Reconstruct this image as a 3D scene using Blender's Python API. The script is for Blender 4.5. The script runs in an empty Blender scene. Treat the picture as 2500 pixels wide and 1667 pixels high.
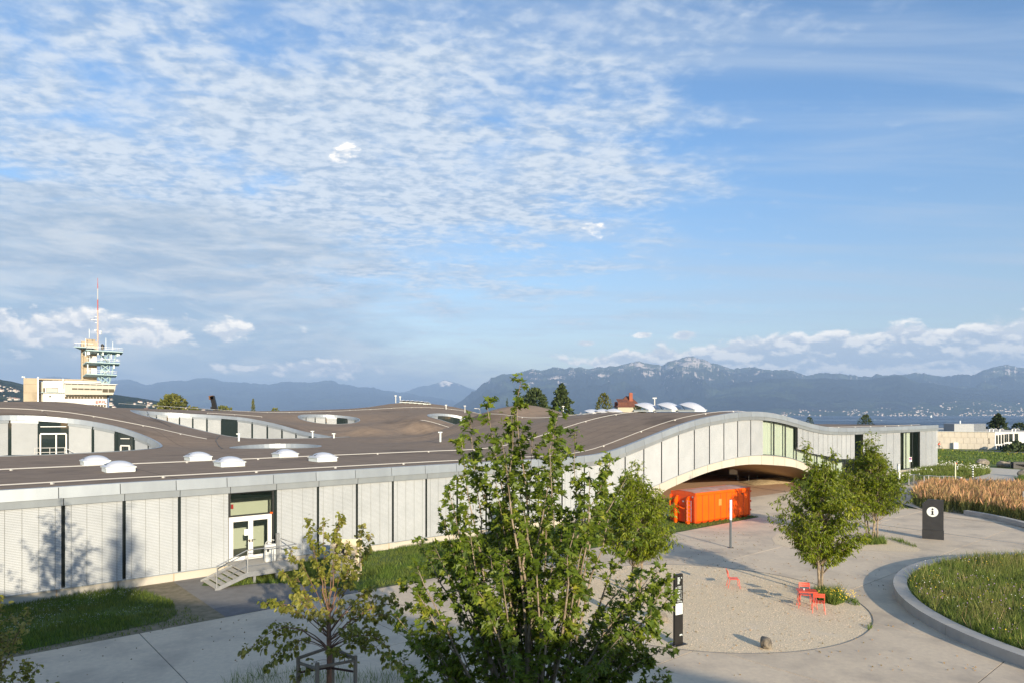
import bpy, bmesh, math, random
import numpy as np
from mathutils import Vector, Matrix, Euler
from mathutils.geometry import delaunay_2d_cdt
R = math.radians
rng = np.random.default_rng(7)
random.seed(7)
sc = bpy.context.scene
C = sc.collection

# ------------------------------------------------------------------ camera, sky, sun, exposure
EYE = 8.3                      # eye height above the plaza
F, CX, HY = 1667.0, 1250.0, 1010.0
cam = bpy.data.cameras.new('camera'); cam_o = bpy.data.objects.new('camera', cam); C.objects.link(cam_o)
cam.lens = 24; cam.sensor_width = 36; cam.shift_y = (1010 - 833.5) / 2500
cam_o.location = (0, 0, EYE); cam_o.rotation_euler = (R(90), 0, 0)
cam.clip_start = 0.1; cam.clip_end = 120000
sc.camera = cam_o

SUN_EL = R(13.6); SX, SY = 0.385, -0.923            # the sun stands behind the camera, a little to the right
w = bpy.data.worlds.new('World'); sc.world = w; w.use_nodes = True
NT = w.node_tree; NT.nodes.clear()
def nn(t, **k):
    n = NT.nodes.new(t)
    for a, b in k.items(): setattr(n, a, b)
    return n
def _in(sock, v):
    if isinstance(v, (int, float)): sock.default_value = v
    elif isinstance(v, (tuple, list)): sock.default_value = v
    else: NT.links.new(v, sock)
def mth(op, a, b=0.0, c=0.0, clamp=False):
    n = nn('ShaderNodeMath', operation=op, use_clamp=clamp)
    _in(n.inputs[0], a); _in(n.inputs[1], b); _in(n.inputs[2], c)
    return n.outputs[0]
def smooth(v, lo, hi):
    n = nn('ShaderNodeMapRange', interpolation_type='SMOOTHSTEP')
    _in(n.inputs[0], v); _in(n.inputs[1], lo); _in(n.inputs[2], hi)
    return n.outputs[0]
def cmix(f, a, b):
    n = nn('ShaderNodeMix', data_type='RGBA'); _in(n.inputs[0], f)
    for s, v in ((n.inputs[6], a), (n.inputs[7], b)): _in(s, v + (1,) if isinstance(v, tuple) else v)
    return n.outputs[2]
def comb(x, y, z=0.0):
    n = nn('ShaderNodeCombineXYZ'); _in(n.inputs[0], x); _in(n.inputs[1], y); _in(n.inputs[2], z); return n.outputs[0]
def noise(vec, scale, detail, rough=.5, dist=0.0):
    n = nn('ShaderNodeTexNoise'); NT.links.new(vec, n.inputs['Vector'])
    n.inputs['Scale'].default_value = scale; n.inputs['Detail'].default_value = detail
    n.inputs['Roughness'].default_value = rough; n.inputs['Distortion'].default_value = dist
    return n.outputs['Fac']
sky = nn('ShaderNodeTexSky', sky_type='NISHITA', sun_disc=False)
sky.sun_elevation = R(24); sky.sun_rotation = math.atan2(SX, SY); sky.altitude = 400
sky.air_density = 1.0; sky.dust_density = 0.6; sky.ozone_density = 2.0
sky.sun_elevation = SUN_EL
tc = nn('ShaderNodeTexCoord'); sep = nn('ShaderNodeSeparateXYZ'); NT.links.new(tc.outputs['Generated'], sep.inputs[0])
dx, dy, dz = sep.outputs
az = mth('ARCTAN2', dx, dy); el = mth('ARCSINE', dz)
zz = mth('ADD', mth('MAXIMUM', dz, 0.0), 0.10)
plane = comb(mth('DIVIDE', dx, zz), mth('DIVIDE', dy, zz))
ang = comb(az, el)
def azel(px, py):
    u, v = (px - CX) / F, (HY - py) / F
    a = math.atan(u); return a, math.atan(v * math.cos(a))
def blob(px, py, sa, se, wt):
    a, e = azel(px, py)
    x = mth('MULTIPLY', mth('SUBTRACT', az, a), 1 / sa); y = mth('MULTIPLY', mth('SUBTRACT', el, e), 1 / se)
    r2 = mth('ADD', mth('MULTIPLY', x, x), mth('MULTIPLY', y, y))
    return mth('MULTIPLY', mth('EXPONENT', mth('MULTIPLY', r2, -1.0)), wt)
def total(lst):
    o = lst[0]
    for v in lst[1:]: o = mth('ADD', o, v)
    return o
rot = nn('ShaderNodeMapping'); NT.links.new(plane, rot.inputs[0]); rot.inputs['Rotation'].default_value = (0, 0, R(-14)); rot.inputs['Scale'].default_value = (1, 1.25, 1)
n_cell = noise(rot.outputs[0], 21, 5, .52, .25)
n_patch = noise(rot.outputs[0], 2.9, 6, .56, .35)
n_mid = noise(rot.outputs[0], 8.5, 5, .55, .4)
cov = total([blob(250, 330, .42, .16, .40), blob(900, 240, .30, .22, .40), blob(1400, 330, .20, .12, .30), blob(350, 200, .10, .02, -.18), blob(620, 430, .14, .02, -.16), blob(1050, 150, .10, .03, -.14), blob(450, 600, .50, .075, .34),
             blob(1000, 620, .22, .03, -.22), blob(1200, 470, .35, .04, .18), blob(2500, 300, .35, .4, -.25), blob(1750, 60, .10, .06, .12), blob(450, 745, .35, .03, -.12)])
mass = mth('ADD', mth('ADD', mth('ADD', mth('MULTIPLY', n_patch, 1.55), mth('MULTIPLY', n_cell, .42)), mth('MULTIPLY', n_mid, .62)), cov)
alto = mth('MULTIPLY', smooth(mass, 1.27, 1.96), .90)
# thin wisps
wm = nn('ShaderNodeMapping'); NT.links.new(plane, wm.inputs[0]); wm.inputs['Rotation'].default_value = (0, 0, R(28)); wm.inputs['Scale'].default_value = (.5, 2.6, 1)
wisp = mth('MULTIPLY', smooth(noise(wm.outputs[0], 1.7, 6, .58, .5), .38, .76), .58)
wisp = mth('MULTIPLY', wisp, smooth(el, .04, .16))
# soft veil of stratus low on the left
vm = nn('ShaderNodeMapping'); NT.links.new(ang, vm.inputs[0]); vm.inputs['Scale'].default_value = (1.0, 4.2, 1); vm.inputs['Rotation'].default_value = (0, 0, R(-5))
n_str = noise(vm.outputs[0], 5.5, 7, .55, .3)
st_cov = total([blob(250, 650, .36, .06, .62), blob(300, 830, .40, .06, .62), blob(700, 905, .25, .03, .35), blob(560, 560, .3, .05, .35), blob(1000, 960, .5, .04, .30), blob(1750, 760, .5, .02, .16)])
strat = smooth(mth('ADD', n_str, st_cov), .70, 1.12)
# cumulus along the horizon
cm = nn('ShaderNodeMapping'); NT.links.new(ang, cm.inputs[0]); cm.inputs['Scale'].default_value = (1.0, 1.7, 1)
n_cu = noise(cm.outputs[0], 22, 9, .58, .2)
up = nn('ShaderNodeVectorMath', operation='ADD'); NT.links.new(cm.outputs[0], up.inputs[0]); up.inputs[1].default_value = (.0015, .012, 0)
n_cu2 = noise(up.outputs[0], 22, 9, .58, .2)
cu_cov = total([blob(1850, 868, .17, .030, .54), blob(2450, 845, .20, .038, .55), blob(2150, 880, .16, .020, .44), blob(1480, 885, .10, .018, .35), blob(60, 800, .15, .032, .42),
                blob(520, 805, .16, .028, .30), blob(680, 900, .14, .014, .38), blob(830, 895, .05, .02, .3), blob(850, 365, .065, .022, .29), blob(1462, 562, .050, .014, .37), blob(1430, 838, .02, .007, .5), blob(1570, 818, .016, .006, .46), blob(1670, 818, .018, .008, .46)])
cu_m = mth('ADD', n_cu, cu_cov)
cu = smooth(cu_m, .76, .92)
lit = smooth(mth('SUBTRACT', mth('ADD', n_cu, cu_cov), mth('ADD', n_cu2, total([mth('MULTIPLY', cu_cov, 1.0), -0.0]))), -.05, .10)
edge = smooth(cu_m, 1.12, .84)
lit = mth('ADD', mth('MULTIPLY', lit, .55), mth('ADD', mth('MULTIPLY', edge, .25), mth('MULTIPLY', smooth(el, .07, .16), .22)), 0.0, True)
K = 1.0
base = nn('ShaderNodeMix', data_type='RGBA', blend_type='MULTIPLY'); base.inputs[0].default_value = 1
NT.links.new(sky.outputs[0], base.inputs[6]); NT.links.new(cmix(smooth(el, .0, .40), (1.62, 1.36, 1.22), (1.16, 1.48, 1.74)), base.inputs[7])
white = (6.4, 6.9, 7.4); grey = (3.3, 4.3, 5.7)
acol = cmix(smooth(mth('ADD', mth('MULTIPLY', n_cell, .5), mth('MULTIPLY', n_mid, .5)), .36, .60), grey, white)
col = cmix(wisp, base.outputs[2], (4.3, 5.2, 6.4))
col = cmix(alto, col, acol)
scol = cmix(smooth(noise(vm.outputs[0], 9, 6, .6, .4), .38, .66), (3.0, 4.0, 5.2), (5.8, 6.2, 6.5))
col = cmix(mth('MULTIPLY', strat, .80), col, scol)
ccol = cmix(lit, (4.4, 5.1, 6.0), (14.5, 13.0, 10.8))
col = cmix(mth('MULTIPLY', cu, .90), col, ccol)
bg = nn('ShaderNodeBackground'); NT.links.new(col, bg.inputs[0]); bg.inputs[1].default_value = 0.068
out = nn('ShaderNodeOutputWorld'); NT.links.new(bg.outputs[0], out.inputs[0])

sl = bpy.data.lights.new('sun', 'SUN'); so = bpy.data.objects.new('sun', sl); C.objects.link(so)
sl.energy = 5.0; sl.angle = R(.53); sl.color = (1.0, .86, .645)
ld = Vector((-SX * math.cos(SUN_EL), -SY * math.cos(SUN_EL), -math.sin(SUN_EL)))
so.rotation_euler = ld.to_track_quat('-Z', 'Y').to_euler(); so.location = (20, -40, 40)
sc.view_settings.view_transform = 'Standard'; sc.view_settings.look = 'None'
sc.view_settings.gamma = 1; sc.view_settings.use_curve_mapping = False
sc.view_settings.exposure = 0.93
sc.render.engine = 'CYCLES'
cy = sc.cycles
cy.use_denoising = True
cy.max_bounces = 7; cy.diffuse_bounces = 3; cy.glossy_bounces = 3; cy.transmission_bounces = 5; cy.transparent_max_bounces = 12; cy.volume_bounces = 0
cy.sample_clamp_indirect = 6

# ------------------------------------------------------------------ helpers
def G(px, py, z=0.0):
    D = F * (EYE - z) / (py - HY); return Vector(((px - CX) / F * D, D, z))
def P(px, py, D): return Vector(((px - CX) / F * D, D, EYE - (py - HY) / F * D))

def mat(name, col, rough=.7, col2=None, scale=5, bump=0, bscale=None, metal=0, spec=.5, detail=6, lo=.35, hi=.65, coord='Object',
        stretch=None, col3=None, scale3=.5, f3=(.55, .75), island=0.0, transl=0.0, bdist=.02, seams=None):
    m = bpy.data.materials.new(name); m.use_nodes = True
    t = m.node_tree; n = t.nodes; b = n['Principled BSDF']; L = t.links.new
    b.inputs['Roughness'].default_value = rough; b.inputs['Metallic'].default_value = metal
    b.inputs['Specular IOR Level'].default_value = spec
    b.inputs['Base Color'].default_value = (*col, 1)
    tcn = n.new('ShaderNodeTexCoord'); src = tcn.outputs[coord]
    if stretch:
        mp = n.new('ShaderNodeMapping'); L(src, mp.inputs[0]); mp.inputs['Scale'].default_value = stretch; src = mp.outputs[0]
    def ns(s, d=detail, ro=.6):
        x = n.new('ShaderNodeTexNoise'); L(src, x.inputs['Vector']); x.inputs['Scale'].default_value = s; x.inputs['Detail'].default_value = d; x.inputs['Roughness'].default_value = ro
        return x.outputs['Fac']
    def mr(v, a, c, tlo=0.0, thi=1.0):
        x = n.new('ShaderNodeMapRange'); L(v, x.inputs[0]); x.inputs[1].default_value = a; x.inputs[2].default_value = c
        x.inputs[3].default_value = tlo; x.inputs[4].default_value = thi; return x.outputs[0]
    def mx(f, a, c):
        x = n.new('ShaderNodeMix'); x.data_type = 'RGBA'; L(f, x.inputs[0])
        for s, v in ((x.inputs[6], a), (x.inputs[7], c)):
            if isinstance(v, tuple): s.default_value = (*v, 1)
            else: L(v, s)
        return x.outputs[2]
    c = tuple(col)
    if col2: c = mx(mr(ns(scale), lo, hi), c, tuple(col2))
    if col3: c = mx(mr(ns(scale3, 7, .62), *f3), c, tuple(col3))
    if island:
        g = n.new('ShaderNodeNewGeometry'); h = n.new('ShaderNodeHueSaturation')
        L(mr(g.outputs['Random Per Island'], 0, 1, 1 - island, 1 + island), h.inputs['Value'])
        L(mr(g.outputs['Random Per Island'], 1, 0, .5 - island * .06, .5 + island * .03), h.inputs['Hue'])
        if isinstance(c, tuple): h.inputs['Color'].default_value = (*c, 1)
        else: L(c, h.inputs['Color'])
        c = h.outputs[0]
    if not isinstance(c, tuple): L(c, b.inputs['Base Color'])
    if bump:
        bp = n.new('ShaderNodeBump'); bp.inputs['Strength'].default_value = bump; bp.inputs['Distance'].default_value = bdist
        L(ns(bscale or scale * 3, 8), bp.inputs['Height']); L(bp.outputs[0], b.inputs['Normal'])
    if transl:
        tr = n.new('ShaderNodeBsdfTranslucent'); ms = n.new('ShaderNodeMixShader'); ms.inputs[0].default_value = transl
        hs = n.new('ShaderNodeHueSaturation'); hs.inputs['Value'].default_value = 1.7; hs.inputs['Hue'].default_value = .485
        if isinstance(c, tuple): hs.inputs['Color'].default_value = (*c, 1)
        else: L(c, hs.inputs['Color'])
        L(hs.outputs[0], tr.inputs[0]); L(b.outputs[0], ms.inputs[1]); L(tr.outputs[0], ms.inputs[2])
        L(ms.outputs[0], n['Material Output'].inputs[0])
    return m

class MB:
    """collects shapes, build() links them as ONE mesh object"""
    def __init__(s): s.v = []; s.f = []
    def add(s, vs, fs):
        o = len(s.v); s.v += [tuple(v) for v in vs]; s.f += [tuple(i + o for i in f) for f in fs]; return s
    def box(s, c, d, rot=None, top=None):
        x, y, z = d[0] / 2, d[1] / 2, d[2] / 2; tx = top or (1, 1)
        vs = [Vector((sx * x * (tx[0] if sz > 0 else 1), sy * y * (tx[1] if sz > 0 else 1), sz * z)) for sz in (-1, 1) for sy in (-1, 1) for sx in (-1, 1)]
        if rot is not None:
            M = rot if isinstance(rot, Matrix) else Euler(rot).to_matrix(); vs = [M @ v for v in vs]
        return s.add([v + Vector(c) for v in vs], [(0, 2, 3, 1), (4, 5, 7, 6), (0, 1, 5, 4), (2, 6, 7, 3), (0, 4, 6, 2), (1, 3, 7, 5)])
    def bar(s, a, b, wd, h=None):
        a, b = Vector(a), Vector(b); d = b - a; h = h or wd
        q = d.to_track_quat('X', 'Z').to_matrix(); return s.box((a + b) / 2, (d.length, wd, h), q)
    def tube(s, pts, r, n=6, cap=True):
        pts = [Vector(p) for p in pts]; rs = r if isinstance(r, (list, tuple)) else [r] * len(pts)
        o = len(s.v); prev = None
        for i, p in enumerate(pts):
            d = (pts[min(i + 1, len(pts) - 1)] - pts[max(i - 1, 0)]).normalized()
            if prev is None:
                a = d.orthogonal().normalized()
            else:
                a = (prev - d * prev.dot(d))
                a = a.normalized() if a.length > 1e-6 else d.orthogonal().normalized()
            prev = a; b = d.cross(a)
            s.v += [tuple(p + (a * math.cos(6.28318 * k / n) + b * math.sin(6.28318 * k / n)) * rs[i]) for k in range(n)]
        for i in range(len(pts) - 1):
            for k in range(n):
                k2 = (k + 1) % n; s.f.append((o + i * n + k, o + i * n + k2, o + (i + 1) * n + k2, o + (i + 1) * n + k))
        if cap: s.f.append(tuple(o + k for k in reversed(range(n)))); s.f.append(tuple(o + (len(pts) - 1) * n + k for k in range(n)))
        return s
    def prism(s, poly, z0, z1):
        n = len(poly); vs = [(p[0], p[1], z0) for p in poly] + [(p[0], p[1], z1) for p in poly]
        fs = [tuple(reversed(range(n))), tuple(range(n, 2 * n))] + [(i, (i + 1) % n, n + (i + 1) % n, n + i) for i in range(n)]
        return s.add(vs, fs)
    def extrude(s, poly, vec):
        """a 3D polygon pushed along vec"""
        n = len(poly); V = Vector(vec); vs = [Vector(p) for p in poly]; vs += [v + V for v in vs]
        return s.add(vs, [tuple(reversed(range(n))), tuple(range(n, 2 * n))] + [(i, (i + 1) % n, n + (i + 1) % n, n + i) for i in range(n)])
    def lathe(s, prof, c=(0, 0, 0), n=16):
        o = len(s.v); c = Vector(c)
        for r, z in prof: s.v += [tuple(c + Vector((r * math.cos(6.28318 * k / n), r * math.sin(6.28318 * k / n), z))) for k in range(n)]
        for i in range(len(prof) - 1):
            for k in range(n): k2 = (k + 1) % n; s.f.append((o + i * n + k, o + i * n + k2, o + (i + 1) * n + k2, o + (i + 1) * n + k))
        return s
    def build(s, name, m, parent=None, smooth=False, world=False, kind=None, label=None, bevel=0, fixn=True):
        me = bpy.data.meshes.new(name); me.from_pydata(s.v, [], s.f); me.update()
        if fixn or bevel:
            bm = bmesh.new(); bm.from_mesh(me)
            if bevel: bmesh.ops.bevel(bm, geom=bm.edges[:], offset=bevel, segments=1, affect='EDGES', clamp_overlap=True)
            bmesh.ops.recalc_face_normals(bm, faces=bm.faces); bm.to_mesh(me); bm.free()
        return link(me, name, m, parent, smooth, world, kind, label)
def link(me, name, m, parent=None, smooth=False, world=False, kind=None, label=None):
    if m is not None and not me.materials: me.materials.append(m)
    if smooth:
        me.polygons.foreach_set('use_smooth', [True] * len(me.polygons))
    o = bpy.data.objects.new(name, me); C.objects.link(o)
    if parent is not None:
        o.parent = parent
        if world: o.matrix_parent_inverse = Matrix.Translation(-Vector(parent['at']))
    if kind: o['kind'] = kind
    if label: o['label'] = label
    return o
def npmesh(name, V, Fa):
    V = np.asarray(V, dtype=np.float32).reshape(-1, 3); Fa = np.asarray(Fa, dtype=np.int32)
    k = Fa.shape[1]; me = bpy.data.meshes.new(name)
    me.vertices.add(len(V)); me.vertices.foreach_set('co', V.ravel())
    me.loops.add(Fa.size); me.loops.foreach_set('vertex_index', Fa.ravel())
    me.polygons.add(len(Fa)); me.polygons.foreach_set('loop_start', np.arange(0, Fa.size, k, dtype=np.int32))
    me.polygons.foreach_set('loop_total', np.full(len(Fa), k, dtype=np.int32))
    me.update(calc_edges=True); return me
def thing(name, label, cat, loc=(0, 0, 0), rz=0, group=None):
    o = bpy.data.objects.new(name, None); C.objects.link(o); o.location = loc; o.rotation_euler = (0, 0, rz); o.empty_display_size = .3
    o['label'] = label; o['category'] = cat; o['at'] = tuple(loc)
    if group: o['group'] = group
    return o
def tag(o, label, cat, group=None):
    o['label'] = label; o['category'] = cat
    if group: o['group'] = group
    return o
def dup(root, loc, rz=None, label=None):
    def cp(o, par):
        c = o.copy(); C.objects.link(c)
        if par is not None: c.parent = par
        for ch in kids.get(o.name, []): cp(ch, c)
        return c
    kids = {}
    for o in C.objects:
        if o.parent: kids.setdefault(o.parent.name, []).append(o)
    r = cp(root, None); r.location = loc; r['at'] = tuple(loc)
    if rz is not None: r.rotation_euler = (0, 0, rz)
    if label: r['label'] = label
    return r
def disc_pts(c, r, n=64, a0=0, a1=6.283185): return [(c[0] + r * math.cos(a0 + (a1 - a0) * i / n), c[1] + r * math.sin(a0 + (a1 - a0) * i / n)) for i in range(n)]
def sheet(name, poly, z, m, thick=.0, parent=None, label=None, kind='structure'):
    b = MB()
    if thick: b.prism(poly, z - thick, z)
    else: b.add([(p[0], p[1], z) for p in poly], [tuple(range(len(poly)))])
    o = b.build(name, m, parent, kind=kind, fixn=True)
    me = o.data
    if not thick and me.polygons[0].normal.z < 0: me.flip_normals()
    return o
def inpoly(x, y, poly):
    """x,y arrays"""
    r = np.zeros(len(x), bool); n = len(poly); j = n - 1
    for i in range(n):
        xi, yi, xj, yj = poly[i][0], poly[i][1], poly[j][0], poly[j][1]
        c = ((yi > y) != (yj > y)); r ^= c & (x < (xj - xi) * (y - yi) / ((yj - yi) if yj != yi else 1e-9) + xi); j = i
    return r
# ------------------------------------------------------------------ materials
M = {}
M['concrete_paving'] = mat('concrete_paving', (.69, .565, .41), .85, (.61, .495, .365), 5.5, bump=.15, bscale=60, col3=(.42, .345, .265), scale3=.45, f3=(.46, .74), bdist=.004)
M['concrete_light'] = mat('concrete_light', (.46, .44, .40), .8, (.40, .38, .345), 1.6, bump=.2, bscale=30, col3=(.33, .315, .285), scale3=.6, f3=(.55, .8), bdist=.004)
M['gravel'] = mat('gravel_fill', (.80, .645, .44), .95, (.48, .38, .26), 17, bump=.45, bscale=30, lo=.46, hi=.66, col3=(.70, .59, .45), scale3=.8, bdist=.015, detail=4)
M['pale_path'] = mat('pale_path', (.60, .54, .45), .95, (.50, .45, .37), 3, bump=.5, bscale=20)
M['asphalt'] = mat('asphalt', (.17, .165, .165), .9, (.13, .128, .13), 3, bump=.3, bscale=80, bdist=.004)
M['asphalt_old'] = mat('asphalt_old', (.235, .22, .20), .9, (.19, .175, .16), 2, bump=.3, bscale=60, bdist=.004)
M['brick_paving'] = mat('brick_paving', (.52, .33, .20), .9, (.42, .26, .155), 1.4, bump=.3, bscale=12)
M['lawn'] = mat('lawn_soil', (.085, .13, .022), .95, (.055, .095, .016), 1.2, bump=.6, bscale=18, col3=(.15, .14, .06), scale3=.3)
M['dirt'] = mat('worn_dirt', (.26, .21, .14), .95, (.16, .14, .08), 2.5, bump=.5, bscale=15)
M['terrain'] = mat('terrain_grass', (.075, .115, .03), .95, (.05, .08, .025), .05, col3=(.12, .12, .05), scale3=.012)
M['grass_blade'] = mat('grass_blade', (.085, .165, .018), .75, island=.45, transl=.25, col2=(.13, .17, .03), scale=.5)
M['meadow_blade'] = mat('meadow_blade', (.13, .195, .03), .75, island=.5, transl=.25, col2=(.20, .21, .06), scale=.6, lo=.45, hi=.68)
M['reed'] = mat('tan_reed', (.62, .42, .18), .8, island=.55, col2=(.34, .24, .10), scale=.5, transl=.3)
M['reed_base'] = mat('reed_stalk', (.15, .17, .045), .8, island=.4, transl=.2)
M['metal_fascia'] = mat('aluminium_fascia', (.35, .385, .41), .40, (.31, .34, .365), 1.3, metal=.4, spec=.5, stretch=(1, 1, .3))
M['slat'] = mat('blind_slat', (.43, .45, .46), .42, (.385, .405, .415), .8, spec=.5)
M['cord'] = mat('blind_cord', (.22, .23, .22), .8)
M['dark_gap'] = mat('dark_gap', (.018, .022, .022), .25)
M['dark_frame'] = mat('dark_frame', (.04, .042, .042), .4, metal=.3)
M['roof'] = mat('roof_membrane', (.285, .215, .158), .9, (.24, .18, .134), .8, spec=.15, col3=(.085, .064, .050), scale3=.11, f3=(.56, .78), bump=.2, bscale=9, stretch=(1, 1, 1))
M['pipe_white'] = mat('white_metal', (.50, .49, .47), .35)
M['plinth'] = mat('plinth_concrete', (.50, .46, .385), .8, (.50, .465, .40), 1.4, bump=.2, bscale=20, col3=(.38, .36, .31), scale3=.8, f3=(.6, .8))
M['soffit'] = mat('soffit_concrete', (.48, .36, .25), .7, (.42, .31, .21), .7)
M['door_white'] = mat('door_frame_white', (.74, .72, .68), .4)
M['room'] = mat('interior_wall', (.50, .54, .45), .8)
M['room_floor'] = mat('interior_floor', (.13, .13, .12), .7)
M['curtain'] = mat('curtain_cloth', (.56, .62, .55), .8, (.48, .54, .475), 2, stretch=(3, 3, .05))
M['steel'] = mat('galvanised_steel', (.46, .47, .47), .42, (.38, .39, .40), 5, metal=.75)
M['steel_painted'] = mat('painted_steel', (.58, .59, .57), .5)
M['dome'] = mat('skylight_dome', (.55, .57, .62), .22, spec=.6)
M['white'] = mat('white_paint', (.74, .80, .78), .5)
M['charcoal'] = mat('charcoal_paint', (.022, .023, .026), .5, (.030, .031, .034), 3)
M['black'] = mat('black_paint', (.014, .013, .012), .4)
M['wood_pale'] = mat('pale_board', (.72, .60, .42), .7, (.66, .54, .37), 3, stretch=(1, 1, 8))
M['wood_grey'] = mat('weathered_wood', (.25, .21, .16), .8, (.17, .145, .115), 6, stretch=(1, 1, .2), bump=.3)
M['orange'] = mat('orange_paint', (.90, .112, .002), .5, (.84, .098, .002), 1.2, spec=.2, col3=(.55, .09, .004), scale3=2.3, f3=(.68, .85))
M['orange_dull'] = mat('orange_dull', (.72, .085, .008), .45, (.62, .07, .008), 2)
M['tarp'] = mat('dusty_tarpaulin', (.46, .20, .13), .65, (.52, .34, .27), 1.4, col3=(.40, .14, .08), scale3=3, f3=(.5, .7))
M['coral'] = mat('coral_red_paint', (.72, .095, .055), .38)
M['rock'] = mat('boulder_stone', (.32, .28, .22), .85, (.15, .13, .11), 3, bump=.8, bscale=6)
M['rock_dark'] = mat('dark_boulder_stone', (.24, .20, .15), .7, (.05, .045, .04), 5, bump=.9, bscale=8)
def vary(name, amt):
    """alike pieces differ a little in tone"""
    t = M[name].node_tree; b_ = t.nodes['Principled BSDF']; s_ = b_.inputs['Base Color'].links[0].from_socket; oi = t.nodes.new('ShaderNodeObjectInfo'); mr = t.nodes.new('ShaderNodeMapRange'); hs = t.nodes.new('ShaderNodeHueSaturation')
    t.links.new(oi.outputs['Random'], mr.inputs[0]); mr.inputs[3].default_value = 1 - amt; mr.inputs[4].default_value = 1 + amt; t.links.new(mr.outputs[0], hs.inputs['Value']); t.links.new(s_, hs.inputs['Color']); t.links.new(hs.outputs[0], b_.inputs['Base Color'])
for n_, a_ in (('concrete_paving', .05), ('slat', .06), ('metal_fascia', .07), ('plinth', .06), ('concrete_light', .05), ('orange', .04), ('wood_pale', .07)): vary(n_, a_)
def glassmat(name, tint=(.02, .03, .03), refl=.35, trans=0.0, rough=.03):
    m = bpy.data.materials.new(name); m.use_nodes = True; t = m.node_tree; b = t.nodes['Principled BSDF']; L = t.links.new
    b.inputs['Base Color'].default_value = (*tint, 1); b.inputs['Roughness'].default_value = rough; b.inputs['Specular IOR Level'].default_value = .7
    if trans:
        tr = t.nodes.new('ShaderNodeBsdfTransparent'); tr.inputs[0].default_value = (.975, .988, .968, 1)
        ms = t.nodes.new('ShaderNodeMixShader'); ms.inputs[0].default_value = trans
        L(b.outputs[0], ms.inputs[1]); L(tr.outputs[0], ms.inputs[2]); L(ms.outputs[0], t.nodes['Material Output'].inputs[0])
    return m
M['glass_dark'] = glassmat('dark_glass')
M['glass_clear'] = glassmat('clear_glass', (.03, .05, .045), trans=.90)

# ------------------------------------------------------------------ frame of the long building
TH = math.atan(1940 / F); DV = Vector((math.sin(TH), math.cos(TH), 0)); BV = Vector((-math.cos(TH), math.sin(TH), 0))
P0 = Vector(((152.5 - CX) / F * 31.0, 31.0, 0)); BW = .05132 * 31.0 / math.cos(TH)
def W(s, t, z=0.0): return P0 + DV * s + BV * t + Vector((0, 0, z))
def ST(p): q = Vector((p[0], p[1], 0)) - P0; return q.dot(DV), q.dot(BV)
def zprof(pts):
    """picture samples along the facade -> (bay number, height) table"""
    o = []
    for px, py in pts:
        n = (px - 152.5) / (163.7 - .05132 * px); D = 31.0 * (1 + .05132 * n); o.append((n, EYE - (py - HY) * D / F))
    return np.array(sorted(o))
_top = zprof([(151, 1188.6), (297.5, 1178.8), (432, 1171.6), (553, 1165), (665, 1157.9), (768, 1151.7), (863, 1146.3), (951, 1141), (1032, 1136.5), (1107, 1132), (1180, 1128.2),
              (1300, 1121.5), (1370, 1117.6), (1419, 1113.8), (1470.7, 1107), (1518.6, 1090.7), (1564, 1072), (1607.7, 1054.7), (1648.7, 1038.8), (1688, 1026), (1725.5, 1017), (1770, 1010), (1794.4, 1005.9),
              (1826.5, 1004.4), (1856.5, 1005), (1885.4, 1009.5), (1913.9, 1016), (1941, 1024.8), (1968, 1032.9), (1995, 1039.7), (2017, 1043), (2040, 1044), (2062, 1044.2), (2103, 1043.3), (2160, 1041.8), (2205, 1040.3), (2281, 1037.3)])
_sl = zprof([(1480, 1240), (1522, 1216), (1565, 1197), (1611, 1176.8), (1653, 1157.9), (1691, 1143.8), (1728, 1131), (1763.5, 1121.7), (1797, 1114.4), (1829.4, 1110), (1859.6, 1108.8), (1885, 1110.3), (1913, 1113.8), (1939, 1120), (1965, 1130), (1988.8, 1141.8), (2016.8, 1157.5), (2037, 1166)])
_bt = zprof([(1600, 1205.6), (1649, 1182.4), (1687, 1165.6), (1726.3, 1150.9), (1760, 1141.7), (1793.6, 1135.4), (1824.5, 1132), (1856.8, 1132.2), (1886, 1134), (1914, 1136.0), (1940, 1139), (1976, 1154), (2001, 1165), (2030, 1177)])
def smooth_table(tb, lo, hi, zlo, zhi, step=.25, k=5):
    n = np.arange(lo, hi, step); z = np.interp(n, tb[:, 0], tb[:, 1], left=zlo, right=zhi)
    if zlo is not None: z[n < tb[0, 0]] = zlo
    if zhi is not None: z[n > tb[-1, 0]] = zhi
    for _ in range(2): z = np.convolve(np.pad(z, k // 2, 'edge'), np.ones(k) / k, 'valid')
    return n, z
TN, TZ = smooth_table(_top, -24, 47, _top[0, 1], _top[-1, 1], k=5)
SN, SZ = smooth_table(_sl, -24, 47, .45, .55, k=3)
SZ[SN < 14.2] = .45
BN, BZ = smooth_table(_bt, -24, 47, -.6, -.6, k=3)
ztop = lambda n: float(np.interp(n, TN, TZ))
zsl = lambda n: float(np.interp(n, SN, SZ))
zbt = lambda n: float(np.interp(n, BN, BZ)) if 16.2 < n < 32 else -.1

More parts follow.
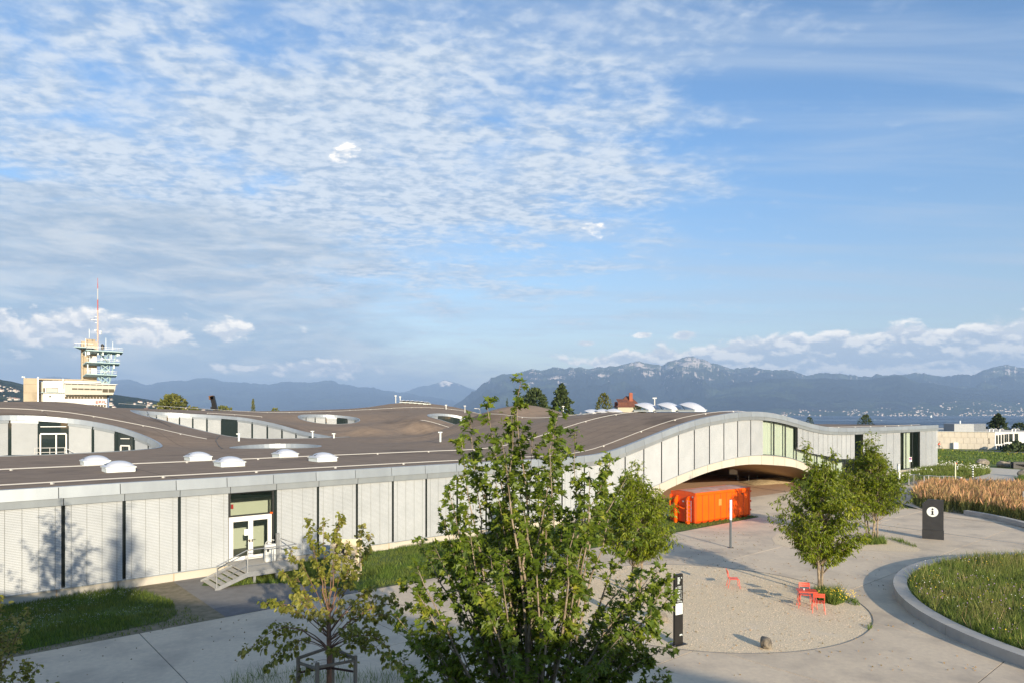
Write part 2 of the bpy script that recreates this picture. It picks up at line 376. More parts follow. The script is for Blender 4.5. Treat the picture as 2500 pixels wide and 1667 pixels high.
# ------------------------------------------------------------------ ground
def terr_h(r, xx): return -.05 - 25.5 * (1 - math.cos(math.pi * min(max((r - 330) / 380, 0), 1))) / 2
b = MB(); rings = [0, 60, 130, 200, 260, 330, 380, 430, 480, 530, 580, 630, 680, 710, 1400]; NS = 72
for r in rings:
    for k in range(NS):
        a = 6.28318 * k / NS; b.v.append((r * math.cos(a), r * math.sin(a), terr_h(r, 0) if r < 1400 else -40))
for i in range(len(rings) - 1):
    for k in range(NS):
        k2 = (k + 1) % NS; b.f.append((i * NS + k, (i + 1) * NS + k, (i + 1) * NS + k2, i * NS + k2))
b.build('ground', M['terrain'], kind='structure', fixn=False)
wm_ = bpy.data.materials.new('lake_water'); wm_.use_nodes = True; t_ = wm_.node_tree; bs_ = t_.nodes['Principled BSDF']
bs_.inputs['Base Color'].default_value = (.008, .03, .075, 1); bs_.inputs['Roughness'].default_value = .22; bs_.inputs['Specular IOR Level'].default_value = .05
tc_ = t_.nodes.new('ShaderNodeTexCoord'); mp_ = t_.nodes.new('ShaderNodeMapping'); mp_.inputs['Scale'].default_value = (.0012, .006, 1); nz_ = t_.nodes.new('ShaderNodeTexNoise'); nz_.inputs['Scale'].default_value = 1.5; nz_.inputs['Detail'].default_value = 6
t_.links.new(tc_.outputs['Object'], mp_.inputs[0]); t_.links.new(mp_.outputs[0], nz_.inputs['Vector'])
mr_ = t_.nodes.new('ShaderNodeMapRange'); t_.links.new(nz_.outputs[0], mr_.inputs[0]); mr_.inputs[1].default_value = .35; mr_.inputs[2].default_value = .65; mr_.inputs[3].default_value = .12; mr_.inputs[4].default_value = .5
t_.links.new(mr_.outputs[0], bs_.inputs['Roughness'])
n2_ = t_.nodes.new('ShaderNodeTexNoise'); n2_.inputs['Scale'].default_value = .35; n2_.inputs['Detail'].default_value = 4; t_.links.new(tc_.outputs['Object'], n2_.inputs['Vector'])
bp_ = t_.nodes.new('ShaderNodeBump'); bp_.inputs['Strength'].default_value = .6; bp_.inputs['Distance'].default_value = .4; t_.links.new(n2_.outputs[0], bp_.inputs['Height']); t_.links.new(bp_.outputs[0], bs_.inputs['Normal'])
sheet('lake', [(-30000, 300), (30000, 300), (30000, 16500), (-30000, 16500)], -25.0, wm_)

# plaza: big concrete slabs on a regular grid that follows the building
joint = M['asphalt']
JB = [ST(G(340, 1545))[0] + 7.46 * k for k in range(-4, 9)]      # joints that run away from the building
JD = [-8.0, -15.4, -22.8, -30.2, -37.6, -45.0, -52.4]
pz = thing('plaza', 'broad pale concrete plaza of large slabs in front of the long white building', 'plaza', (0, 0, 0)); pz['kind'] = 'structure'; del pz['category']
sheet('joint_bed', [W(JB[0], -8), W(JB[-1], -8), W(JB[-1], -52.4), W(JB[0], -52.4)], -.02, M['asphalt'], parent=pz)
for i in range(len(JB) - 1):
    for j in range(len(JD) - 1):
        c = W((JB[i] + JB[i + 1]) / 2, (JD[j] + JD[j + 1]) / 2)
        if c.y < 6 or abs(c.x) > c.y * .9 + 12: continue
        g = .017; s0, s1, t0, t1 = JB[i] + g, JB[i + 1] - g, JD[j] - g, JD[j + 1] + g
        MB().prism([W(s0, t1)[:2], W(s1, t1)[:2], W(s1, t0)[:2], W(s0, t0)[:2]], -.12, random.uniform(-.001, .001)).build('slab', M['concrete_paving'], pz, kind='structure')
# plaza that goes on beyond the end of the lawn strip, towards the arch and the road
def stpoly(l): return [tuple(W(s, t)[:2]) for s, t in l]
sheet('pavement', stpoly([(46.4, -8.02), (62, -8.02), (78, -8.02), (78, -.6), (46, -.6), (44.8, -.6)]), -.003, M['concrete_paving'])
sheet('brick_paving', stpoly([(30, -.6), (78, -.6), (78, 46), (30, 46)]), -.001, M['brick_paving'])
LG = []      # lawn outlines that get blades: (outline, density, height, material, tilt)
lawn_a = [(-20, 0), (2.2, 0), (3.0, -1.5), (3.6, -4.0), (3.2, -6.2), (2.6, -7.0), (-2, -7.5), (-20, -7.6)]
sheet('worn_verge', stpoly([(-20, 0), (4.6, 0), (4.6, -7.99), (-20, -7.99)]), .0, M['dirt'])
sheet('lawn', stpoly(lawn_a), .012, M['lawn']); LG.append((stpoly(lawn_a), 330, .20, 'grass_blade'))
lawn_b = [(6.4, 0), (46.4, 0), (46.4, -7.95), (10.8, -7.95), (9.7, -5.4), (9.0, -4.3), (7.6, -3.3), (6.4, -3.1), (5.4, -2.0)]
sheet('path', stpoly([(4.6, 0), (12.5, 0), (12.5, -7.99), (4.6, -7.99)]), .002, M['asphalt_old'])
sheet('asphalt_strip', stpoly([(4.6, -6.4), (10.3, -6.4), (10.3, -7.98), (4.6, -7.98)]), .006, M['asphalt'])
sheet('lawn', stpoly(lawn_b), .012, M['lawn'])
LG.append((stpoly([(6.4, 0), (30, 0), (30, -7.9), (10.9, -7.9), (9.7, -5.4), (7.6, -3.3), (6.4, -3.0)]), 240, .20, 'grass_blade'))
LG.append((stpoly([(30, -3), (46.4, -3), (46.4, -7.9), (30, -7.9)]), 150, .16, 'grass_blade'))
GC, GR = (8.299, 30.632), 6.97
sheet('gravel_circle', disc_pts(GC, GR, 96), .008, M['gravel'])
# curb of the gravel circle, flush steel edge
b = MB()
for i in range(96):
    a0, a1 = 6.28318 * i / 96, 6.28318 * (i + 1) / 96
    q = [(GC[0] + r * math.cos(a), GC[1] + r * math.sin(a)) for r, a in ((GR, a0), (GR, a1), (GR + .03, a1), (GR + .03, a0))]
    b.prism(q, -.02, .022)
b.build('edging', M['asphalt'], kind='structure')
sheet('gravel_patch', [tuple(G(*p)[:2]) for p in [(1884, 1313), (1896, 1303), (1925, 1301), (1970, 1306), (1990, 1320), (1960, 1332), (1920, 1334), (1892, 1327)]], .008, M['gravel'])
sheet('gravel_bed', [tuple(G(*p)[:2]) for p in [(2020, 1318), (2100, 1308), (2160, 1311), (2215, 1325), (2248, 1340), (2240, 1346), (2190, 1345), (2120, 1342), (2050, 1345), (2015, 1338)]], .008, M['gravel'])

# round raised bed with concrete curb and meadow
KC, KR, KI = (29.77, 25.64), 13.49, 12.93
b = MB(); N = 120
bed = thing('round_planter', 'big round raised planter with a broad concrete curb, wild meadow on top', 'planter', (KC[0], KC[1], 0))
NSEG = 24
for i in range(NSEG):
    b = MB(); a0 = 6.28318 * i / NSEG + .0006; a1 = 6.28318 * (i + 1) / NSEG - .0006
    if max(math.cos(a0 + .1), 0) > .55: continue
    n = 8
    for k in range(n):
        u, v = a0 + (a1 - a0) * k / n, a0 + (a1 - a0) * (k + 1) / n
        q = [(KC[0] + r * math.cos(a), KC[1] + r * math.sin(a)) for r, a in ((KI, u), (KI, v), (KR, v), (KR, u))]
        b.prism(q, -.05, .40)
    b.build('curb_segment', M['concrete_light'], bed, world=True)
o = sheet('soil', disc_pts((0, 0), KI, 96), .30, M['lawn'], parent=bed, kind=None)
bedpoly = disc_pts(KC, KI - .1, 64)

# right side: path, road, wild beds, lawn
pxp = lambda l, z=0: [tuple(G(a, c, z)[:2]) for a, c in l]
sheet('lawn', pxp([(2100, 1094.5), (2284, 1094.5), (2600, 1099), (2700, 1140), (2500, 1170), (2300, 1172), (2180, 1180), (2050, 1165)]), .006, mat('far_lawn', (.13, .17, .022), .9, (.09, .14, .016), .22, bump=.8, bscale=3, bdist=.3, col3=(.19, .18, .03), scale3=.09))
sheet('path', pxp([(2300, 1133), (2340, 1135.5), (2380, 1137.8), (2500, 1146), (2640, 1152), (2640, 1178), (2500, 1175), (2380, 1169), (2372, 1166), (2418, 1155), (2406, 1145.5), (2370, 1139.5)]), .012, M['pale_path'])
sheet('road', pxp([(2185, 1184), (2200, 1169), (2300, 1168.5), (2383, 1167.5), (2500, 1174), (2640, 1178), (2640, 1198), (2500, 1192), (2350, 1190)]), .018, M['asphalt_old'])
sheet('pavement', pxp([(2195, 1184), (2350, 1186), (2640, 1196), (2640, 1290), (2500, 1284), (2300, 1260), (2190, 1225)]), .022, M['concrete_paving'])
sheet('road', pxp([(2150, 1096), (2284, 1096), (2640, 1104.5), (2640, 1109), (2500, 1105), (2284, 1098.2), (2150, 1098)]), .012, M['asphalt'])

for dy_ in (0, .22):
    a, c = G(2140, 1279, .03), G(2620, 1343, .03); dv = Vector((0, dy_, 0)); b = MB(); b.bar(a + dv - Vector((0, 0, .03)), c + dv - Vector((0, 0, .03)), .05, .066); b.build('channel_strip', M['concrete_light'], kind='structure')
# ------------------------------------------------------------------ the long building
bd = thing('wavy_roof_building', 'long low building with a wave-like brown roof, oval courtyards and pale venetian blinds', 'building', tuple(P0))
def part(mb, name, m, parent=None, **k): return mb.build(name, M[m] if isinstance(m, str) else m, parent or bd, world=True, **k)
bd_at = bd['at']
def sub(mb, name, m, par, **k):
    """a sub-part: the parent sits in world-built coordinates, so the child needs no offset"""
    o = mb.build(name, M[m] if isinstance(m, str) else m, None, **k); o.parent = par; return o
# patios: centre, radii, turn
HOLES = [((-44, 62), 10.8, 10.8, 0), ((-41.5, 103), 19.5, 9.6, R(-24)), ((-37.2, 139), 6.0, 6.4, 0), ((-9.5, 137.5), 7.6, 6.6, R(-20)), ((-10.0, 104), 3.4, 5.6, 0), ((-24.0, 69.6), 4.3, 4.6, 0)]
def hole_pts(h, n=64, grow=0.0):
    (cx, cy_), a, c, th = h; o = []
    for i in range(n):
        u = 6.28318 * i / n; x, y = (a + grow) * math.cos(u), (c + grow) * math.sin(u)
        o.append((cx + x * math.cos(th) - y * math.sin(th), cy_ + x * math.sin(th) + y * math.cos(th)))
    return o
ctl = []
for n in np.arange(-6, 47, 1.0):
    p = W(n * BW, 0); ctl.append((p.x, p.y, ztop(n)))
def cp(px, py, D): q = P(px, py, D); ctl.append(tuple(q))
def cz(x, y, z): ctl.append((x, y, z))
for s, t in ((-10, 10), (0, 9), (10, 10), (20, 12), (30, 12), (36, 6), (-14, 24), (14, 24), (24, 26), (6, 20)):
    q = W(s, t); cz(q.x, q.y, 4.95)
for x, y in ((-39, 52.5), (-36, 54), (-33, 57.5), (-32.5, 63), (-24, 62), (-24, 75), (-33.4, 68.8), (-28, 84), (-20, 88), (-30, 90), (-24.5, 98), (-24.5, 108), (-12, 96), (-14, 108), (-20, 118), (-52, 52), (-10, 86), (-27, 116), (-16, 112), (-4, 112), (-3, 100), (-8, 119), (-18, 122)): cz(x, y, 5.05)
for a in ((0, 1011, 70), (60, 1013, 71), (130, 1018, 72), (190, 1026, 72), (280, 1045, 71.5), (340, 1062, 71), (0, 980, 94), (160, 981, 97), (260, 995, 99), (350, 1012, 101), (440, 1031, 98), (510, 1049, 96), (570, 1062, 95),
          (100, 992, 84), (250, 1008, 84), (340, 1030, 84),
          (455, 1009, 118), (530, 1013, 117), (600, 1020, 114), (684, 1037, 112), (765, 1054, 111), (380, 1005, 118), (600, 1068, 95),
          (741, 1012.5, 140), (792, 1011.5, 145), (873, 1031, 137), (800, 1034, 133), (700, 1030, 126), (900, 1042, 124), (960, 1046, 126),
          (1021, 1012.4, 138), (1050, 1006.4, 144), (1110, 1014, 143), (1140, 1026, 141), (1187, 1041, 139), (1065, 1025, 131), (1125, 1040, 130), (960, 1024, 138),
          (600, 1005, 150), (690, 1000, 165), (780, 996.5, 172), (888, 993, 178), (930, 987, 180), (960, 983, 182), (1050, 985, 184), (1110, 993, 186), (1149, 1002, 186), (1180, 1013, 186),
          (880, 1004, 160), (1000, 1001, 160), (1100, 1003, 160), (1100, 1057, 112), (1146, 1057, 106), (1044, 1061, 106), (700, 1008, 150)): cp(*a)
for t, k in ((10, 0), (20, 0), (30, -.1), (40, -.2)):        # the ridge over the arch runs straight back
    for n in (15.5, 18, 20.5, 23, 24.5, 27, 30, 33, 38, 45):
        q = W(n * BW, t); z = ztop(n - (t - 4) * .07 if n < 24 else n); cz(q.x, q.y, z + (k if z > 6 else 0))
for n in (16, 20, 24, 28, 34, 44):
    q = W(n * BW, 62); cz(q.x, q.y, (5.0, 6.2, 7.4, 6.4, 6.0, 6.4)[(16, 20, 24, 28, 34, 44).index(n)])
ctl = np.array(ctl); X0 = ctl[:, :2] / 40.0
def tps(r2): return np.where(r2 > 1e-12, .5 * r2 * np.log(np.maximum(r2, 1e-12)), 0)
nC = len(X0); Kt = tps(((X0[:, None] - X0[None]) ** 2).sum(-1)) + np.eye(nC) * 4e-4
Kt[np.arange(53), np.arange(53)] -= 3.9e-4
A_ = np.zeros((nC + 3, nC + 3)); A_[:nC, :nC] = Kt; A_[:nC, nC] = 1; A_[:nC, nC + 1:] = X0; A_[nC, :nC] = 1; A_[nC + 1:, :nC] = X0.T
wt_ = np.linalg.solve(A_, np.r_[ctl[:, 2], 0, 0, 0])
def roofz(x, y):
    q = np.stack([np.atleast_1d(x), np.atleast_1d(y)], -1) / 40.0
    o = np.zeros(len(q))
    for i in range(0, len(q), 4000):
        k = tps(((q[i:i + 4000, None] - X0[None]) ** 2).sum(-1)); o[i:i + 4000] = k @ wt_[:nC] + wt_[nC] + q[i:i + 4000] @ wt_[nC + 1:]
    return np.clip(o, 4.6, 12)
rz1 = lambda x, y: float(roofz(np.array([x]), np.array([y]))[0])
S0, S1, T1 = -6 * BW, 46 * BW, 121.0
outer = [W(s, 0) for s in np.arange(S0, S1, BW / 2)] + [W(S1, t) for t in np.arange(0, T1, 4)] + [W(s, T1) for s in np.arange(S1, S0, -6)] + [W(S0, t) for t in np.arange(T1, 0, -5)]
pts = [p.xy for p in outer]; edges = [(i, (i + 1) % len(outer)) for i in range(len(outer))]
hp = []
for h in HOLES:
    o = len(pts); q = hole_pts(h); hp.append(q); pts += [Vector(a) for a in q]; edges += [(o + i, o + (i + 1) % len(q)) for i in range(len(q))]
bx = [p.x for p in outer]; by = [p.y for p in outer]
gs, gt = np.meshgrid(np.arange(S0 + .9, S1 - .5, 1.35), np.arange(.9, T1 - .8, 1.7))
gx = P0.x + DV.x * gs.ravel() + BV.x * gt.ravel(); gy = P0.y + DV.y * gs.ravel() + BV.y * gt.ravel()
keep = np.ones(len(gx), bool)
for h in HOLES: keep &= ~inpoly(gx, gy, hole_pts(h, 48, .5))
pts += [Vector((a, c)) for a, c in zip(gx[keep], gy[keep])]
vo, eo, fo, *_ = delaunay_2d_cdt(pts, edges, [], 0, 1e-4)
vx = np.array([v.x for v in vo]); vy = np.array([v.y for v in vo]); fo = np.array([f for f in fo if len(f) == 3])
cxm, cym = vx[fo].mean(1), vy[fo].mean(1); kf = inpoly(cxm, cym, [tuple(p.xy) for p in outer])
for q in hp: kf &= ~inpoly(cxm, cym, q)
fo = fo[kf]; vz = roofz(vx, vy)
# exact edge height along the front
rel = (vx - P0.x) * BV.x + (vy - P0.y) * BV.y; ss = (vx - P0.x) * DV.x + (vy - P0.y) * DV.y
zt_ = np.interp(ss / BW, TN, TZ); fr = np.clip(1 - rel / 6.0, 0, 1); fr = fr * fr * (3 - 2 * fr); vz = vz * (1 - fr) + zt_ * fr
a_, b_, c_ = (np.stack([vx, vy], 1)[fo[:, i]] for i in range(3)); cr = (b_[:, 0] - a_[:, 0]) * (c_[:, 1] - a_[:, 1]) - (b_[:, 1] - a_[:, 1]) * (c_[:, 0] - a_[:, 0])
fo[cr < 0] = fo[cr < 0][:, ::-1]
def rz(x, y):
    """roof height, as built"""
    s, t = ST((x, y)); z = rz1(x, y); f_ = min(max(1 - t / 6.0, 0), 1); f_ = f_ * f_ * (3 - 2 * f_); return z * (1 - f_) + ztop(s / BW) * f_
# seams of the membrane
rm = M['roof']; t_ = rm.node_tree; bs_ = t_.nodes['Principled BSDF']; L_ = t_.links.new
old = bs_.inputs['Base Color'].links[0].from_socket
tcx = t_.nodes.new('ShaderNodeTexCoord')
def seam(vec, step, width):
    d = t_.nodes.new('ShaderNodeVectorMath'); d.operation = 'DOT_PRODUCT'; L_(tcx.outputs['Object'], d.inputs[0]); d.inputs[1].default_value = vec
    m1 = t_.nodes.new('ShaderNodeMath'); m1.operation = 'MULTIPLY'; L_(d.outputs['Value'], m1.inputs[0]); m1.inputs[1].default_value = 1 / step
    m2 = t_.nodes.new('ShaderNodeMath'); m2.operation = 'FRACT'; L_(m1.outputs[0], m2.inputs[0])
    m3 = t_.nodes.new('ShaderNodeMath'); m3.operation = 'LESS_THAN'; L_(m2.outputs[0], m3.inputs[0]); m3.inputs[1].default_value = width; return m3.outputs[0]
sA = seam((BV.x, BV.y, 0), 1.95, .05); sB = seam((DV.x, DV.y, 0), 9.76, .012)
mxn = t_.nodes.new('ShaderNodeMath'); mxn.operation = 'MAXIMUM'; L_(sA, mxn.inputs[0]); L_(sB, mxn.inputs[1])
ml = t_.nodes.new('ShaderNodeMath'); ml.operation = 'MULTIPLY'; L_(mxn.outputs[0], ml.inputs[0]); ml.inputs[1].default_value = .38
mx_ = t_.nodes.new('ShaderNodeMix'); mx_.data_type = 'RGBA'; L_(ml.outputs[0], mx_.inputs[0]); L_(old, mx_.inputs[6]); mx_.inputs[7].default_value = (.06, .05, .042, 1); L_(mx_.outputs[2], bs_.inputs['Base Color'])
ro = link(npmesh('roof', np.stack([vx, vy, vz], 1), fo), 'roof', rm, bd, smooth=True, world=True)

# ---- front: fascia, blind housings, blinds, plinth
OUT = -BV                               # towards the viewer
NA, NB = -6, 46
def quadstrip(mb, n0, n1, zf0, zf1, off0, off1, k=4, th=.03):
    """a band that follows the facade between two bays; zf(n) give lower/upper edge"""
    V = []
    for i in range(k + 1):
        n = n0 + (n1 - n0) * i / k
        for z, of in ((zf0(n), off0), (zf1(n), off1)):
            p = W(n * BW, -of); V.append((p.x, p.y, z)); p = W(n * BW, -of + th); V.append((p.x, p.y, z))
    fs = []
    for i in range(k):
        a = 4 * i; c = 4 * (i + 1)
        fs += [(a, c, c + 2, a + 2), (a + 1, a + 3, c + 3, c + 1), (a + 2, c + 2, c + 3, a + 3), (a, a + 1, c + 1, c)]
    fs += [(0, 2, 3, 1), (4 * k, 4 * k + 1, 4 * k + 3, 4 * k + 2)]; mb.add(V, fs)
for n in range(NA, NB):
    g = .006
    b = MB(); quadstrip(b, n - .08 + g, n + .92 - g, lambda q: ztop(q) - .46, lambda q: ztop(q) + .05, .40, .35); part(b, 'fascia_panel', 'metal_fascia')
    b = MB(); quadstrip(b, n + g, n + 1 - g, lambda q: ztop(q) - .80, lambda q: ztop(q) - .455, .30, .335); part(b, 'blind_housing', 'metal_fascia')
# top of the fascia: a narrow coping that returns onto the roof
b = MB(); quadstrip(b, NA, NB, lambda q: ztop(q) + .012, lambda q: ztop(q) + .055, .30, .30, k=200, th=.30); part(b, 'coping', 'metal_fascia')
# dark glazing behind the blinds
b = MB(); quadstrip(b, NA, 3, lambda q: zsl(q) + .002, lambda q: ztop(q) - .5, .0, .0, k=40); part(b, 'glazing', 'glass_dark'); b = MB(); quadstrip(b, 4, 25, lambda q: zsl(q) + .002, lambda q: ztop(q) - .5, .0, .0, k=90)
part(b, 'glazing', 'glass_dark'); b = MB(); quadstrip(b, 28, 34, lambda q: zsl(q) + 2.0 if q < 31 else zsl(q) + 1.9, lambda q: ztop(q) - .5, .0, .0, k=30); part(b, 'glazing', 'glass_dark'); b = MB(); quadstrip(b, 35, 40, lambda q: zsl(q), lambda q: ztop(q) - .5, .0, .0, k=8); part(b, 'glazing', 'glass_dark'); b = MB(); quadstrip(b, 43, 46, lambda q: zsl(q), lambda q: ztop(q) - .5, .0, .0, k=6)
part(b, 'glazing', 'glass_dark')
upb = {28: 1094.5, 29: 1103.5, 30: 1108.5, 31: 1112.5, 32: 1119, 33: 1119, 34: 1119, 35: 1119}
def zub(q):
    n = min(max(q, 28), 34); a = math.floor(n); y = upb[a] + (upb[min(a + 1, 34)] - upb[a]) * (n - a) if a != 31 or n > 31.0 else upb[a]
    return EYE - (y - HY) * 31.0 * (1 + .05132 * q) / F
def blind(n0, n1, zlo, zhi, nl=4, gap=.03, pitch=.072, closed=1.0, cords=4):
    """one venetian blind: real slats that follow the slope of their bay"""
    z0a, z0b, z1a, z1b = zlo(n0 + gap), zlo(n1 - gap), zhi(n0), zhi(n1)
    ns_ = max(3, int(((z1a + z1b) - (z0a + z0b)) / 2 / pitch)); k = 3
    U = np.linspace(n0 + gap, n1 - gap, k + 1); lo = np.array([zlo(u) for u in U]); hi = np.array([zhi(u) for u in U])
    sx = np.array([W(u * BW, 0) for u in U])[:, :2]; ov = np.array(OUT.xy)
    V = []; Fa = []
    for i in range(ns_):
        f0 = i / ns_; f1 = (i + .86 * closed) / ns_; fm = (i + .42) / ns_
        for f_, of in ((f0, .19), (fm, .186), (f1, .168)):
            for j in range(k + 1): V.append((sx[j, 0] + ov[0] * of, sx[j, 1] + ov[1] * of, lo[j] + (hi[j] - lo[j]) * f_))
        o = i * 3 * (k + 1)
        for r in range(2):
            for j in range(k): Fa.append((o + r * (k + 1) + j, o + r * (k + 1) + j + 1, o + (r + 1) * (k + 1) + j + 1, o + (r + 1) * (k + 1) + j))
    me = npmesh('blind', V, Fa); o = link(me, 'blind', M['slat'], bd, smooth=True, world=True)
    if cords:
        for c_ in range(cords):
            u = n0 + (n1 - n0) * ((c_ + .5) / cords); b = MB(); p = W(u * BW, -.207); q = DV * .008
            b.add([p - q + Vector((0, 0, zlo(u))), p + q + Vector((0, 0, zlo(u))), p + q + Vector((0, 0, zhi(u))), p - q + Vector((0, 0, zhi(u)))], [(0, 1, 2, 3)])
            sub(b, 'cord', 'cord', o, fixn=False)
    return o
bl_hi = lambda q: ztop(q) - .80
for n in range(NA, NB):
    if n == 3 or 25 <= n < 28 or n == 34 or 40 <= n < 43: continue
    if n < 25: blind(n, n + 1, zsl, bl_hi, cords=4 if n < 14 else 0, pitch=.072 if n < 22 else .10)
    elif n < 34:
        for h in (0, .5): blind(n + h, n + h + .5, zub, bl_hi, gap=.012, cords=0, pitch=.10)
    elif n < 40:
        for h in ((0, .5) if n < 36 else (0,)): blind(n + h, n + (.5 if n < 36 else 1) + h, lambda q: zsl(q) + .05, bl_hi, gap=.012, cords=0, pitch=.13, closed=.85)
    else: blind(n, n + 1, lambda q: zsl(q) + .05, bl_hi, gap=.012, cords=0, pitch=.13, closed=.85)
# narrow guide rails beside each blind
for n in range(NA + 1, 25):
    if n in (3, 4): continue
    b = MB(); p = W(n * BW, -.12, 0); b.box((p.x, p.y, (zsl(n) + ztop(n) - .8) / 2), (.02, .02, ztop(n) - .8 - zsl(n)), (0, 0, -TH + R(90))); part(b, 'guide_rail', 'dark_frame')
# plinth and slab edge
for n in range(NA, 46):
    g = .012 if n % 1 == 0 else 0; b = MB()
    if n < 17 or n >= 32: quadstrip(b, n + g - .1, n + .9 - g, lambda q: -.25, lambda q: zsl(q) - .01, .13, .13, th=.4)
    else: quadstrip(b, n + g - .1, n + .9 - g, lambda q: max(zbt(q), -.2), lambda q: zsl(q) - .01, .13, .13, th=.5)
    part(b, 'plinth_panel', 'plinth')
b = MB(); quadstrip(b, NA, 46, lambda q: -.1 if (q < 17 or q > 31.6) else max(zbt(q), -.1) + .03, lambda q: zsl(q) - .03, .10, .10, k=160, th=.1); part(b, 'plinth_joint', 'soffit')
b = MB(); quadstrip(b, NA, 46, lambda q: zsl(q) - .045, lambda q: zsl(q) + .005, .22, .22, k=200, th=.22); part(b, 'sill', 'metal_fascia')
# soffit of the arch, running back under the building
V = []; Fa = []; ns_, nt_ = 60, 14
for i in range(ns_ + 1):
    n = 16.0 + 16.0 * i / ns_
    for j in range(nt_ + 1):
        t = 46 * j / nt_; e = 1 - (t / 46) ** 2 * .25
        z = max(zbt(min(max(16 + (n - 16), 16.3), 31.9)), -.3) * e if 16.3 < n < 31.9 else -.3
        p = W(n * BW, t + .36); V.append((p.x, p.y, z))
for i in range(ns_):
    for j in range(nt_): a = i * (nt_ + 1) + j; Fa.append((a, a + nt_ + 1, a + nt_ + 2, a + 1))
link(npmesh('soffit', V, Fa), 'soffit', M['soffit'], bd, smooth=True, world=True)
b = MB(); q0, q1 = W(15 * BW, 46), W(33 * BW, 46); b.bar(q0 + Vector((0, 0, 1.8)), q1 + Vector((0, 0, 1.8)), .2, 4.2); part(b, 'rear_glazing', 'glass_dark')
for k in range(12):
    b = MB(); p = W((16 + k * 1.3) * BW, 45.8); b.box((p.x, p.y, 1.7), (.12, .12, 3.6)); part(b, 'mullion', 'dark_frame')
# ---- window bays with curtains
def window(n0, n1, zlo, zhi, curtains=True, nm='window'):
    b = MB(); fr = .035
    for a, c in ((n0 + .004, n0 + fr), (n1 - fr, n1 - .004)): quadstrip(b, a, c, zlo, zhi, .06, .06, k=1, th=.08)
    quadstrip(b, n0 + fr, n1 - fr, zlo, lambda q: zlo(q) + .06, .06, .06, k=3, th=.08); quadstrip(b, n0 + fr, n1 - fr, lambda q: zhi(q) - .06, zhi, .06, .06, k=3, th=.08)
    o = part(b, nm, 'dark_frame')
    g = MB(); quadstrip(g, n0 + fr, n1 - fr, lambda q: zlo(q) + .06, lambda q: zhi(q) - .06, .02, .02, k=3, th=.012); sub(g, 'pane', 'glass_clear', o)
    if curtains:
        V = []; K = 26; Fc = []
        for i in range(K + 1):
            n = n0 + .03 + (n1 - n0 - .06) * i / K
            p = W(n * BW, .32 + .05 * math.sin(i * 2.1) + .03 * math.sin(i * 1.3)); V += [(p.x, p.y, zlo(n) + .05), (p.x, p.y, zhi(n) + .05)]
        for i in range(K): Fc.append((2 * i, 2 * i + 2, 2 * i + 3, 2 * i + 1))
        c = link(npmesh('curtain', V, Fc), 'curtain', M['curtain'], None, smooth=True); c.parent = o
    return o
for n in (25, 26, 27): window(n, n + 1, zsl, bl_hi)
for n in (28, 29, 30, 31): window(n, n + 1, zsl, lambda q: zub(q) - .05)
for n in (32, 33): window(n, n + 1, zsl, lambda q: zub(q) - .05, curtains=(n == 32))
window(34, 35, lambda q: zub(34) - .05, bl_hi, False); window(34, 35, zsl, lambda q: zub(34) - .12, False)
for n in (40, 41, 42): window(n, n + 1, zsl, bl_hi, n == 41)
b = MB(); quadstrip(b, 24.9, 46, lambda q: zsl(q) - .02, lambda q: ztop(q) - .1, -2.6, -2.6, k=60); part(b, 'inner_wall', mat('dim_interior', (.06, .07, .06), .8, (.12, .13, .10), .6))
b = MB(); quadstrip(b, 24.9, 34.9, lambda q: zsl(q) - .06, lambda q: zsl(q) - .02, -.0, -.0, k=40, th=2.6); part(b, 'inner_floor', 'room_floor')
# cheek that closes the jump between high blinds and the lower windows
for q in (28.0, 31.0, 32.0):
    b = MB(); p = W(q * BW, -.1); b.box((p.x, p.y, zub(q) + .02), (.1, .1, .25)); part(b, 'corner_trim', 'dark_frame')
# ---- end wall on the far right and the back wall: plain glazed faces
for (sa, ta, sb, tb) in ((S1, 0, S1, T1), (S1, T1, S0, T1), (S0, T1, S0, 0)):
    b = MB(); K = 24
    V = []
    for i in range(K + 1):
        s, t = sa + (sb - sa) * i / K, ta + (tb - ta) * i / K; p = W(s - .2 * (sa == sb == S1), t); z = rz1(p.x, p.y)
        V += [(p.x, p.y, -1), (p.x, p.y, z - .02)]
    for i in range(K): b.f.append((2 * i, 2 * i + 2, 2 * i + 3, 2 * i + 1))
    b.v = V; part(b, 'outer_wall', 'metal_fascia', fixn=False)

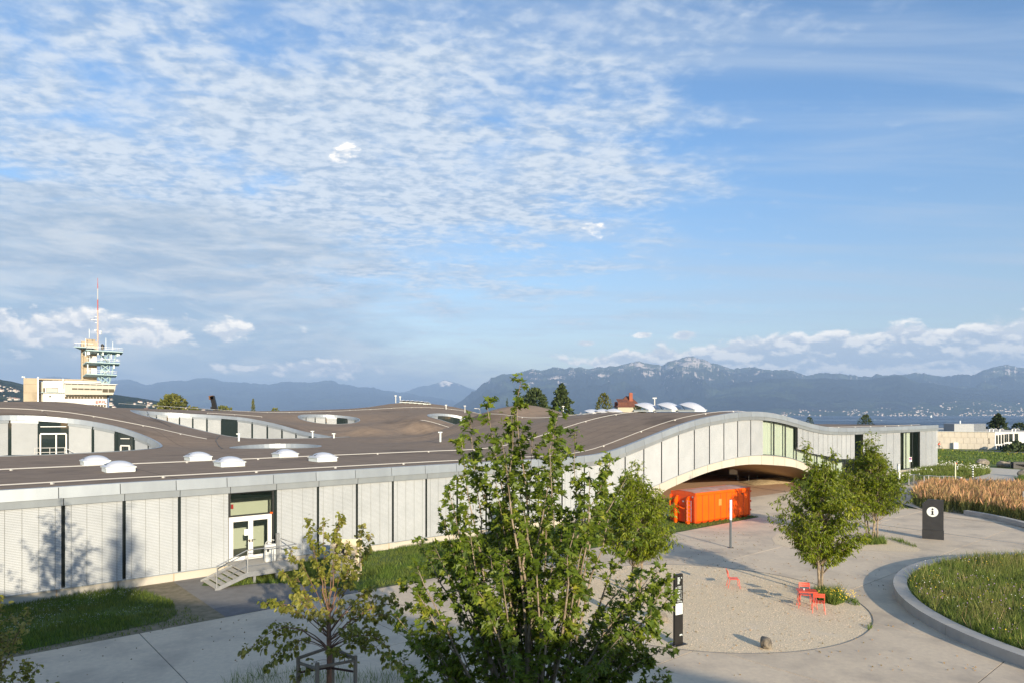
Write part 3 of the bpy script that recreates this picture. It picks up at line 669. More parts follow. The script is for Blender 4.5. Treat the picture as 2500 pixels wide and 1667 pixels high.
# ---- courtyards
def courtyard(idx, nbay, wins):
    h = HOLES[idx]; q = hole_pts(h, nbay); zf = [rz1(*p) for p in q]; c = h[0]
    inn = lambda i, d_, z: (q[i % nbay][0] + (c[0] - q[i % nbay][0]) / math.dist(q[i % nbay], c) * d_, q[i % nbay][1] + (c[1] - q[i % nbay][1]) / math.dist(q[i % nbay], c) * d_, z)
    # smooth fascia ring in panels, glazing, blinds
    K = nbay * 4; qq = hole_pts(h, K); zq = roofz(np.array([p[0] for p in qq]), np.array([p[1] for p in qq]))
    def rp(i, d_, dz): p = qq[i % K]; l = math.dist(p, c); return (p[0] + (c[0] - p[0]) / l * d_, p[1] + (c[1] - p[1]) / l * d_, zq[i % K] + dz)
    for k in range(nbay):
        b = MB(); V = []
        for j in range(5):
            i = k * 4 + j; V += [rp(i, -.12, .05), rp(i, .10, .06), rp(i, .22, -.46), rp(i, .10, -.47)]
        for j in range(4):
            a = 4 * j
            for e in range(4): b.f.append((a + e, a + 4 + e, a + 4 + (e + 1) % 4, a + (e + 1) % 4))
        b.v = V; part(b, 'courtyard_fascia', 'metal_fascia', smooth=False)
    far = [k for k in range(nbay) if (q[k][1] + q[(k + 1) % nbay][1]) / 2 > c[1] - h[2] * .25]
    b = MB(); V = [];
    for i in range(K + 1): V += [rp(i, -.02, -.3), rp(i, -.02, -4.4)]
    for i in range(K): b.f.append((2 * i, 2 * i + 1, 2 * i + 3, 2 * i + 2))
    b.v = V; part(b, 'courtyard_glazing', 'glass_dark', fixn=False)
    for k in far:
        if k in wins: continue
        g = .06; V = []; Fa = []; NSl = 30
        A0 = Vector(rp(k * 4, .06, 0)).lerp(Vector(rp(k * 4 + 4, .06, 0)), g); A1 = Vector(rp(k * 4, .06, 0)).lerp(Vector(rp(k * 4 + 4, .06, 0)), 1 - g)
        for i in range(NSl):
            for f_, of in ((i / NSl, .05), ((i + .92) / NSl, .0)):
                for A in (A0, A1):
                    n_ = Vector((c[0] - A.x, c[1] - A.y, 0)).normalized() * of; V.append((A.x + n_.x, A.y + n_.y, A.z - 4.0 + 3.25 * f_))
            o = 4 * i; Fa.append((o, o + 1, o + 3, o + 2))
        link(npmesh('blind', V, Fa), 'blind', M['slat'], bd, world=True)
        b = MB(); B0, B1 = Vector(rp(k * 4, .1, -.6)).lerp(Vector(rp(k * 4 + 4, .1, -.6)), .03), Vector(rp(k * 4, .1, -.6)).lerp(Vector(rp(k * 4 + 4, .1, -.6)), .97)
        b.bar(B0, B1, .06, .28); part(b, 'blind_housing', 'metal_fascia')
    if idx in (0, 1):
        b = MB(); b.add([(p[0], p[1], zf[i] - 4.25) for i, p in enumerate(q)], [tuple(range(nbay))]); part(b, 'courtyard_floor', 'pale_path', fixn=False)
    return rp
rp0 = courtyard(0, 27, (5, 8)); courtyard(1, 40, (3, 7, 13)); courtyard(2, 16, (3,)); courtyard(3, 18, (2, 6, 7)); courtyard(4, 10, ()); courtyard(5, 12, ())
# door bay and stairs in the nearest courtyard
def facing(i, K=27): p = rp0(i * 4 + 2, .12, 0); l = Vector((44 * -1 - p[0], 62 - p[1], 0)).normalized(); return Vector(p), l
for k, wd in ((8, 1.0), (5, .5)):
    p, l = facing(k); sx = Vector((-l.y, l.x, 0)); z0 = p.z - 4.05
    b = MB()
    hw = 1.15 * wd
    for u in (-hw, hw) + ((.25,) if wd == 1 else ()): b.box(p + sx * u + Vector((0, 0, -4.05 + 1.15)), (.12, .12, 2.3), l.to_track_quat('Y', 'Z').to_matrix())
    for z in (.06, 2.35): b.bar(p - sx * hw + Vector((0, 0, -4.05 + z)), p + sx * hw + Vector((0, 0, -4.05 + z)), .12, .14)
    b.bar(p - sx * hw + Vector((0, 0, -.95)), p + sx * hw + Vector((0, 0, -.95)), .1, .08)
    part(b, 'courtyard_door', 'door_white')
p, l = facing(8); sx = Vector((-l.y, l.x, 0)); base = p + l * .9 + Vector((0, 0, -4.1))
b = MB(); b.bar(base - sx * 1.3, base + sx * 1.3, 1.6, .16); part(b, 'courtyard_landing', 'white')
b = MB()
e0, e1, e2 = base + l * .8 - sx * 1.3, base + l * .8 + sx * 1.3, base + l * .8 + sx * 5.6 + Vector((0, 0, -2.6))
if (sx.x < 0): e0, e1, e2 = base + l * .8 + sx * 1.3, base + l * .8 - sx * 1.3, base + l * .8 - sx * 5.6 + Vector((0, 0, -2.6))
for h_ in (.55, 1.0): b.tube([e0 + Vector((0, 0, h_)), e1 + Vector((0, 0, h_)), e2 + Vector((0, 0, h_))], .035)
for f_ in (0, .5, 1): q = e0.lerp(e1, f_); b.tube([q, q + Vector((0, 0, 1.0))], .035)
for f_ in (.33, .66, 1): q = e1.lerp(e2, f_); b.tube([q, q + Vector((0, 0, 1.0))], .035)
part(b, 'courtyard_railing', 'pipe_white')

# ---- lines along the roof
def roofline(pts, r, name='safety_line', m='pipe_white', posts=0, lift=.10):
    P_ = []
    for i in range(len(pts) - 1):
        a, c = Vector(pts[i]), Vector(pts[i + 1]); k = max(2, int((c - a).length / 1.2))
        for j in range(k): P_.append(a.lerp(c, j / k))
    P_.append(Vector(pts[-1])); z = [rz(p.x, p.y) for p in P_]
    b = MB(); b.tube([(p.x, p.y, zz_ + lift) for p, zz_ in zip(P_, z)], r, 5)
    for i in range(0, len(P_), 4): b.box((P_[i].x, P_[i].y, z[i] + lift / 2), (.12, .12, lift))
    return part(b, name, m)
roofline([W(s, 1.9).xy for s in (S0, 30, 60, S1 - 1)], .026)
roofline([W(s, 13.5).xy for s in (S0 + 4, 20, 44, 60)], .033)
for l_ in (((-75, 66), (-50, 77), (-41, 78.5), (-34, 76)), ((-27, 116), (-15, 117.5), (-4, 119)), ((-95, 165), (-55, 150), (-38, 165), (-14, 172), (2, 172)), ((-58, 130), (-48, 131)), ((-3, 92), (10, 84), (22, 92))):
    roofline(l_, .038)
roofline([(-36, 84), (-33, 76), (-28, 66)], .03, 'cable', 'dark_frame', lift=.04); roofline([(-60, 112), (-52, 98), (-44, 88)], .03, 'cable', 'dark_frame', lift=.04)

# ---- roof lights: curb, dome, flat dark triangles laid on the dome
def skylight(x, y, sz=1.5, tilt=None, az_=TH):
    z = rz(x, y); Rz = Matrix.Rotation(-az_, 3, 'Z'); 
    b = MB(); ck = .30 if tilt is None else .16; b.box((x, y, z + .25 - ck / 2), (sz, sz, ck), Rz); b.box((x, y, z + .27), (sz * 1.08, sz * 1.08, .05), Rz)
    o = part(b, 'skylight', 'white')
    V = []; K = 12; hh = sz * .22
    T = Matrix.Identity(3) if tilt is None else Matrix.Rotation(tilt, 3, 'X')
    hinge = Vector((0, sz * .52, 0)) if tilt else Vector((0, 0, 0))
    for i in range(K + 1):
        for j in range(K + 1):
            u, v = i / K * 2 - 1, j / K * 2 - 1; hgt = hh * (1 - u ** 4 * .0 - u * u) ** .0 * max(0, (1 - u * u)) ** .6 * max(0, (1 - v * v)) ** .6
            p = Rz @ (T @ (Vector((u * sz * .52, v * sz * .52, hgt)) - hinge) + hinge); V.append((x + p.x, y + p.y, z + .31 + p.z))
    Fa = [(i * (K + 1) + j, (i + 1) * (K + 1) + j, (i + 1) * (K + 1) + j + 1, i * (K + 1) + j + 1) for i in range(K) for j in range(K)]
    d = link(npmesh('dome', V, Fa), 'dome', M['dome'], None, smooth=True); d.parent = o
    if tilt:
        s_ = MB()
        for u in (-.35, .35):
            p = Rz @ (T @ (Vector((u * sz, -sz * .48, 0)) - hinge) + hinge); q_ = Rz @ Vector((u * sz, -sz * .2, 0)); s_.tube([(x + q_.x, y + q_.y, z + .3), (x + p.x, y + p.y, z + .31 + p.z)], .03, 5)
        sub(s_, 'stay', 'dark_frame', o)
    else:
        for u in (-.36, .22):
            b = MB(); v = -.80; hgt = hh * (1 - u * u) ** .6 * (1 - v * v) ** .6
            for du, dz_ in ((-.10, 0), (.10, 0), (0, .16)): pass
            pp = []
            for du, dv in ((-.16, -.12), (.16, -.12), (0, .26)):
                uu, vv = u + du, v + dv; hg = hh * (1 - uu * uu) ** .6 * (1 - vv * vv) ** .6 + .012; p = Rz @ Vector((uu * sz * .52, vv * sz * .535, hg)); pp.append((x + p.x, y + p.y, z + .31 + p.z))
            b.add(pp, [(0, 1, 2)]); sub(b, 'dark_triangle', 'black', o, fixn=False)
    return o
def on_roof(px, py):
    """where the sight line through a picture point meets the flat part of the roof"""
    z = 5.0
    for _ in range(12): q = G(px, py, z + .25); z = rz(q.x, q.y)
    return q
for px, py, s_ in ((232, 1124, 1.75), (289, 1139, 1.75), (483, 1114, 1.75), (560, 1127, 1.75), (696, 1107, 1.75), (788, 1116, 1.75)):
    q = on_roof(px, py); skylight(q.x, q.y, s_ * .84)
for px, D in ((1535, 79), (1590, 77.5), (1645, 76)): x = (px + 45 - CX) / F * D; skylight(x, D, 2.15, R(-16), TH + R(90))
for px, D in ((1478, 92), (1505, 91), (1532, 90)): x = (px - 30 - CX) / F * D; skylight(x, D, 1.8, R(-14), TH + R(90))
for k in range(6): x = (985 + 12 * k - CX) / F * 181; skylight(x, 181 - k * .4, 1.5, R(-14), TH - R(30))
# small vents and posts on the roof
for px, py, h_ in ((583, 1070, .5), (763, 1063, .6), (1075, 1071, .7), (815, 1064, .3)):
    q = on_roof(px, py); b = MB(); b.tube([(q.x, q.y, q.z - .3), (q.x, q.y, q.z + h_)], .10, 8); b.box((q.x, q.y, q.z + h_ + .05), (.42, .42, .12)); part(b, 'roof_vent', 'white')
for px, D, h_ in ((966, 182, 1.9), (977, 182, 1.6), (1089, 170, 1.0)):
    x = (px - CX) / F * D; z = rz(x, D); b = MB(); b.tube([(x, D, z), (x, D, z + h_)], .13, 6); b.box((x, D, z + h_), (.5, .3, .3)); part(b, 'roof_sensor', 'steel_painted')
# ------------------------------------------------------------------ far hills and mountains
def vnoise(x, y, seed):
    xi, yi = np.floor(x).astype(int), np.floor(y).astype(int); fx, fy = x - xi, y - yi; fx = fx * fx * (3 - 2 * fx); fy = fy * fy * (3 - 2 * fy)
    def hsh(a, b_): n = (a * 374761393 + b_ * 668265263 + seed * 974711) & 0x7fffffff; n = ((n ^ (n >> 13)) * 1274126177) & 0x7fffffff; return ((n ^ (n >> 16)) & 0xffff) / 65535.0
    return (hsh(xi, yi) * (1 - fx) + hsh(xi + 1, yi) * fx) * (1 - fy) + (hsh(xi, yi + 1) * (1 - fx) + hsh(xi + 1, yi + 1) * fx) * fy
def ridged(x, y, seed, o=5):
    s = 0; a = .5
    for i in range(o): s = s + a * (1 - np.abs(2 * vnoise(x * 2 ** i, y * 2 ** i, seed + i) - 1)); a *= .52
    return s
def mountain(name, prof, D0, D1, seed, m, jag=1.2, relief=.10, step=1.6, rows=64, back=.25, powr=1.15, base_z=-26):
    prof = np.array(prof, float); px = np.arange(prof[0, 0], prof[-1, 0] + .1, step); y = np.interp(px, prof[:, 0], prof[:, 1])
    y = y + jag * (ridged(px / 24, px * 0, seed, 4) - .5) * 3.2 * np.clip((HY + 2 - y) / 40, 0, 1)
    zr = EYE + (HY - y) / F * D1; f = np.r_[np.linspace(0, 1, rows), 1 + np.linspace(.02, 1, 6) * back]
    V = np.zeros((len(f), len(px), 3))
    for i, t in enumerate(f):
        D = D0 + (D1 - D0) * t; X = (px - CX) / F * D
        if t <= 1:
            sh = t ** powr; rn = ridged(X / (D1 * .06), D / (D1 * .05) + X * 0, seed + 9, 6) - .62
            z = base_z + (zr - base_z) * sh + rn * (zr - base_z) * relief * 4 * (t * (1 - t)) ** .6 * (1 if t < 1 else 0)
            z = np.minimum(z, base_z + 1 + (zr - base_z) * (D / D1) * .985 if t < .995 else z)
        else: z = base_z + (zr - base_z) * (1 - ((t - 1) / back) * .9)
        V[i, :, 0] = X; V[i, :, 1] = D; V[i, :, 2] = z
    n1, n2 = len(f), len(px); ii, jj = np.meshgrid(np.arange(n1 - 1), np.arange(n2 - 1), indexing='ij'); a = (ii * n2 + jj).ravel()
    me = npmesh(name, V, np.stack([a, a + 1, a + n2 + 1, a + n2], 1)); return link(me, name, m, kind='structure', smooth=True), (px, V, rows)
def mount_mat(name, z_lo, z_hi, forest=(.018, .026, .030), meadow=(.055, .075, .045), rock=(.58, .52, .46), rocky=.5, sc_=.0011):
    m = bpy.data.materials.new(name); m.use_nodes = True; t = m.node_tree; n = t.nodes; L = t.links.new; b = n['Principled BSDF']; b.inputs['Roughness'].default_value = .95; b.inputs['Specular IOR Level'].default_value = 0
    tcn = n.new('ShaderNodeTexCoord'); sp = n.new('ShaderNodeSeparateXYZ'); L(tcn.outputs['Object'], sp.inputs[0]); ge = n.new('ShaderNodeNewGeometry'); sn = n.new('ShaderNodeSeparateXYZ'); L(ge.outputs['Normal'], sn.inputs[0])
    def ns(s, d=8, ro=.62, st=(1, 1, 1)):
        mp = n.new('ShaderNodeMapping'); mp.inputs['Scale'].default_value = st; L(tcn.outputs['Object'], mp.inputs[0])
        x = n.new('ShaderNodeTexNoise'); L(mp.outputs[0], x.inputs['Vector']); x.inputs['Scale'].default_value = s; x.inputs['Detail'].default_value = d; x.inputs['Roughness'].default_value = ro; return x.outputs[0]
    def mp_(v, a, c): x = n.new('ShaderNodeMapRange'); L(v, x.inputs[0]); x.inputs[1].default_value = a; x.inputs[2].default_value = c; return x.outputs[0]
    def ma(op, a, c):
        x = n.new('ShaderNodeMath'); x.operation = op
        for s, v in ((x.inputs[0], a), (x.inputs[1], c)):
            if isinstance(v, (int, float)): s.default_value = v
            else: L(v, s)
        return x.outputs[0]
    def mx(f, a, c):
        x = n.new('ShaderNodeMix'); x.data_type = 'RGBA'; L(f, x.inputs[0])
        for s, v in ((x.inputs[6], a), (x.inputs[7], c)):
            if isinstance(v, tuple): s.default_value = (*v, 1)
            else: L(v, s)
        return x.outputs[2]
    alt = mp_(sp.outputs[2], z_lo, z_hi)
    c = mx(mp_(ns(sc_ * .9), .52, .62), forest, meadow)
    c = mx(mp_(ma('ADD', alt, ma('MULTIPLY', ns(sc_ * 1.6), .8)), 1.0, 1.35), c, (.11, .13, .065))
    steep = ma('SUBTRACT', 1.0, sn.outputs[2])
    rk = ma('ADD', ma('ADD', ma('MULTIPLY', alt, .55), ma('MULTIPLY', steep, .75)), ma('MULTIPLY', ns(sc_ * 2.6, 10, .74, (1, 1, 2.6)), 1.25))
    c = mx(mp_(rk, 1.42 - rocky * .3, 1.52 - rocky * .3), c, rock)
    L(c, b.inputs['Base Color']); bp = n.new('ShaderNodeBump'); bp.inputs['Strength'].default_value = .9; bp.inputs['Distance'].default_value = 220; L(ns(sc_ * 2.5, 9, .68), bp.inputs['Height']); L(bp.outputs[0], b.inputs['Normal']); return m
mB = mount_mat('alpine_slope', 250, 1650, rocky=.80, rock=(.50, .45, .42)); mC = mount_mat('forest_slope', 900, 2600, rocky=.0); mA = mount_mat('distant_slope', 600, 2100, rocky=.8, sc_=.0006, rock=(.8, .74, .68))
mH = mount_mat('lavaux_hill', 500, 1800, forest=(.035, .06, .025), meadow=(.12, .15, .06), rocky=-.5, sc_=.004)
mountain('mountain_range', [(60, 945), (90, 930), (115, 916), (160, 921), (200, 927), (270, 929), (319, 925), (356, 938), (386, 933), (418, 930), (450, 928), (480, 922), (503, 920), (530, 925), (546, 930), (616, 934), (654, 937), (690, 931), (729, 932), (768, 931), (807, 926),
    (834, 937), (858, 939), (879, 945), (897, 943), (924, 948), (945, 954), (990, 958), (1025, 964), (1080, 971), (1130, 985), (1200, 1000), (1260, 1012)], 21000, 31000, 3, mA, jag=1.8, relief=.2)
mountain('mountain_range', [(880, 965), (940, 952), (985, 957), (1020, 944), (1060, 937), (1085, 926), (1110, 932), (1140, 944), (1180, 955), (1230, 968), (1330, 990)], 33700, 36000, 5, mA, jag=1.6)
mountain('mountain_range', [(1085, 1013), (1106, 990), (1139, 966), (1169, 945), (1199, 922), (1229, 912), (1253, 913), (1272, 905), (1299, 898), (1320, 907), (1350, 896), (1380, 898), (1413, 895), (1440, 898), (1470, 896), (1509, 893), (1551, 881), (1584, 886), (1614, 890), (1655, 877), (1691, 868), (1721, 877),
    (1745, 887), (1787, 899), (1811, 896), (1841, 894), (1871, 903), (1932, 902), (1968, 917), (2010, 911), (2046, 910), (2085, 914), (2127, 922), (2139, 914), (2160, 915), (2199, 913), (2225, 911), (2247, 909), (2303, 920), (2339, 911), (2375, 914), (2400, 903), (2423, 895), (2456, 890), (2500, 896), (2560, 898), (2640, 910)],
    13500, 20500, 11, mB, jag=2.6, relief=.30, step=1.0, rows=90)
mountain('forested_ridge', [(1560, 1012), (1640, 985), (1720, 958), (1800, 934), (1884, 923), (1968, 924), (2010, 922), (2070, 926), (2130, 925), (2165, 917), (2199, 914), (2243, 933), (2279, 935), (2339, 946), (2420, 948), (2500, 951), (2640, 958)],
    12500, 16500, 21, mC, jag=1.0, relief=.16, powr=1.0)
_, hillA = mountain('shore_slope', [(1080, 1014), (1200, 1008), (1500, 1000), (1800, 988), (1950, 980), (2100, 984), (2300, 976), (2500, 982), (2640, 980)], 12300, 14200, 31, mount_mat('shore_fields', 400, 2200, forest=(.03, .055, .028), meadow=(.085, .115, .05), rocky=-.6, sc_=.0028), jag=.3, relief=.05, powr=1.0, rows=30)
_, hillB = mountain('town_hill', [(-140, 915), (-60, 918), (0, 925), (30, 931), (54, 937), (85, 943), (110, 944), (150, 950), (278, 962), (321, 968), (386, 978), (430, 986), (520, 1000), (640, 1008), (700, 1011)], 2600, 5200, 41, mH, jag=.5, relief=.08, powr=1.0, rows=40)
# towns: small pale houses with brown roofs, far too many to count
def town(name, lab, hill, px0, px1, n, f0, f1, sz, seed, m, mroof, clump=1.0):
    r = np.random.default_rng(seed); px, V, rows = hill; vs = []; fs = []; b = MB(); c = MB()
    k = 0
    while k < n:
        u = r.uniform(px0, px1); f = f0 + (f1 - f0) * r.random() ** 1.7
        if vnoise(np.array([u / 38.]), np.array([f * 9.]), seed)[0] < .42 * clump: continue
        j = min(int(np.searchsorted(px, u)), len(px) - 1); i = int(f * (rows - 1)); q = V[i, j]; s = sz * r.uniform(.6, 1.6); h = s * r.uniform(.5, .9); w_ = s * r.uniform(.7, 1.8)
        b.box((q[0] + r.uniform(-s, s) * 2, q[1], q[2] + h / 2), (w_, s, h)); v = b.v[-1]; x0 = b.v[-8][0]; 
        xm = q[0]; bx_, by_ = (b.v[-8][0] + b.v[-7][0]) / 2, q[1]
        c.add([(bx_ - w_ * .55, by_ - s * .55, q[2] + h), (bx_ + w_ * .55, by_ - s * .55, q[2] + h), (bx_ + w_ * .55, by_, q[2] + h * 1.5), (bx_ - w_ * .55, by_, q[2] + h * 1.5)], [(0, 1, 2, 3)]); k += 1
    me = bpy.data.meshes.new(name); n0 = len(b.v); me.from_pydata(b.v + c.v, [], b.f + [tuple(i + n0 for i in q) for q in c.f]); me.materials.append(m); me.materials.append(mroof)
    me.polygons.foreach_set('material_index', [0] * len(b.f) + [1] * len(c.f)); o = link(me, name, None); o['kind'] = 'stuff'; o['label'] = lab; o['category'] = 'town'
mTw = mat('town_wall', (.68, .62, .54), .8, island=.25); mTr = mat('town_roof', (.24, .14, .09), .9, island=.3)
town('lakeside_town', 'scattered pale houses of the towns along the far lake shore', hillA, 1750, 2560, 380, .01, .55, 13, 1, mTw, mTr); town('lakeside_town', 'few pale houses high on the dark slope above the lake', hillA, 1350, 2500, 120, .3, .95, 13, 2, mTw, mTr)
town('hillside_town', 'pale houses and villages spread over the green hill left of the tower', hillB, -120, 640, 620, .03, .75, 9, 3, mTw, mTr)

# the air
hz = MB(); hz.box((0, 21000, 929.5), (70000, 54000, 1941)); ho = hz.build('haze', None); ho['kind'] = 'stuff'
# box from -41 m to +1900 m; 6 km behind the camera, 48 km in front of it
hm = bpy.data.materials.new('haze_air'); hm.use_nodes = True; t = hm.node_tree; t.nodes.remove(t.nodes['Principled BSDF']); pv = t.nodes.new('ShaderNodeVolumePrincipled')
pv.inputs['Color'].default_value = (.43, .64, 1.0, 1); pv.inputs['Density'].default_value = 5.0e-5; pv.inputs['Anisotropy'].default_value = 0.0
t.links.new(pv.outputs[0], t.nodes['Material Output'].inputs['Volume']); ho.data.materials.append(hm)
# ------------------------------------------------------------------ entrance door bay of the front
RF = Matrix(((DV.x, -BV.x * -1, 0), (DV.y, -BV.y * -1, 0), (0, 0, 1)))           # columns: along the facade, into the building
RF = Matrix(((DV.x, BV.x, 0), (DV.y, BV.y, 0), (0, 0, 1)))
s3, s4 = 3 * BW, 4 * BW
def fb(b, s0, s1, t0, t1, z0, z1): p = W((s0 + s1) / 2, (t0 + t1) / 2, (z0 + z1) / 2); return b.box(p, (abs(s1 - s0), abs(t1 - t0), z1 - z0), RF)
zl = .50; zh = ztop(3.5) - .80
b = MB()
fb(b, s3 + .02, s3 + .10, -.02, .10, zl, zl + 2.38); fb(b, s4 - .26, s4 - .16, -.02, .10, zl, zl + 2.38); fb(b, s3 + .10, s4 - .26, -.02, .10, zl + 2.26, zl + 2.38); fb(b, s3 + .10, s4 - .26, -.02, .10, zl, zl + .04)
door = part(b, 'entrance_door', 'door_white')
mid = (s3 + .10 + s4 - .26) / 2
for a, c, hs in ((s3 + .105, mid - .005, 1), (mid + .005, s4 - .265, -1)):
    b = MB(); fw = .12
    fb(b, a, a + fw, -.04, .02, zl + .05, zl + 2.25); fb(b, c - fw, c, -.04, .02, zl + .05, zl + 2.25); fb(b, a + fw, c - fw, -.04, .02, zl + 2.12, zl + 2.25); fb(b, a + fw, c - fw, -.04, .02, zl + .05, zl + .27)
    sub(b, 'door_leaf', 'door_white', door)
    g = MB(); fb(g, a + fw, c - fw, -.015, -.005, zl + .27, zl + 2.12); sub(g, 'door_glass', 'glass_clear', door)
    h = MB(); x = c - .06 if hs > 0 else a + .06; p = W(x, -.07, zl + 1.05); h.box(p, (.05, .05, .14), RF); q = W(x - hs * .09, -.10, zl + 1.09); h.box(q, (.16, .03, .03), RF); sub(h, 'handle', 'dark_frame', door)
h = MB(); fb(h, s3 + .80, s3 + 1.0, -.055, -.045, zl + 1.35, zl + 1.68); sub(h, 'paper_notice', 'white', door)
b = MB(); fb(b, s3 + .02, s3 + .10, -.03, .10, zl + 2.385, zh); fb(b, s4 - .12, s4 - .04, -.03, .10, zl, zh); fb(b, s3 + .10, s4 - .12, -.03, .10, zh - .08, zh); fb(b, s3 + .10, s4 - .12, -.03, .10, zl + 2.385, zl + 2.46)
tr = part(b, 'transom_window', 'dark_frame'); g = MB(); fb(g, s3 + .10, s4 - .12, .0, .012, zl + 2.46, zh - .08); sub(g, 'pane', 'glass_clear', tr)
b = MB(); p = W(s4 - .20, -.08, zl + 2.42); b.lathe([(0, -.04), (.07, -.03), (.085, .02), (.06, .06), (0, .075)], p, 10); part(b, 'warning_light', mat('orange_lens', (.85, .12, .01), .3))
# vestibule behind the door
b = MB(); fb(b, s3 - 1.5, s4 + 3.0, .35, 5.2, zl - .06, zl - .01); part(b, 'vestibule_floor', 'room_floor')
b = MB(); fb(b, s3 - 1.5, s4 + 2.2, 3.6, 3.7, zl, zl + 2.9); part(b, 'vestibule_wall', 'room')
b = MB(); fb(b, s3 - 1.5, s3 - 1.4, .3, 3.6, zl, zl + 3.2); fb(b, s4 + 2.2, s4 + 2.3, .3, 5.2, zl, zl + 3.2); part(b, 'vestibule_cheek', 'room')
b = MB(); fb(b, s3 + .35, s3 + 1.15, 3.55, 3.6, zl, zl + 2.05); part(b, 'inner_door', 'room_floor')
b = MB(); fb(b, s3 + 1.3, s3 + 1.42, 3.5, 3.59, zl + 2.35, zl + 2.6); part(b, 'alarm_box', mat('red_box', (.45, .02, .02), .5))

# ------------------------------------------------------------------ entrance stairs and landing
st = thing('entrance_stairs', 'grey steel landing with five steps and tube railings under the glazed double door', 'stairs', tuple(W(s3, -1, 0)))
def P3(s, t, z): return W(s, t, z)
def tpart(th, b, nm, m, **k): return b.build(nm, M[m] if isinstance(m, str) else m, th, world=True, **k)
LS0, LS1, LT, LZ = 7.1, 9.6, -3.3, .62
b = MB(); fb(b, LS0, LS1, LT, -.26, LZ - .06, LZ); tpart(st, b, 'landing_plate', 'plinth')
b = MB(); fb(b, LS0 - .02, LS1 + .02, LT - .06, LT - .01, LZ - .22, LZ + .02); tpart(st, b, 'landing_beam', 'steel')
b = MB(); fb(b, LS1 + .02, LS1 + .07, LT - .06, -.3, LZ - .22, LZ + .02); tpart(st, b, 'landing_beam', 'steel')
for s_ in (LS0 + .4, LS0 + 1.5): b = MB(); fb(b, s_, s_ + .12, LT + .2, LT + .32, -.02, LZ - .06); tpart(st, b, 'post', 'steel')
for k in range(5):
    b = MB(); z = LZ - .108 * (k + 1); s_ = LS0 - .285 * (k + .5)
    fb(b, s_ - .15, s_ + .13, LT + .03, -1.15, z - .04, z); tpart(st, b, 'step', 'plinth')
for t_ in (LT - .03, -1.12):
    b = MB(); b.extrude([P3(LS0, t_, LZ + .02), P3(LS0, t_, LZ - .22), P3(LS0 - 1.30, t_, -.01), P3(LS0 - 1.50, t_, -.01), P3(LS0 - 1.50, t_, .10)], -BV * .05); tpart(st, b, 'stringer', 'steel')
b = MB(); T_ = LT - .03
top = [P3(LS0 - 1.42, T_, LZ + .50), P3(LS0, T_, LZ + 1.08), P3(LS1, T_, LZ + 1.08)]
b.tube(top, .026, 8); tpart(st, b, 'handrail', 'steel')
for dz_ in (.38, .76):
    b = MB(); b.tube([p - Vector((0, 0, dz_)) for p in top], .013, 6); tpart(st, b, 'rail', 'steel')
for s_ in (LS0 - 1.40, LS0 + .04, LS0 + 1.3, LS1):
    zt2 = LZ + 1.08 if s_ >= LS0 else LZ + .5; zb2 = LZ - .2 if s_ >= LS0 else .0
    b = MB(); b.tube([P3(s_, T_, zb2), P3(s_, T_, zt2)], .024, 8); tpart(st, b, 'railing_post', 'steel')
b = MB(); b.tube([P3(LS1, T_, LZ + 1.08), P3(LS1, -1.3, LZ + 1.08)], .024, 8); b.tube([P3(LS1, T_, LZ + .7), P3(LS1, -1.3, LZ + .7)], .013, 6); b.tube([P3(LS1, T_, LZ + .32), P3(LS1, -1.3, LZ + .32)], .013, 6); b.tube([P3(LS1, -1.3, LZ), P3(LS1, -1.3, LZ + 1.08)], .024, 8); tpart(st, b, 'side_railing', 'steel')
lf = thing('wheelchair_lift', 'grey metal platform lift cabinet with a tall column, on the landing right of the door', 'lift', tuple(W(9.0, -1.6, LZ)))
b = MB(); fb(b, 8.62, 9.18, -1.75, -1.5, LZ + .01, LZ + .92); tpart(lf, b, 'cabinet', 'steel_painted', bevel=.03)
b = MB(); b.tube([P3(8.60, -1.76, LZ + .7), P3(8.62, -1.78, LZ + 1.05), P3(8.82, -1.78, LZ + 1.2), P3(9.05, -1.78, LZ + 1.12)], .025, 6); tpart(lf, b, 'hoop', 'steel_painted')
b = MB(); fb(b, 9.24, 9.40, -1.65, -1.5, LZ + .01, LZ + 1.42); tpart(lf, b, 'column', 'steel')
b = MB(); fb(b, 8.68, 8.80, -1.762, -1.75, LZ + .55, LZ + .7); tpart(lf, b, 'control_panel', 'dark_frame')

# ------------------------------------------------------------------ wood waste box
def flat_text(body, size, origin, ux, uz, m, parent, name='lettering', extrude=.003, align='CENTER', shear=0, bold=0):
    c = bpy.data.curves.new(name, 'FONT'); c.body = body; c.size = size; c.extrude = extrude; c.align_x = align; c.offset = bold; c.resolution_u = 3; c.materials.append(m)
    o = bpy.data.objects.new(name, c); C.objects.link(o); ux = Vector(ux).normalized(); uz = Vector(uz).normalized(); n_ = ux.cross(uz)
    mw = Matrix(((ux.x, uz.x, n_.x, origin[0]), (ux.y, uz.y, n_.y, origin[1]), (ux.z, uz.z, n_.z, origin[2]), (0, 0, 0, 1)))
    dg = bpy.context.evaluated_depsgraph_get(); me = bpy.data.meshes.new_from_object(o.evaluated_get(dg)); bpy.data.objects.remove(o)
    me.transform(mw); o = link(me, name, m, parent, world=True); o['kind'] = 'stuff'; return o
pc = G(812, 1412); fr_l = G(866, 1421); fr_r = G(933 - 55, 1414)
wa = 0.28                                    # turn of the box
bc = Vector((-8.35, 34.4, 0)); ux = Vector((math.cos(.12), math.sin(.12), 0)); uy = Vector((-ux.y, ux.x, 0))
wb = thing('wood_bin', 'tall cream board container marked BOIS with a recycling sign, on the grass', 'bin', tuple(bc))
Rb = Matrix(((ux.x, uy.x, 0), (ux.y, uy.y, 0), (0, 0, 1)))
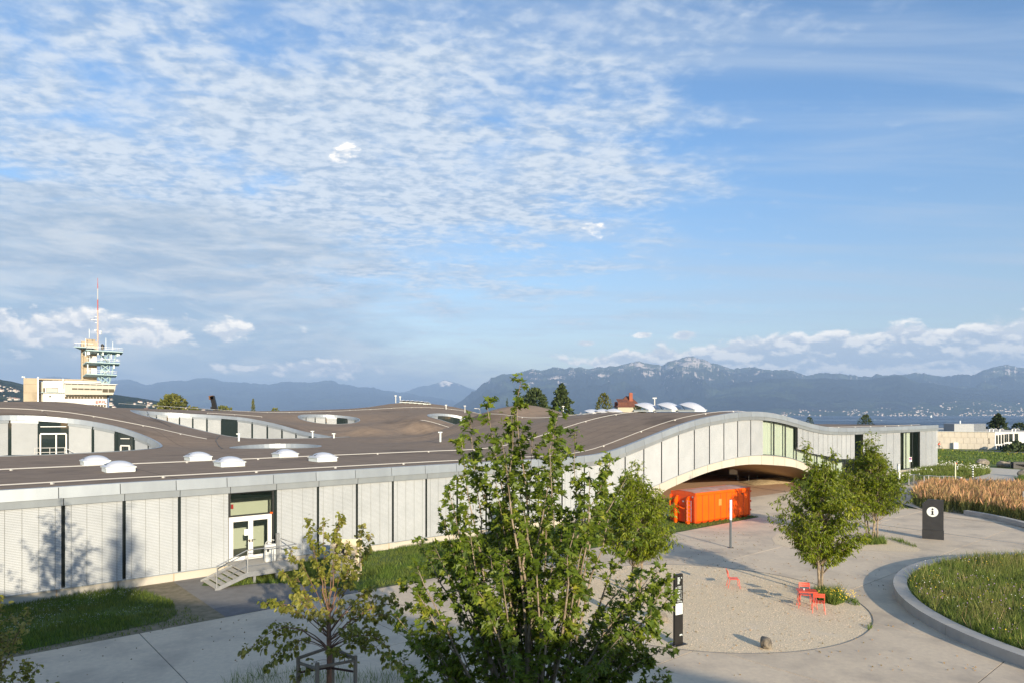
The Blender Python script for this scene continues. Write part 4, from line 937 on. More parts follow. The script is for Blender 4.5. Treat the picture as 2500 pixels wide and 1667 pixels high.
def bb(b, x0, x1, y0, y1, z0, z1): p = bc + ux * (x0 + x1) / 2 + uy * (y0 + y1) / 2 + Vector((0, 0, (z0 + z1) / 2)); return b.box(p, (abs(x1 - x0), abs(y1 - y0), z1 - z0), Rb)
BWd, BD_, BH = 1.30, 1.2, 1.92
NBD = 6
for k in range(NBD):
    z0 = .12 + k * (BH - .12) / NBD; z1 = z0 + (BH - .12) / NBD - .018
    for nm, a in (('board', (-BWd / 2 + .05, BWd / 2 - .05, -BD_ / 2, -BD_ / 2 + .03)), ('board', (-BWd / 2 + .05, BWd / 2 - .05, BD_ / 2 - .03, BD_ / 2)), ('board', (-BWd / 2, -BWd / 2 + .03, -BD_ / 2 + .05, BD_ / 2 - .05)), ('board', (BWd / 2 - .03, BWd / 2, -BD_ / 2 + .05, BD_ / 2 - .05))):
        b = MB(); bb(b, *a, z0, z1); tpart(wb, b, nm, 'wood_pale')
for sx_ in (-1, 1):
    for sy_ in (-1, 1):
        b = MB(); bb(b, sx_ * BWd / 2 - .05, sx_ * BWd / 2 + .05, sy_ * BD_ / 2 - .05, sy_ * BD_ / 2 + .05, 0, BH); tpart(wb, b, 'corner_post', 'wood_pale')
b = MB(); bb(b, -.05, .05, -BD_ / 2, BD_ / 2, 0, .11); tpart(wb, b, 'skid', 'wood_pale')
fo_ = bc - uy * (BD_ / 2 + .004) + ux * .05
flat_text('BOIS', .30, fo_ + Vector((0, 0, 1.02)), ux, (0, 0, 1), M['black'], wb, bold=.006)
# three chasing arrows
b = MB(); cc = fo_ + Vector((0, 0, 1.52))
for k in range(3):
    a = R(120 * k)
    def rr(x, z): return cc + ux * (x * math.cos(a) - z * math.sin(a)) + Vector((0, 0, x * math.sin(a) + z * math.cos(a)))
    b.extrude([rr(-.13, .20), rr(.03, .20), rr(.03, .27), rr(.17, .14), rr(.03, .03), rr(.03, .09), rr(-.05, .09), rr(-.09, .02), rr(-.20, .09)], -uy * .003)
tpart(wb, b, 'recycling_sign', 'black')

# ------------------------------------------------------------------ orange roll-off container
ka = G(1692, 1282); kb_ = G(1841, 1259); kc = G(1644, 1268.5)
ux = (kb_ - ka); ux.z = 0; ux.normalize(); uy = Vector((-ux.y, ux.x, 0)); CL, CW, CHt = 7.15, 2.3, 2.45
oc = thing('roll_off_container', 'big bright orange steel skip with dusty cover and ladder on the grass before the arch', 'container', tuple(ka))
Rc = Matrix(((ux.x, uy.x, 0), (ux.y, uy.y, 0), (0, 0, 1)))
def ob(b, x0, x1, y0, y1, z0, z1, top=None): p = ka + ux * (x0 + x1) / 2 + uy * (y0 + y1) / 2 + Vector((0, 0, (z0 + z1) / 2)); return b.box(p, (abs(x1 - x0), abs(y1 - y0), z1 - z0), Rc, top)
def op(x, y, z): return ka + ux * x + uy * y + Vector((0, 0, z))
b = MB(); ob(b, .35, CL - .1, .04, CW - .04, .22, CHt - .25); tpart(oc, b, 'body', 'orange')
NR = 9
for k in range(NR):            # side panels between upright ribs, each a shallow box
    x0 = .35 + (CL - .45) * k / NR; x1 = .35 + (CL - .45) * (k + 1) / NR
    for yy in ((-.03, .04), (CW - .04, CW + .03)):
        b = MB(); ob(b, x0 + .055, x1 - .03, *yy, .24, CHt - .27, None); tpart(oc, b, 'side_panel', 'orange', bevel=.018)
        b = MB(); ob(b, x0 - .01, x0 + .04, yy[0] - .0, yy[1], .2, CHt - .27); tpart(oc, b, 'rib', 'orange_dull')
    b = MB(); b.extrude([op(x0 + .06, -.02, .22), op(x1 - .04, -.02, .22), op(x1 - .14, .10, .05), op(x0 + .16, .10, .05)], uy * .2); tpart(oc, b, 'foot', 'orange_dull')
for yy in ((-.05, .10), (CW - .10, CW + .05)):
    b = MB(); ob(b, .30, CL - .05, *yy, CHt - .26, CHt - .06); tpart(oc, b, 'top_rail', 'orange', bevel=.015)
for xx in ((CL - .16, CL + .04),):
    b = MB(); ob(b, *xx, -.07, CW + .07, .16, CHt - .03); tpart(oc, b, 'rear_door', 'orange_dull', bevel=.01)
for z in (.6, 1.3, 2.1):
    b = MB(); ob(b, CL + .0, CL + .12, -.10, .02, z - .07, z + .07); tpart(oc, b, 'hinge', 'orange_dull')
b = MB(); ob(b, CL - 1.1, CL - .95, -.05, -.03, CHt - .55, CHt - .42); tpart(oc, b, 'lock', 'black')
b = MB(); ob(b, .28, .36, .0, CW, .14, CHt - .12); tpart(oc, b, 'front_wall', 'orange_dull')
b = MB(); b.extrude([op(.26, -.02, CHt - .30), op(.26, CW + .02, CHt - .30), op(.26, CW + .02, CHt - .10), op(.26, CW * .75, CHt + .0), op(.26, CW * .5, CHt + .05), op(.26, CW * .25, CHt + .0), op(.26, -.02, CHt - .10)], ux * .1); tpart(oc, b, 'front_gable', 'orange_dull')
for yy in (.55, 1.62):
    b = MB(); b.extrude([op(.28, yy, .1), op(.28, yy, CHt - .33), op(.12, yy, CHt - .42), op(-.06, yy, CHt - .75), op(-.06, yy, .02), op(.02, yy, -.0)], uy * .13); tpart(oc, b, 'upright', 'orange')
for yy in (-.02, CW - .10):
    b = MB(); b.extrude([op(.30, yy, .2), op(.30, yy, CHt - .3), op(.16, yy, CHt - .3), op(.20, yy, .2)], uy * .12); tpart(oc, b, 'corner_post', 'orange_dull')
b = MB(); b.tube([op(.0, .62, 1.22), op(-.04, .9, 1.18), op(-.08, 1.2, 1.28), op(-.0, 1.68, 1.34)], .05, 8); tpart(oc, b, 'hook_bar', 'orange')
b = MB(); b.tube([op(.05, CW - .1, CHt - .3), op(-.05, CW - .15, 1.0)], .04, 6); tpart(oc, b, 'brace', 'orange')
b = MB(); b.lathe([(0, -.06), (.13, -.06), (.13, .06), (0, .06)], op(.0, .45, .13), 10); tpart(oc, b, 'roller', 'orange')
b = MB()
for yy in (.10, .46): b.tube([op(-.10, yy, .28), op(-.10, yy, 1.85)], .022, 6)
for z in np.arange(.34, 1.86, .29): b.tube([op(-.10, .10, z), op(-.10, .46, z)], .018, 6)
tpart(oc, b, 'ladder', 'steel')
b = MB(); ob(b, -.12, -.02, CW + .02, CW + .14, .5, 1.15); tpart(oc, b, 'winch', mat('blue_strap', (.05, .12, .3), .5))
b = MB(); ob(b, .262, .278, 1.05, 1.2, 1.62, 1.74); tpart(oc, b, 'plate', 'white')
b = MB(); ob(b, .262, .278, .0 + .06, .30, CHt - .42, CHt - .33); tpart(oc, b, 'number_plate', 'white')
b = MB(); ob(b, 3.05, 3.42, -.047, -.045, 1.25, 1.75); tpart(oc, b, 'faded_patch', mat('faded_orange', (.90, .24, .05), .5))
V = []; Fa = []; K = 12; J = 20
for j in range(J + 1):
    for i in range(K + 1):
        v = i / K; x = .30 + (CL - .45) * j / J; sag = .012 * math.sin(j * 2.1 + i) - .02 * (j % 4 == 2)
        V.append(tuple(op(x, -.03 + (CW + .06) * v, CHt - .10 + .15 * math.sin(math.pi * v) ** .8 + sag * math.sin(math.pi * v))))
for j in range(J):
    for i in range(K): a = j * (K + 1) + i; Fa.append((a, a + K + 1, a + K + 2, a + 1))
link(npmesh('cover', V, Fa), 'cover', M['tarp'], oc, smooth=True, world=True)

# ------------------------------------------------------------------ street furniture of the plaza
def at_origin(b, nm, m, th, **k): return b.build(nm, M[m] if isinstance(m, str) else m, th, **k)
q = G(1784, 1336); lp = thing('light_column', 'slim lamp post, grey below and white tube above, standing alone on the plaza', 'lamp post', tuple(q))
b = MB(); b.tube([(0, 0, 0), (0, 0, 1.72)], .075, 14); at_origin(b, 'pole', mat('slate_pole', (.10, .115, .13), .45), lp)
b = MB(); b.tube([(0, 0, 1.73), (0, 0, 2.98)], .078, 14); at_origin(b, 'lamp_tube', mat('white_diffuser', (.86, .86, .86), .35), lp)
b = MB(); b.tube([(0, 0, 2.985), (0, 0, 3.01)], .08, 14); at_origin(b, 'cap', 'charcoal', lp)
b = MB(); b.box((0, 0, .008), (.32, .32, .016)); at_origin(b, 'base_plate', 'charcoal', lp)
# information monolith
q0, q1 = G(2252, 1313.5), G(2304, 1317.5); uq = (q1 - q0).normalized(); vq = Vector((-uq.y, uq.x, 0)); wq = (q1 - q0).length; hq = 2.62
mo = thing('information_sign', 'tall dark grey slab sign with a white round i symbol and a cut corner', 'sign', tuple(q0))
b = MB(); b.extrude([q0 + Vector((0, 0, .62)), q1 + Vector((0, 0, .62)), q1 + Vector((0, 0, hq)), q0 + uq * .36 + Vector((0, 0, hq + .04)), q0 + Vector((0, 0, hq - .32))], vq * .16); tpart(mo, b, 'panel', 'charcoal')
b = MB(); b.extrude([q0 - uq * .015 - vq * .02 + Vector((0, 0, z)) for z in (0, .61)] + [q1 + uq * .02 - vq * .02 + Vector((0, 0, z)) for z in (.61, 0)], vq * .2); tpart(mo, b, 'plinth', 'charcoal')
b = MB(); cd = q0 + uq * wq * .48 - vq * .004 + Vector((0, 0, hq - .80)); b.extrude([cd + uq * .33 * math.cos(a) + Vector((0, 0, .33 * math.sin(a))) for a in np.linspace(0, 6.2832, 33)[:-1]], vq * .006); tpart(mo, b, 'round_field', 'white')
b = MB(); ce = cd - vq * .003
def gl(pts): b.extrude([ce + uq * x + Vector((0, 0, z)) for x, z in pts], vq * .003)
gl([(.062 * math.cos(a), .175 + .062 * math.sin(a)) for a in np.linspace(0, 6.2832, 17)[:-1]]); gl([(-.05, -.17), (.05, -.17), (.05, .07), (-.05, .07)]); gl([(-.11, -.20), (.11, -.20), (.11, -.165), (-.11, -.165)]); gl([(-.11, .04), (-.05, .04), (-.05, .07), (-.11, .07)]); tpart(mo, b, 'letter_i', 'black')
# direction totem
q0, q1 = G(1647, 1577.5), G(1668, 1570.5); q0 = G(1648, 1576); q1 = q0 + Vector((.34, .20, 0)); uq = (q1 - q0).normalized(); vq = Vector((-uq.y, uq.x, 0)); hq = 2.55
to = thing('direction_totem', 'narrow tall black signpost with white lettering and a small map at the gravel edge', 'signpost', tuple(q0))
b = MB(); wq = (q1 - q0).length; b.extrude([q0, q1, q1 + Vector((0, 0, hq)), q0 + Vector((0, 0, hq))], vq * .10); tpart(to, b, 'panel', 'black', bevel=.006)
b = MB(); b.box(q0 + uq * wq / 2 + vq * .05 + Vector((0, 0, .012)), (wq + .22, .34, .024), Matrix(((uq.x, vq.x, 0), (uq.y, vq.y, 0), (0, 0, 1)))); tpart(to, b, 'base_plate', 'charcoal')
for u_ in (.0, 1.0):
    b = MB(); b.lathe([(.012, .0), (.012, .035), (0, .036)], q0 + uq * (wq * u_ + (.08 if u_ else -.08)) - vq * .08 + Vector((0, 0, .02)), 8); tpart(to, b, 'bolt', 'steel')
b = MB(); fq = q0 - vq * .004
def tz(x0, x1, z0, z1): b.extrude([fq + uq * x + Vector((0, 0, z)) for x, z in ((x0, z0), (x1, z0), (x1, z1), (x0, z1))], vq * .003)
tz(.03, wq - .03, 1.10, 1.50); tpart(to, b, 'map', 'white')
b = MB(); fq = q0 - vq * .008; r_ = random.Random(3)
for k in range(26): x = .08 + r_.random() * .22; z = 1.17 + r_.random() * .26; tz(x, x + r_.uniform(.006, .03), z, z + r_.uniform(.004, .016))
tpart(to, b, 'map_print', mat('grey_print', (.45, .42, .42), .7), kind='stuff')
b = MB()
def lines(zs, x0, x1, hh, jit=.06):
    for z in zs:
        x = x0
        e = x1 - r_.random() * jit
        while x < e: d_ = r_.uniform(.008, .020); tz(x, min(x + d_, e), z, z + hh * r_.choice((.8, 1, 1.25))); x += d_ + .004
lines(np.arange(2.20, 2.43, .036), .12, .27, .020); lines(np.arange(2.02, 2.12, .022), .12, .34, .008); lines(np.arange(1.62, 1.99, .034), .12, .26, .017); lines(np.arange(1.66, 1.98, .034), .27, .36, .006); lines((1.55, 1.58), .10, .30, .010)
tpart(to, b, 'direction_text', 'white', kind='stuff')
b = MB()
for x, z, s_ in ((.31, 2.41, 1), (.05, 2.07, 1), (.05, 1.95, -1), (.31, 1.56, 1)):
    b.extrude([fq + uq * (x + a * .03) + Vector((0, 0, z + c * .03)) for a, c in ((-1, -.8), (-.5, -.8), (0, .3), (.5, -.8), (1, -.8), (0, 1.1))], vq * .003)
tpart(to, b, 'arrow', 'white')
flat_text('EPFL', .075, fq + uq * .29 + Vector((0, 0, .33)), uq, (0, 0, 1), M['white'], to, bold=.003, name='logo')
# bollard with bands
q = G(1573, 1603); bo = thing('bollard', 'slim grey bollard with fine white bands beside the maple', 'bollard', tuple(q))
b = MB(); b.tube([(0, 0, 0), (0, 0, 1.05)], .045, 12); at_origin(b, 'post', 'steel', bo)
for k in range(4): b = MB(); b.tube([(0, 0, .86 + k * .045), (0, 0, .88 + k * .045)], .048, 12); at_origin(b, 'band', 'white', bo)
b = MB(); b.tube([(0, 0, 1.052), (0, 0, 1.07)], .04, 12); at_origin(b, 'cap', 'charcoal', bo)

# chairs and table, painted coral red
def chair(loc, rz, label):
    t = thing('metal_chair', label, 'chair', loc, rz, 'red metal chairs on the gravel')
    for k in range(4):
        b = MB(); x = -.165 + .11 * k; dz_ = .012 * (1.5 - abs(k - 1.5))
        b.add([(x - .045, y, z - e) for y, z in ((-.21, .44 - dz_), (-.19, .455 - dz_), (0, .448 - dz_), (.2, .435 - dz_)) for e in (0, .012)] + [(x + .045, y, z - e) for y, z in ((-.21, .44 - dz_), (-.19, .455 - dz_), (0, .448 - dz_), (.2, .435 - dz_)) for e in (0, .012)],
              [(0, 2, 10, 8), (2, 4, 12, 10), (4, 6, 14, 12), (1, 9, 11, 3), (3, 11, 13, 5), (5, 13, 15, 7), (0, 1, 3, 2), (2, 3, 5, 4), (4, 5, 7, 6), (8, 10, 11, 9), (10, 12, 13, 11), (12, 14, 15, 13), (0, 8, 9, 1), (6, 7, 15, 14)]); at_origin(b, 'seat_slat', 'coral', t)
    for k in range(2):
        b = MB(); z0 = .685 + .095 * k; y0 = .255 + (z0 - .45) * .18
        b.add([(x, y0 + (z - z0) * .18 + .015 * (1 - (x / .22) ** 2) + e, z) for x in (-.22, -.11, 0, .11, .22) for z in (z0, z0 + .082) for e in (0, .012)],
              [(4 * i + a, 4 * i + c, 4 * i + 4 + c, 4 * i + 4 + a) for i in range(4) for a, c in ((0, 2), (2, 3), (3, 1), (1, 0))] + [(0, 1, 3, 2), (16, 18, 19, 17)]); at_origin(b, 'back_slat', 'coral', t)
    for s_ in (-1, 1):
        b = MB(); b.tube([(s_ * .245, -.25, 0), (s_ * .225, -.215, .40), (s_ * .215, -.19, .435), (s_ * .215, .0, .432), (s_ * .215, .17, .43)], .014, 8); at_origin(b, 'leg', 'coral', t)
        b = MB(); b.tube([(s_ * .245, .31, 0), (s_ * .215, .21, .42), (s_ * .215, .245, .47), (s_ * .215, .315, .86)], .014, 8); at_origin(b, 'leg', 'coral', t)
    return t
chair(tuple(G(1791.5, 1433)), R(82), 'red slatted chair standing alone on the gravel')
chair(tuple(G(1966, 1473.5)), R(-16), 'red slatted chair behind the table, nearest the tree trunks')
chair(tuple(G(1998, 1493)), R(160), 'red slatted chair in front of the table')
tl = thing('metal_table', 'small rectangular coral red metal table under the twin-trunk tree', 'table', tuple(G(1970, 1482)), R(-14))
tw, td = .80, .57
b = MB(); poly = []
for cx_, cy_, a0 in ((tw / 2 - .06, td / 2 - .06, 0), (-tw / 2 + .06, td / 2 - .06, 90), (-tw / 2 + .06, -td / 2 + .06, 180), (tw / 2 - .06, -td / 2 + .06, 270)):
    poly += [(cx_ + .06 * math.cos(R(a0 + k * 30)), cy_ + .06 * math.sin(R(a0 + k * 30))) for k in range(4)]
b.prism(poly, .715, .74); at_origin(b, 'table_top', 'coral', tl)
for sx_ in (-1, 1):
    for sy_ in (-1, 1): b = MB(); b.tube([(sx_ * .31, sy_ * .20, .70), (sx_ * .37, sy_ * .26, 0)], .014, 8); at_origin(b, 'leg', 'coral', tl)
b = MB(); b.box((0, .19, .69), (.62, .02, .03)); b.box((0, -.19, .69), (.62, .02, .03)); b.box((.31, 0, .69), (.02, .40, .03)); b.box((-.31, 0, .69), (.02, .40, .03)); at_origin(b, 'apron', 'coral', tl)
b = MB(); b.lathe([(0, 0), (.025, 0), (.03, .07), (.0, .07)], tuple(Vector(tl.location) + Vector((-.10, .07, .741))), 10); tag(b.build('cup', M['white']), 'small white cup on the red table', 'cup')

def boulder(px, py, size, m, label, seed, group=None):
    q = G(px, py); r = np.random.default_rng(seed); bm = bmesh.new(); bmesh.ops.create_icosphere(bm, subdivisions=4, radius=1)
    V = np.array([v.co for v in bm.verts]); d_ = 1 + .35 * (ridged(V[:, 0] * 1.3 + seed, V[:, 1] * 1.3 + V[:, 2], seed, 4) - .5)
    cuts = r.normal(size=(9, 3)); cuts /= np.linalg.norm(cuts, axis=1)[:, None]
    V = V * d_[:, None]
    for c_ in cuts:
        h_ = V @ c_; lim = r.uniform(.72, .92); V -= np.outer(np.maximum(h_ - lim, 0) * .85, c_)
    V = V * np.array(size) / 2
    for v, c_ in zip(bm.verts, V): v.co = c_
    me = bpy.data.meshes.new('boulder'); bm.to_mesh(me); bm.free(); o = link(me, 'boulder', m, smooth=True); o.location = (q.x, q.y, size[2] * .36); tag(o, label, 'boulder', group); return o
boulder(1869, 1581, (.40, .50, .50), M['rock_dark'], 'dark mottled boulder lying alone on the gravel with a long shadow', 4)
boulder(1613, 1515, (.55, .55, .46), M['rock'], 'tan boulder on the gravel behind the black totem, half hidden by leaves', 6)
boulder(2398, 1136, (2.1, 1.6, 1.3), M['rock'], 'rounded grey boulder on the far lawn, left of its neighbour', 7, 'boulders at the far lawn')
boulder(2448, 1140, (1.9, 1.5, 1.3), M['rock'], 'blocky grey boulder beside the bench on the far lawn', 8, 'boulders at the far lawn')
boulder(2294, 1159, (.9, .8, .5), M['rock'], 'low tan boulder in the wild grass behind the fence', 9)
boulder(2500, 1163, (1.5, 1.3, 1.1), M['rock'], 'grey boulder in the small bed at the right picture edge', 10)
b = MB(); q = G(2485, 1142); bn = thing('dark_bench', 'long dark plank bench on a block beside the far boulders', 'bench', tuple(q))
b.bar(P(2455, 1131, 105), P(2530, 1135, 103), .5, .14); b.build('seat', M['charcoal'], bn, world=True)
b = MB(); b.box(G(2492, 1142.5) + Vector((0, 0, .5)), (2.6, .6, 1.0)); b.build('base', M['charcoal'], bn, world=True)
b = MB(); b.box(G(2462, 1139) + Vector((0, 0, .45)), (.3, .5, .9)); b.build('leg', M['charcoal'], bn, world=True)
# low curved concrete bench by the tan grasses
cb = thing('concrete_bench', 'low curved pale concrete bench edge in front of the tan grasses', 'bench', tuple(G(2358, 1256)))
cp_ = [G(2358, 1256), G(2400, 1263), G(2445, 1272), G(2490, 1283), G(2540, 1297), G(2600, 1316)]
for i in range(len(cp_) - 1): b = MB(); b.bar(cp_[i] + Vector((0, 0, .21)), cp_[i + 1] + Vector((0, 0, .21)), .45, .36); b.build('block', M['concrete_light'], cb, world=True, bevel=.01)
# fence in front of the wild bed
A0, A1 = G(2219, 1185), G(2343, 1180); fn = thing('mesh_fence', 'low galvanised mesh fence with posts beside the asphalt path', 'fence', tuple(A0))
fpx = [(2219, 1184, 1159), (2231, 1180, 1157), (2256, 1183, 1161), (2267, 1180, 1159.5), (2293, 1178, 1162), (2304, 1176, 1161), (2343, 1174, 1163)]
tops = []
for px, yb, yt in fpx:
    q = G(px, yb); D = q.y; h_ = (yb - yt) / F * D; b = MB(); b.tube([q, q + Vector((0, 0, h_))], .055, 6); b.build('post', M['steel'], fn, world=True); tops.append((q, h_))
for i in range(len(tops) - 1):
    b = MB(); (p, h1), (q, h2) = tops[i], tops[i + 1]; b.tube([p + Vector((0, 0, h1)), q + Vector((0, 0, h2))], .04, 5); b.build('rail', M['steel'], fn, world=True)
    b = MB(); n = 9
    for k in range(1, n): z = k / n; b.tube([p + Vector((0, 0, h1 * z)), q + Vector((0, 0, h2 * z))], .006, 3)
    L_f = (q - p).length
    for k in range(1, int(L_f / .25)): f_ = k * .25 / L_f; g_ = p.lerp(q, f_); b.tube([g_, g_ + Vector((0, 0, h1))], .006, 3)
    b.build('wire_mesh', M['steel'], fn, world=True, kind='stuff')
# bicycle rack, striped posts, signs
q = G(2225, 1220); rk = thing('bicycle_rack', 'small bent tube bicycle rack on the paving beside the tree', 'bike rack', tuple(q))
b = MB(); b.tube([q, q + Vector((0, 0, .9)), q + Vector((.15, 0, 1.0)), q + Vector((.75, .1, .8))], .04, 6); b.build('hoop', M['steel'], rk, world=True); b = MB(); b.tube([q + Vector((-.3, .4, 0)), q + Vector((-.3, .4, 1.0)), q + Vector((.5, .5, 1.05))], .04, 6); b.build('hoop', M['steel'], rk, world=True)
def striped(px, py, h_, r, label, bands, c1='white', c2='black', g=None):
    q = G(px, py); t = thing('striped_post', label, 'post', tuple(q), 0, g)
    for k in range(bands): b = MB(); b.tube([(0, 0, h_ * k / bands), (0, 0, h_ * (k + 1) / bands - .004)], r, 8); at_origin(b, 'band', c1 if k % 2 else c2, t)
    return t
striped(2337, 1156.5, 1.1, .11, 'black and white striped post in the wild grass bed', 8); striped(2375, 1166, 1.55, .10, 'black and white striped post at the corner of the pale path', 10)
striped(2194, 1186, 2.6, .17, 'tall white post with dark marks right of the rear tree', 9, 'white', 'steel_painted'); striped(2025, 1214, 2.9, .17, 'tall white post with dark marks glimpsed through the front tree', 7, 'white', 'black')
q = G(2332.5, 1176); t = thing('marker_pole', 'pale yellow marker pole with a red tip behind the fence', 'pole', tuple(q)); b = MB(); b.tube([(0, 0, 0), (0, 0, 2.4)], .07, 8); at_origin(b, 'pole', mat('pale_yellow', (.75, .72, .50), .5), t); b = MB(); b.box((.1, 0, 2.3), (.22, .05, .12)); at_origin(b, 'flag', mat('red_paint', (.6, .05, .03), .5), t)
q = G(2346, 1179); t = thing('hydrant', 'small red and white hydrant at the end of the fence', 'hydrant', tuple(q)); b = MB(); b.tube([(0, 0, 0), (0, 0, .62)], .16, 8); at_origin(b, 'body', mat('red_enamel', (.55, .03, .03), .4), t); b = MB(); b.lathe([(.0, .78), (.13, .74), (.17, .64), (.17, .6)], n=8); at_origin(b, 'cap', 'white', t)
q = G(2222, 1164); t = thing('no_parking_sign', 'small round blue and red traffic sign on a grey post before the glass corner', 'sign', tuple(q)); b = MB(); b.tube([(0, 0, 0), (0, 0, 2.3)], .05, 8); at_origin(b, 'post', 'steel', t)
b = MB(); b.box((0, -.06, 2.35), (.36, .03, .62)); at_origin(b, 'plate', 'white', t)
def discY(c, r, y0, y1): b = MB(); b.extrude([(c[0] + r * math.cos(a), y0, c[2] + r * math.sin(a)) for a in np.linspace(0, 6.2832, 21)[:-1]], (0, y1 - y0, 0)); return b
at_origin(discY((0, 0, 2.45), .17, -.082, -.077), 'rim', mat('sign_red', (.5, .02, .03), .5), t); at_origin(discY((0, 0, 2.45), .12, -.09, -.084), 'field', mat('sign_blue', (.03, .06, .3), .5), t)
q = G(2498, 1258); t = thing('gate_post', 'grey steel fence post in the tan grasses at the right edge', 'post', tuple(q)); b = MB(); b.tube([(0, 0, 0), (0, 0, 2.0)], .05, 8); b.build('post', M['steel'], t); b = MB(); b.bar((0, 0, 1.9), (2.0, .2, 1.85), .04); b.bar((0, 0, 1.9), (1.4, .2, .4), .03); b.build('rail', M['steel'], t)
# under the arch: railing, signboard, coloured posts, mound of gravel
ur = thing('ramp_railing', 'thin metal railing in the shade under the arch', 'railing', tuple(G(1802, 1172)))
for a in ((1802, 1172, 1157), (1828, 1176, 1160), (1850, 1169, 1153)):
    q = G(a[0], a[1]); b = MB(); b.tube([q, q + Vector((0, 0, (a[1] - a[2]) / F * q.y))], .04, 6); b.build('post', M['steel'], ur, world=True)
b = MB(); b.tube([G(1802, 1172) + Vector((0, 0, 1.29)), G(1828, 1176) + Vector((0, 0, 1.35)), G(1850, 1169) + Vector((0, 0, 1.5))], .035, 6); b.build('rail', M['steel'], ur, world=True)
q = G(1797, 1171); t = thing('site_sign', 'small blank grey board on a post under the arch', 'sign', tuple(q)); b = MB(); b.tube([(0, 0, 0), (0, 0, 1.4)], .05, 6); at_origin(b, 'post', 'dark_frame', t); b = MB(); b.box((-.35, -.06, 1.05), (1.0, .04, .62)); at_origin(b, 'board', 'steel_painted', t)
for px, c_, n_ in ((1841, (.02, .25, .6), 'blue'), (1847, (.8, .5, .03), 'yellow')):
    q = G(px, 1158.5); b = MB(); b.box(q + Vector((0, 0, 1.1)), (.28, .28, 2.2)); tag(b.build('coloured_post', mat(n_ + '_paint', c_, .5)), n_ + ' upright board in the dark under the arch', 'board')
b = MB(); b.box(G(1760, 1152) + Vector((0, 0, .9)), (1.6, .3, 1.0)); tag(b.build('notice_board', M['wood_grey']), 'brown notice board in the shade under the arch', 'board')
V = []; K, J = 60, 16; g0, g1 = G(1836, 1184), G(1990, 1172)
for i in range(K + 1):
    for j in range(J + 1):
        u = i / K; v = j / J; p = g0.lerp(g1, u) + Vector((-.6, 5.0, 0)) * (v - .1); e = math.sin(math.pi * v) ** .7 * math.sin(math.pi * u) ** .5
        V.append((p.x, p.y, -.05 + e * (.42 + .16 * float(vnoise(np.array([u * 16.]), np.array([v * 6.]), 5)[0]))))
Fa = [(i * (J + 1) + j, (i + 1) * (J + 1) + j, (i + 1) * (J + 1) + j + 1, i * (J + 1) + j + 1) for i in range(K) for j in range(J)]
o = link(npmesh('gravel_mound', V, Fa), 'gravel_mound', mat('yellow_gravel', (.56, .44, .26), .95, (.36, .27, .15), 3.5, bump=1, bscale=5, bdist=.1), smooth=True); o['kind'] = 'stuff'; tag(o, 'long heap of yellow gravel beside the foot of the arch', 'gravel')
# ------------------------------------------------------------------ plants
MAPLE = [(0, 0), (.42, .0), (.27, .25), (.54, .50), (.20, .56), (0, 1.0)]
CHERRY = [(0, 0), (.17, .3), (.14, .68), (0, 1.0)]
ROUND = [(0, 0), (.32, .2), (.30, .6), (0, .9)]
def leafset(pos, outd, size, half, r, droop=.5, tilt=.6):
    """V,F arrays: every leaf is two folded halves"""
    N = len(pos); k = len(half); pos = np.asarray(pos); outd = np.asarray(outd, float)
    t = outd + r.normal(0, .45, (N, 3)); t[:, 2] -= droop; t /= np.linalg.norm(t, axis=1)[:, None]
    n = r.normal(0, tilt, (N, 3)); n[:, 2] += 1.0; n -= (n * t).sum(1)[:, None] * t; n /= np.linalg.norm(n, axis=1)[:, None] + 1e-9
    s = np.cross(t, n); sz = size * r.uniform(.65, 1.25, N)
    out = []
    for sg in (1, -1):
        for x, y in half:
            fold = .28 * x - .18 * y * y
            out.append(pos + (s * (sg * x) + t * y + n * fold) * sz[:, None])
    V = np.stack(out, 1).reshape(-1, 3); base = (np.arange(N) * 2 * k)[:, None]
    F1 = base + np.arange(k)[None]; F2 = base + k + np.arange(k)[::-1][None]
    return V, np.concatenate([F1, F2])
def bend(p0, p1, r, wig=.06, n=7, up=.15):
    p0, p1 = Vector(p0), Vector(p1); L = (p1 - p0).length; o = []; side = Vector(r.normal(size=3)).normalized()
    for i in range(n + 1):
        u = i / n; p = p0.lerp(p1, u); p += side * math.sin(u * math.pi) * wig * L + Vector((0, 0, math.sin(u * math.pi) * up * L)) + Vector(r.normal(size=3)) * wig * .12 * L * (0 < u < 1); o.append(p)
    return o
def finish_tree(name, label, cat, base, bark, leafm, WB, V, Fa, group=None, singles=0, leafsize=.1, half=None, big=None):
    t = thing(name, label, cat, tuple(base), 0, group)
    for nm, b in WB:
        if b.v: b.build(nm, bark, t, world=True, smooth=True, fixn=False, kind='stuff' if nm == 'twigs' else None)
    if big is not None and singles:
        k = len(half); nl = len(V) // (2 * k); cen = V.reshape(nl, 2 * k, 3).mean(1); d_ = np.linalg.norm(cen - np.array([0, 0, EYE]), axis=1); idx = np.argsort(d_)[:singles]; msk = np.ones(nl, bool); msk[idx] = False
        VV = V.reshape(nl, 2 * k, 3)
        for i in idx:
            me = npmesh('leaf', VV[i], np.array([list(range(k)), list(range(2 * k - 1, k - 1, -1))])); link(me, 'leaf', leafm, t, world=True)
        V = VV[msk].reshape(-1, 3); nl2 = int(msk.sum()); base_ = (np.arange(nl2) * 2 * k)[:, None]; Fa = np.concatenate([base_ + np.arange(k)[None], base_ + k + np.arange(k)[::-1][None]])
    link(npmesh('crown', V, Fa), 'crown', leafm, t, world=True, kind='stuff' if singles else None)
    return t
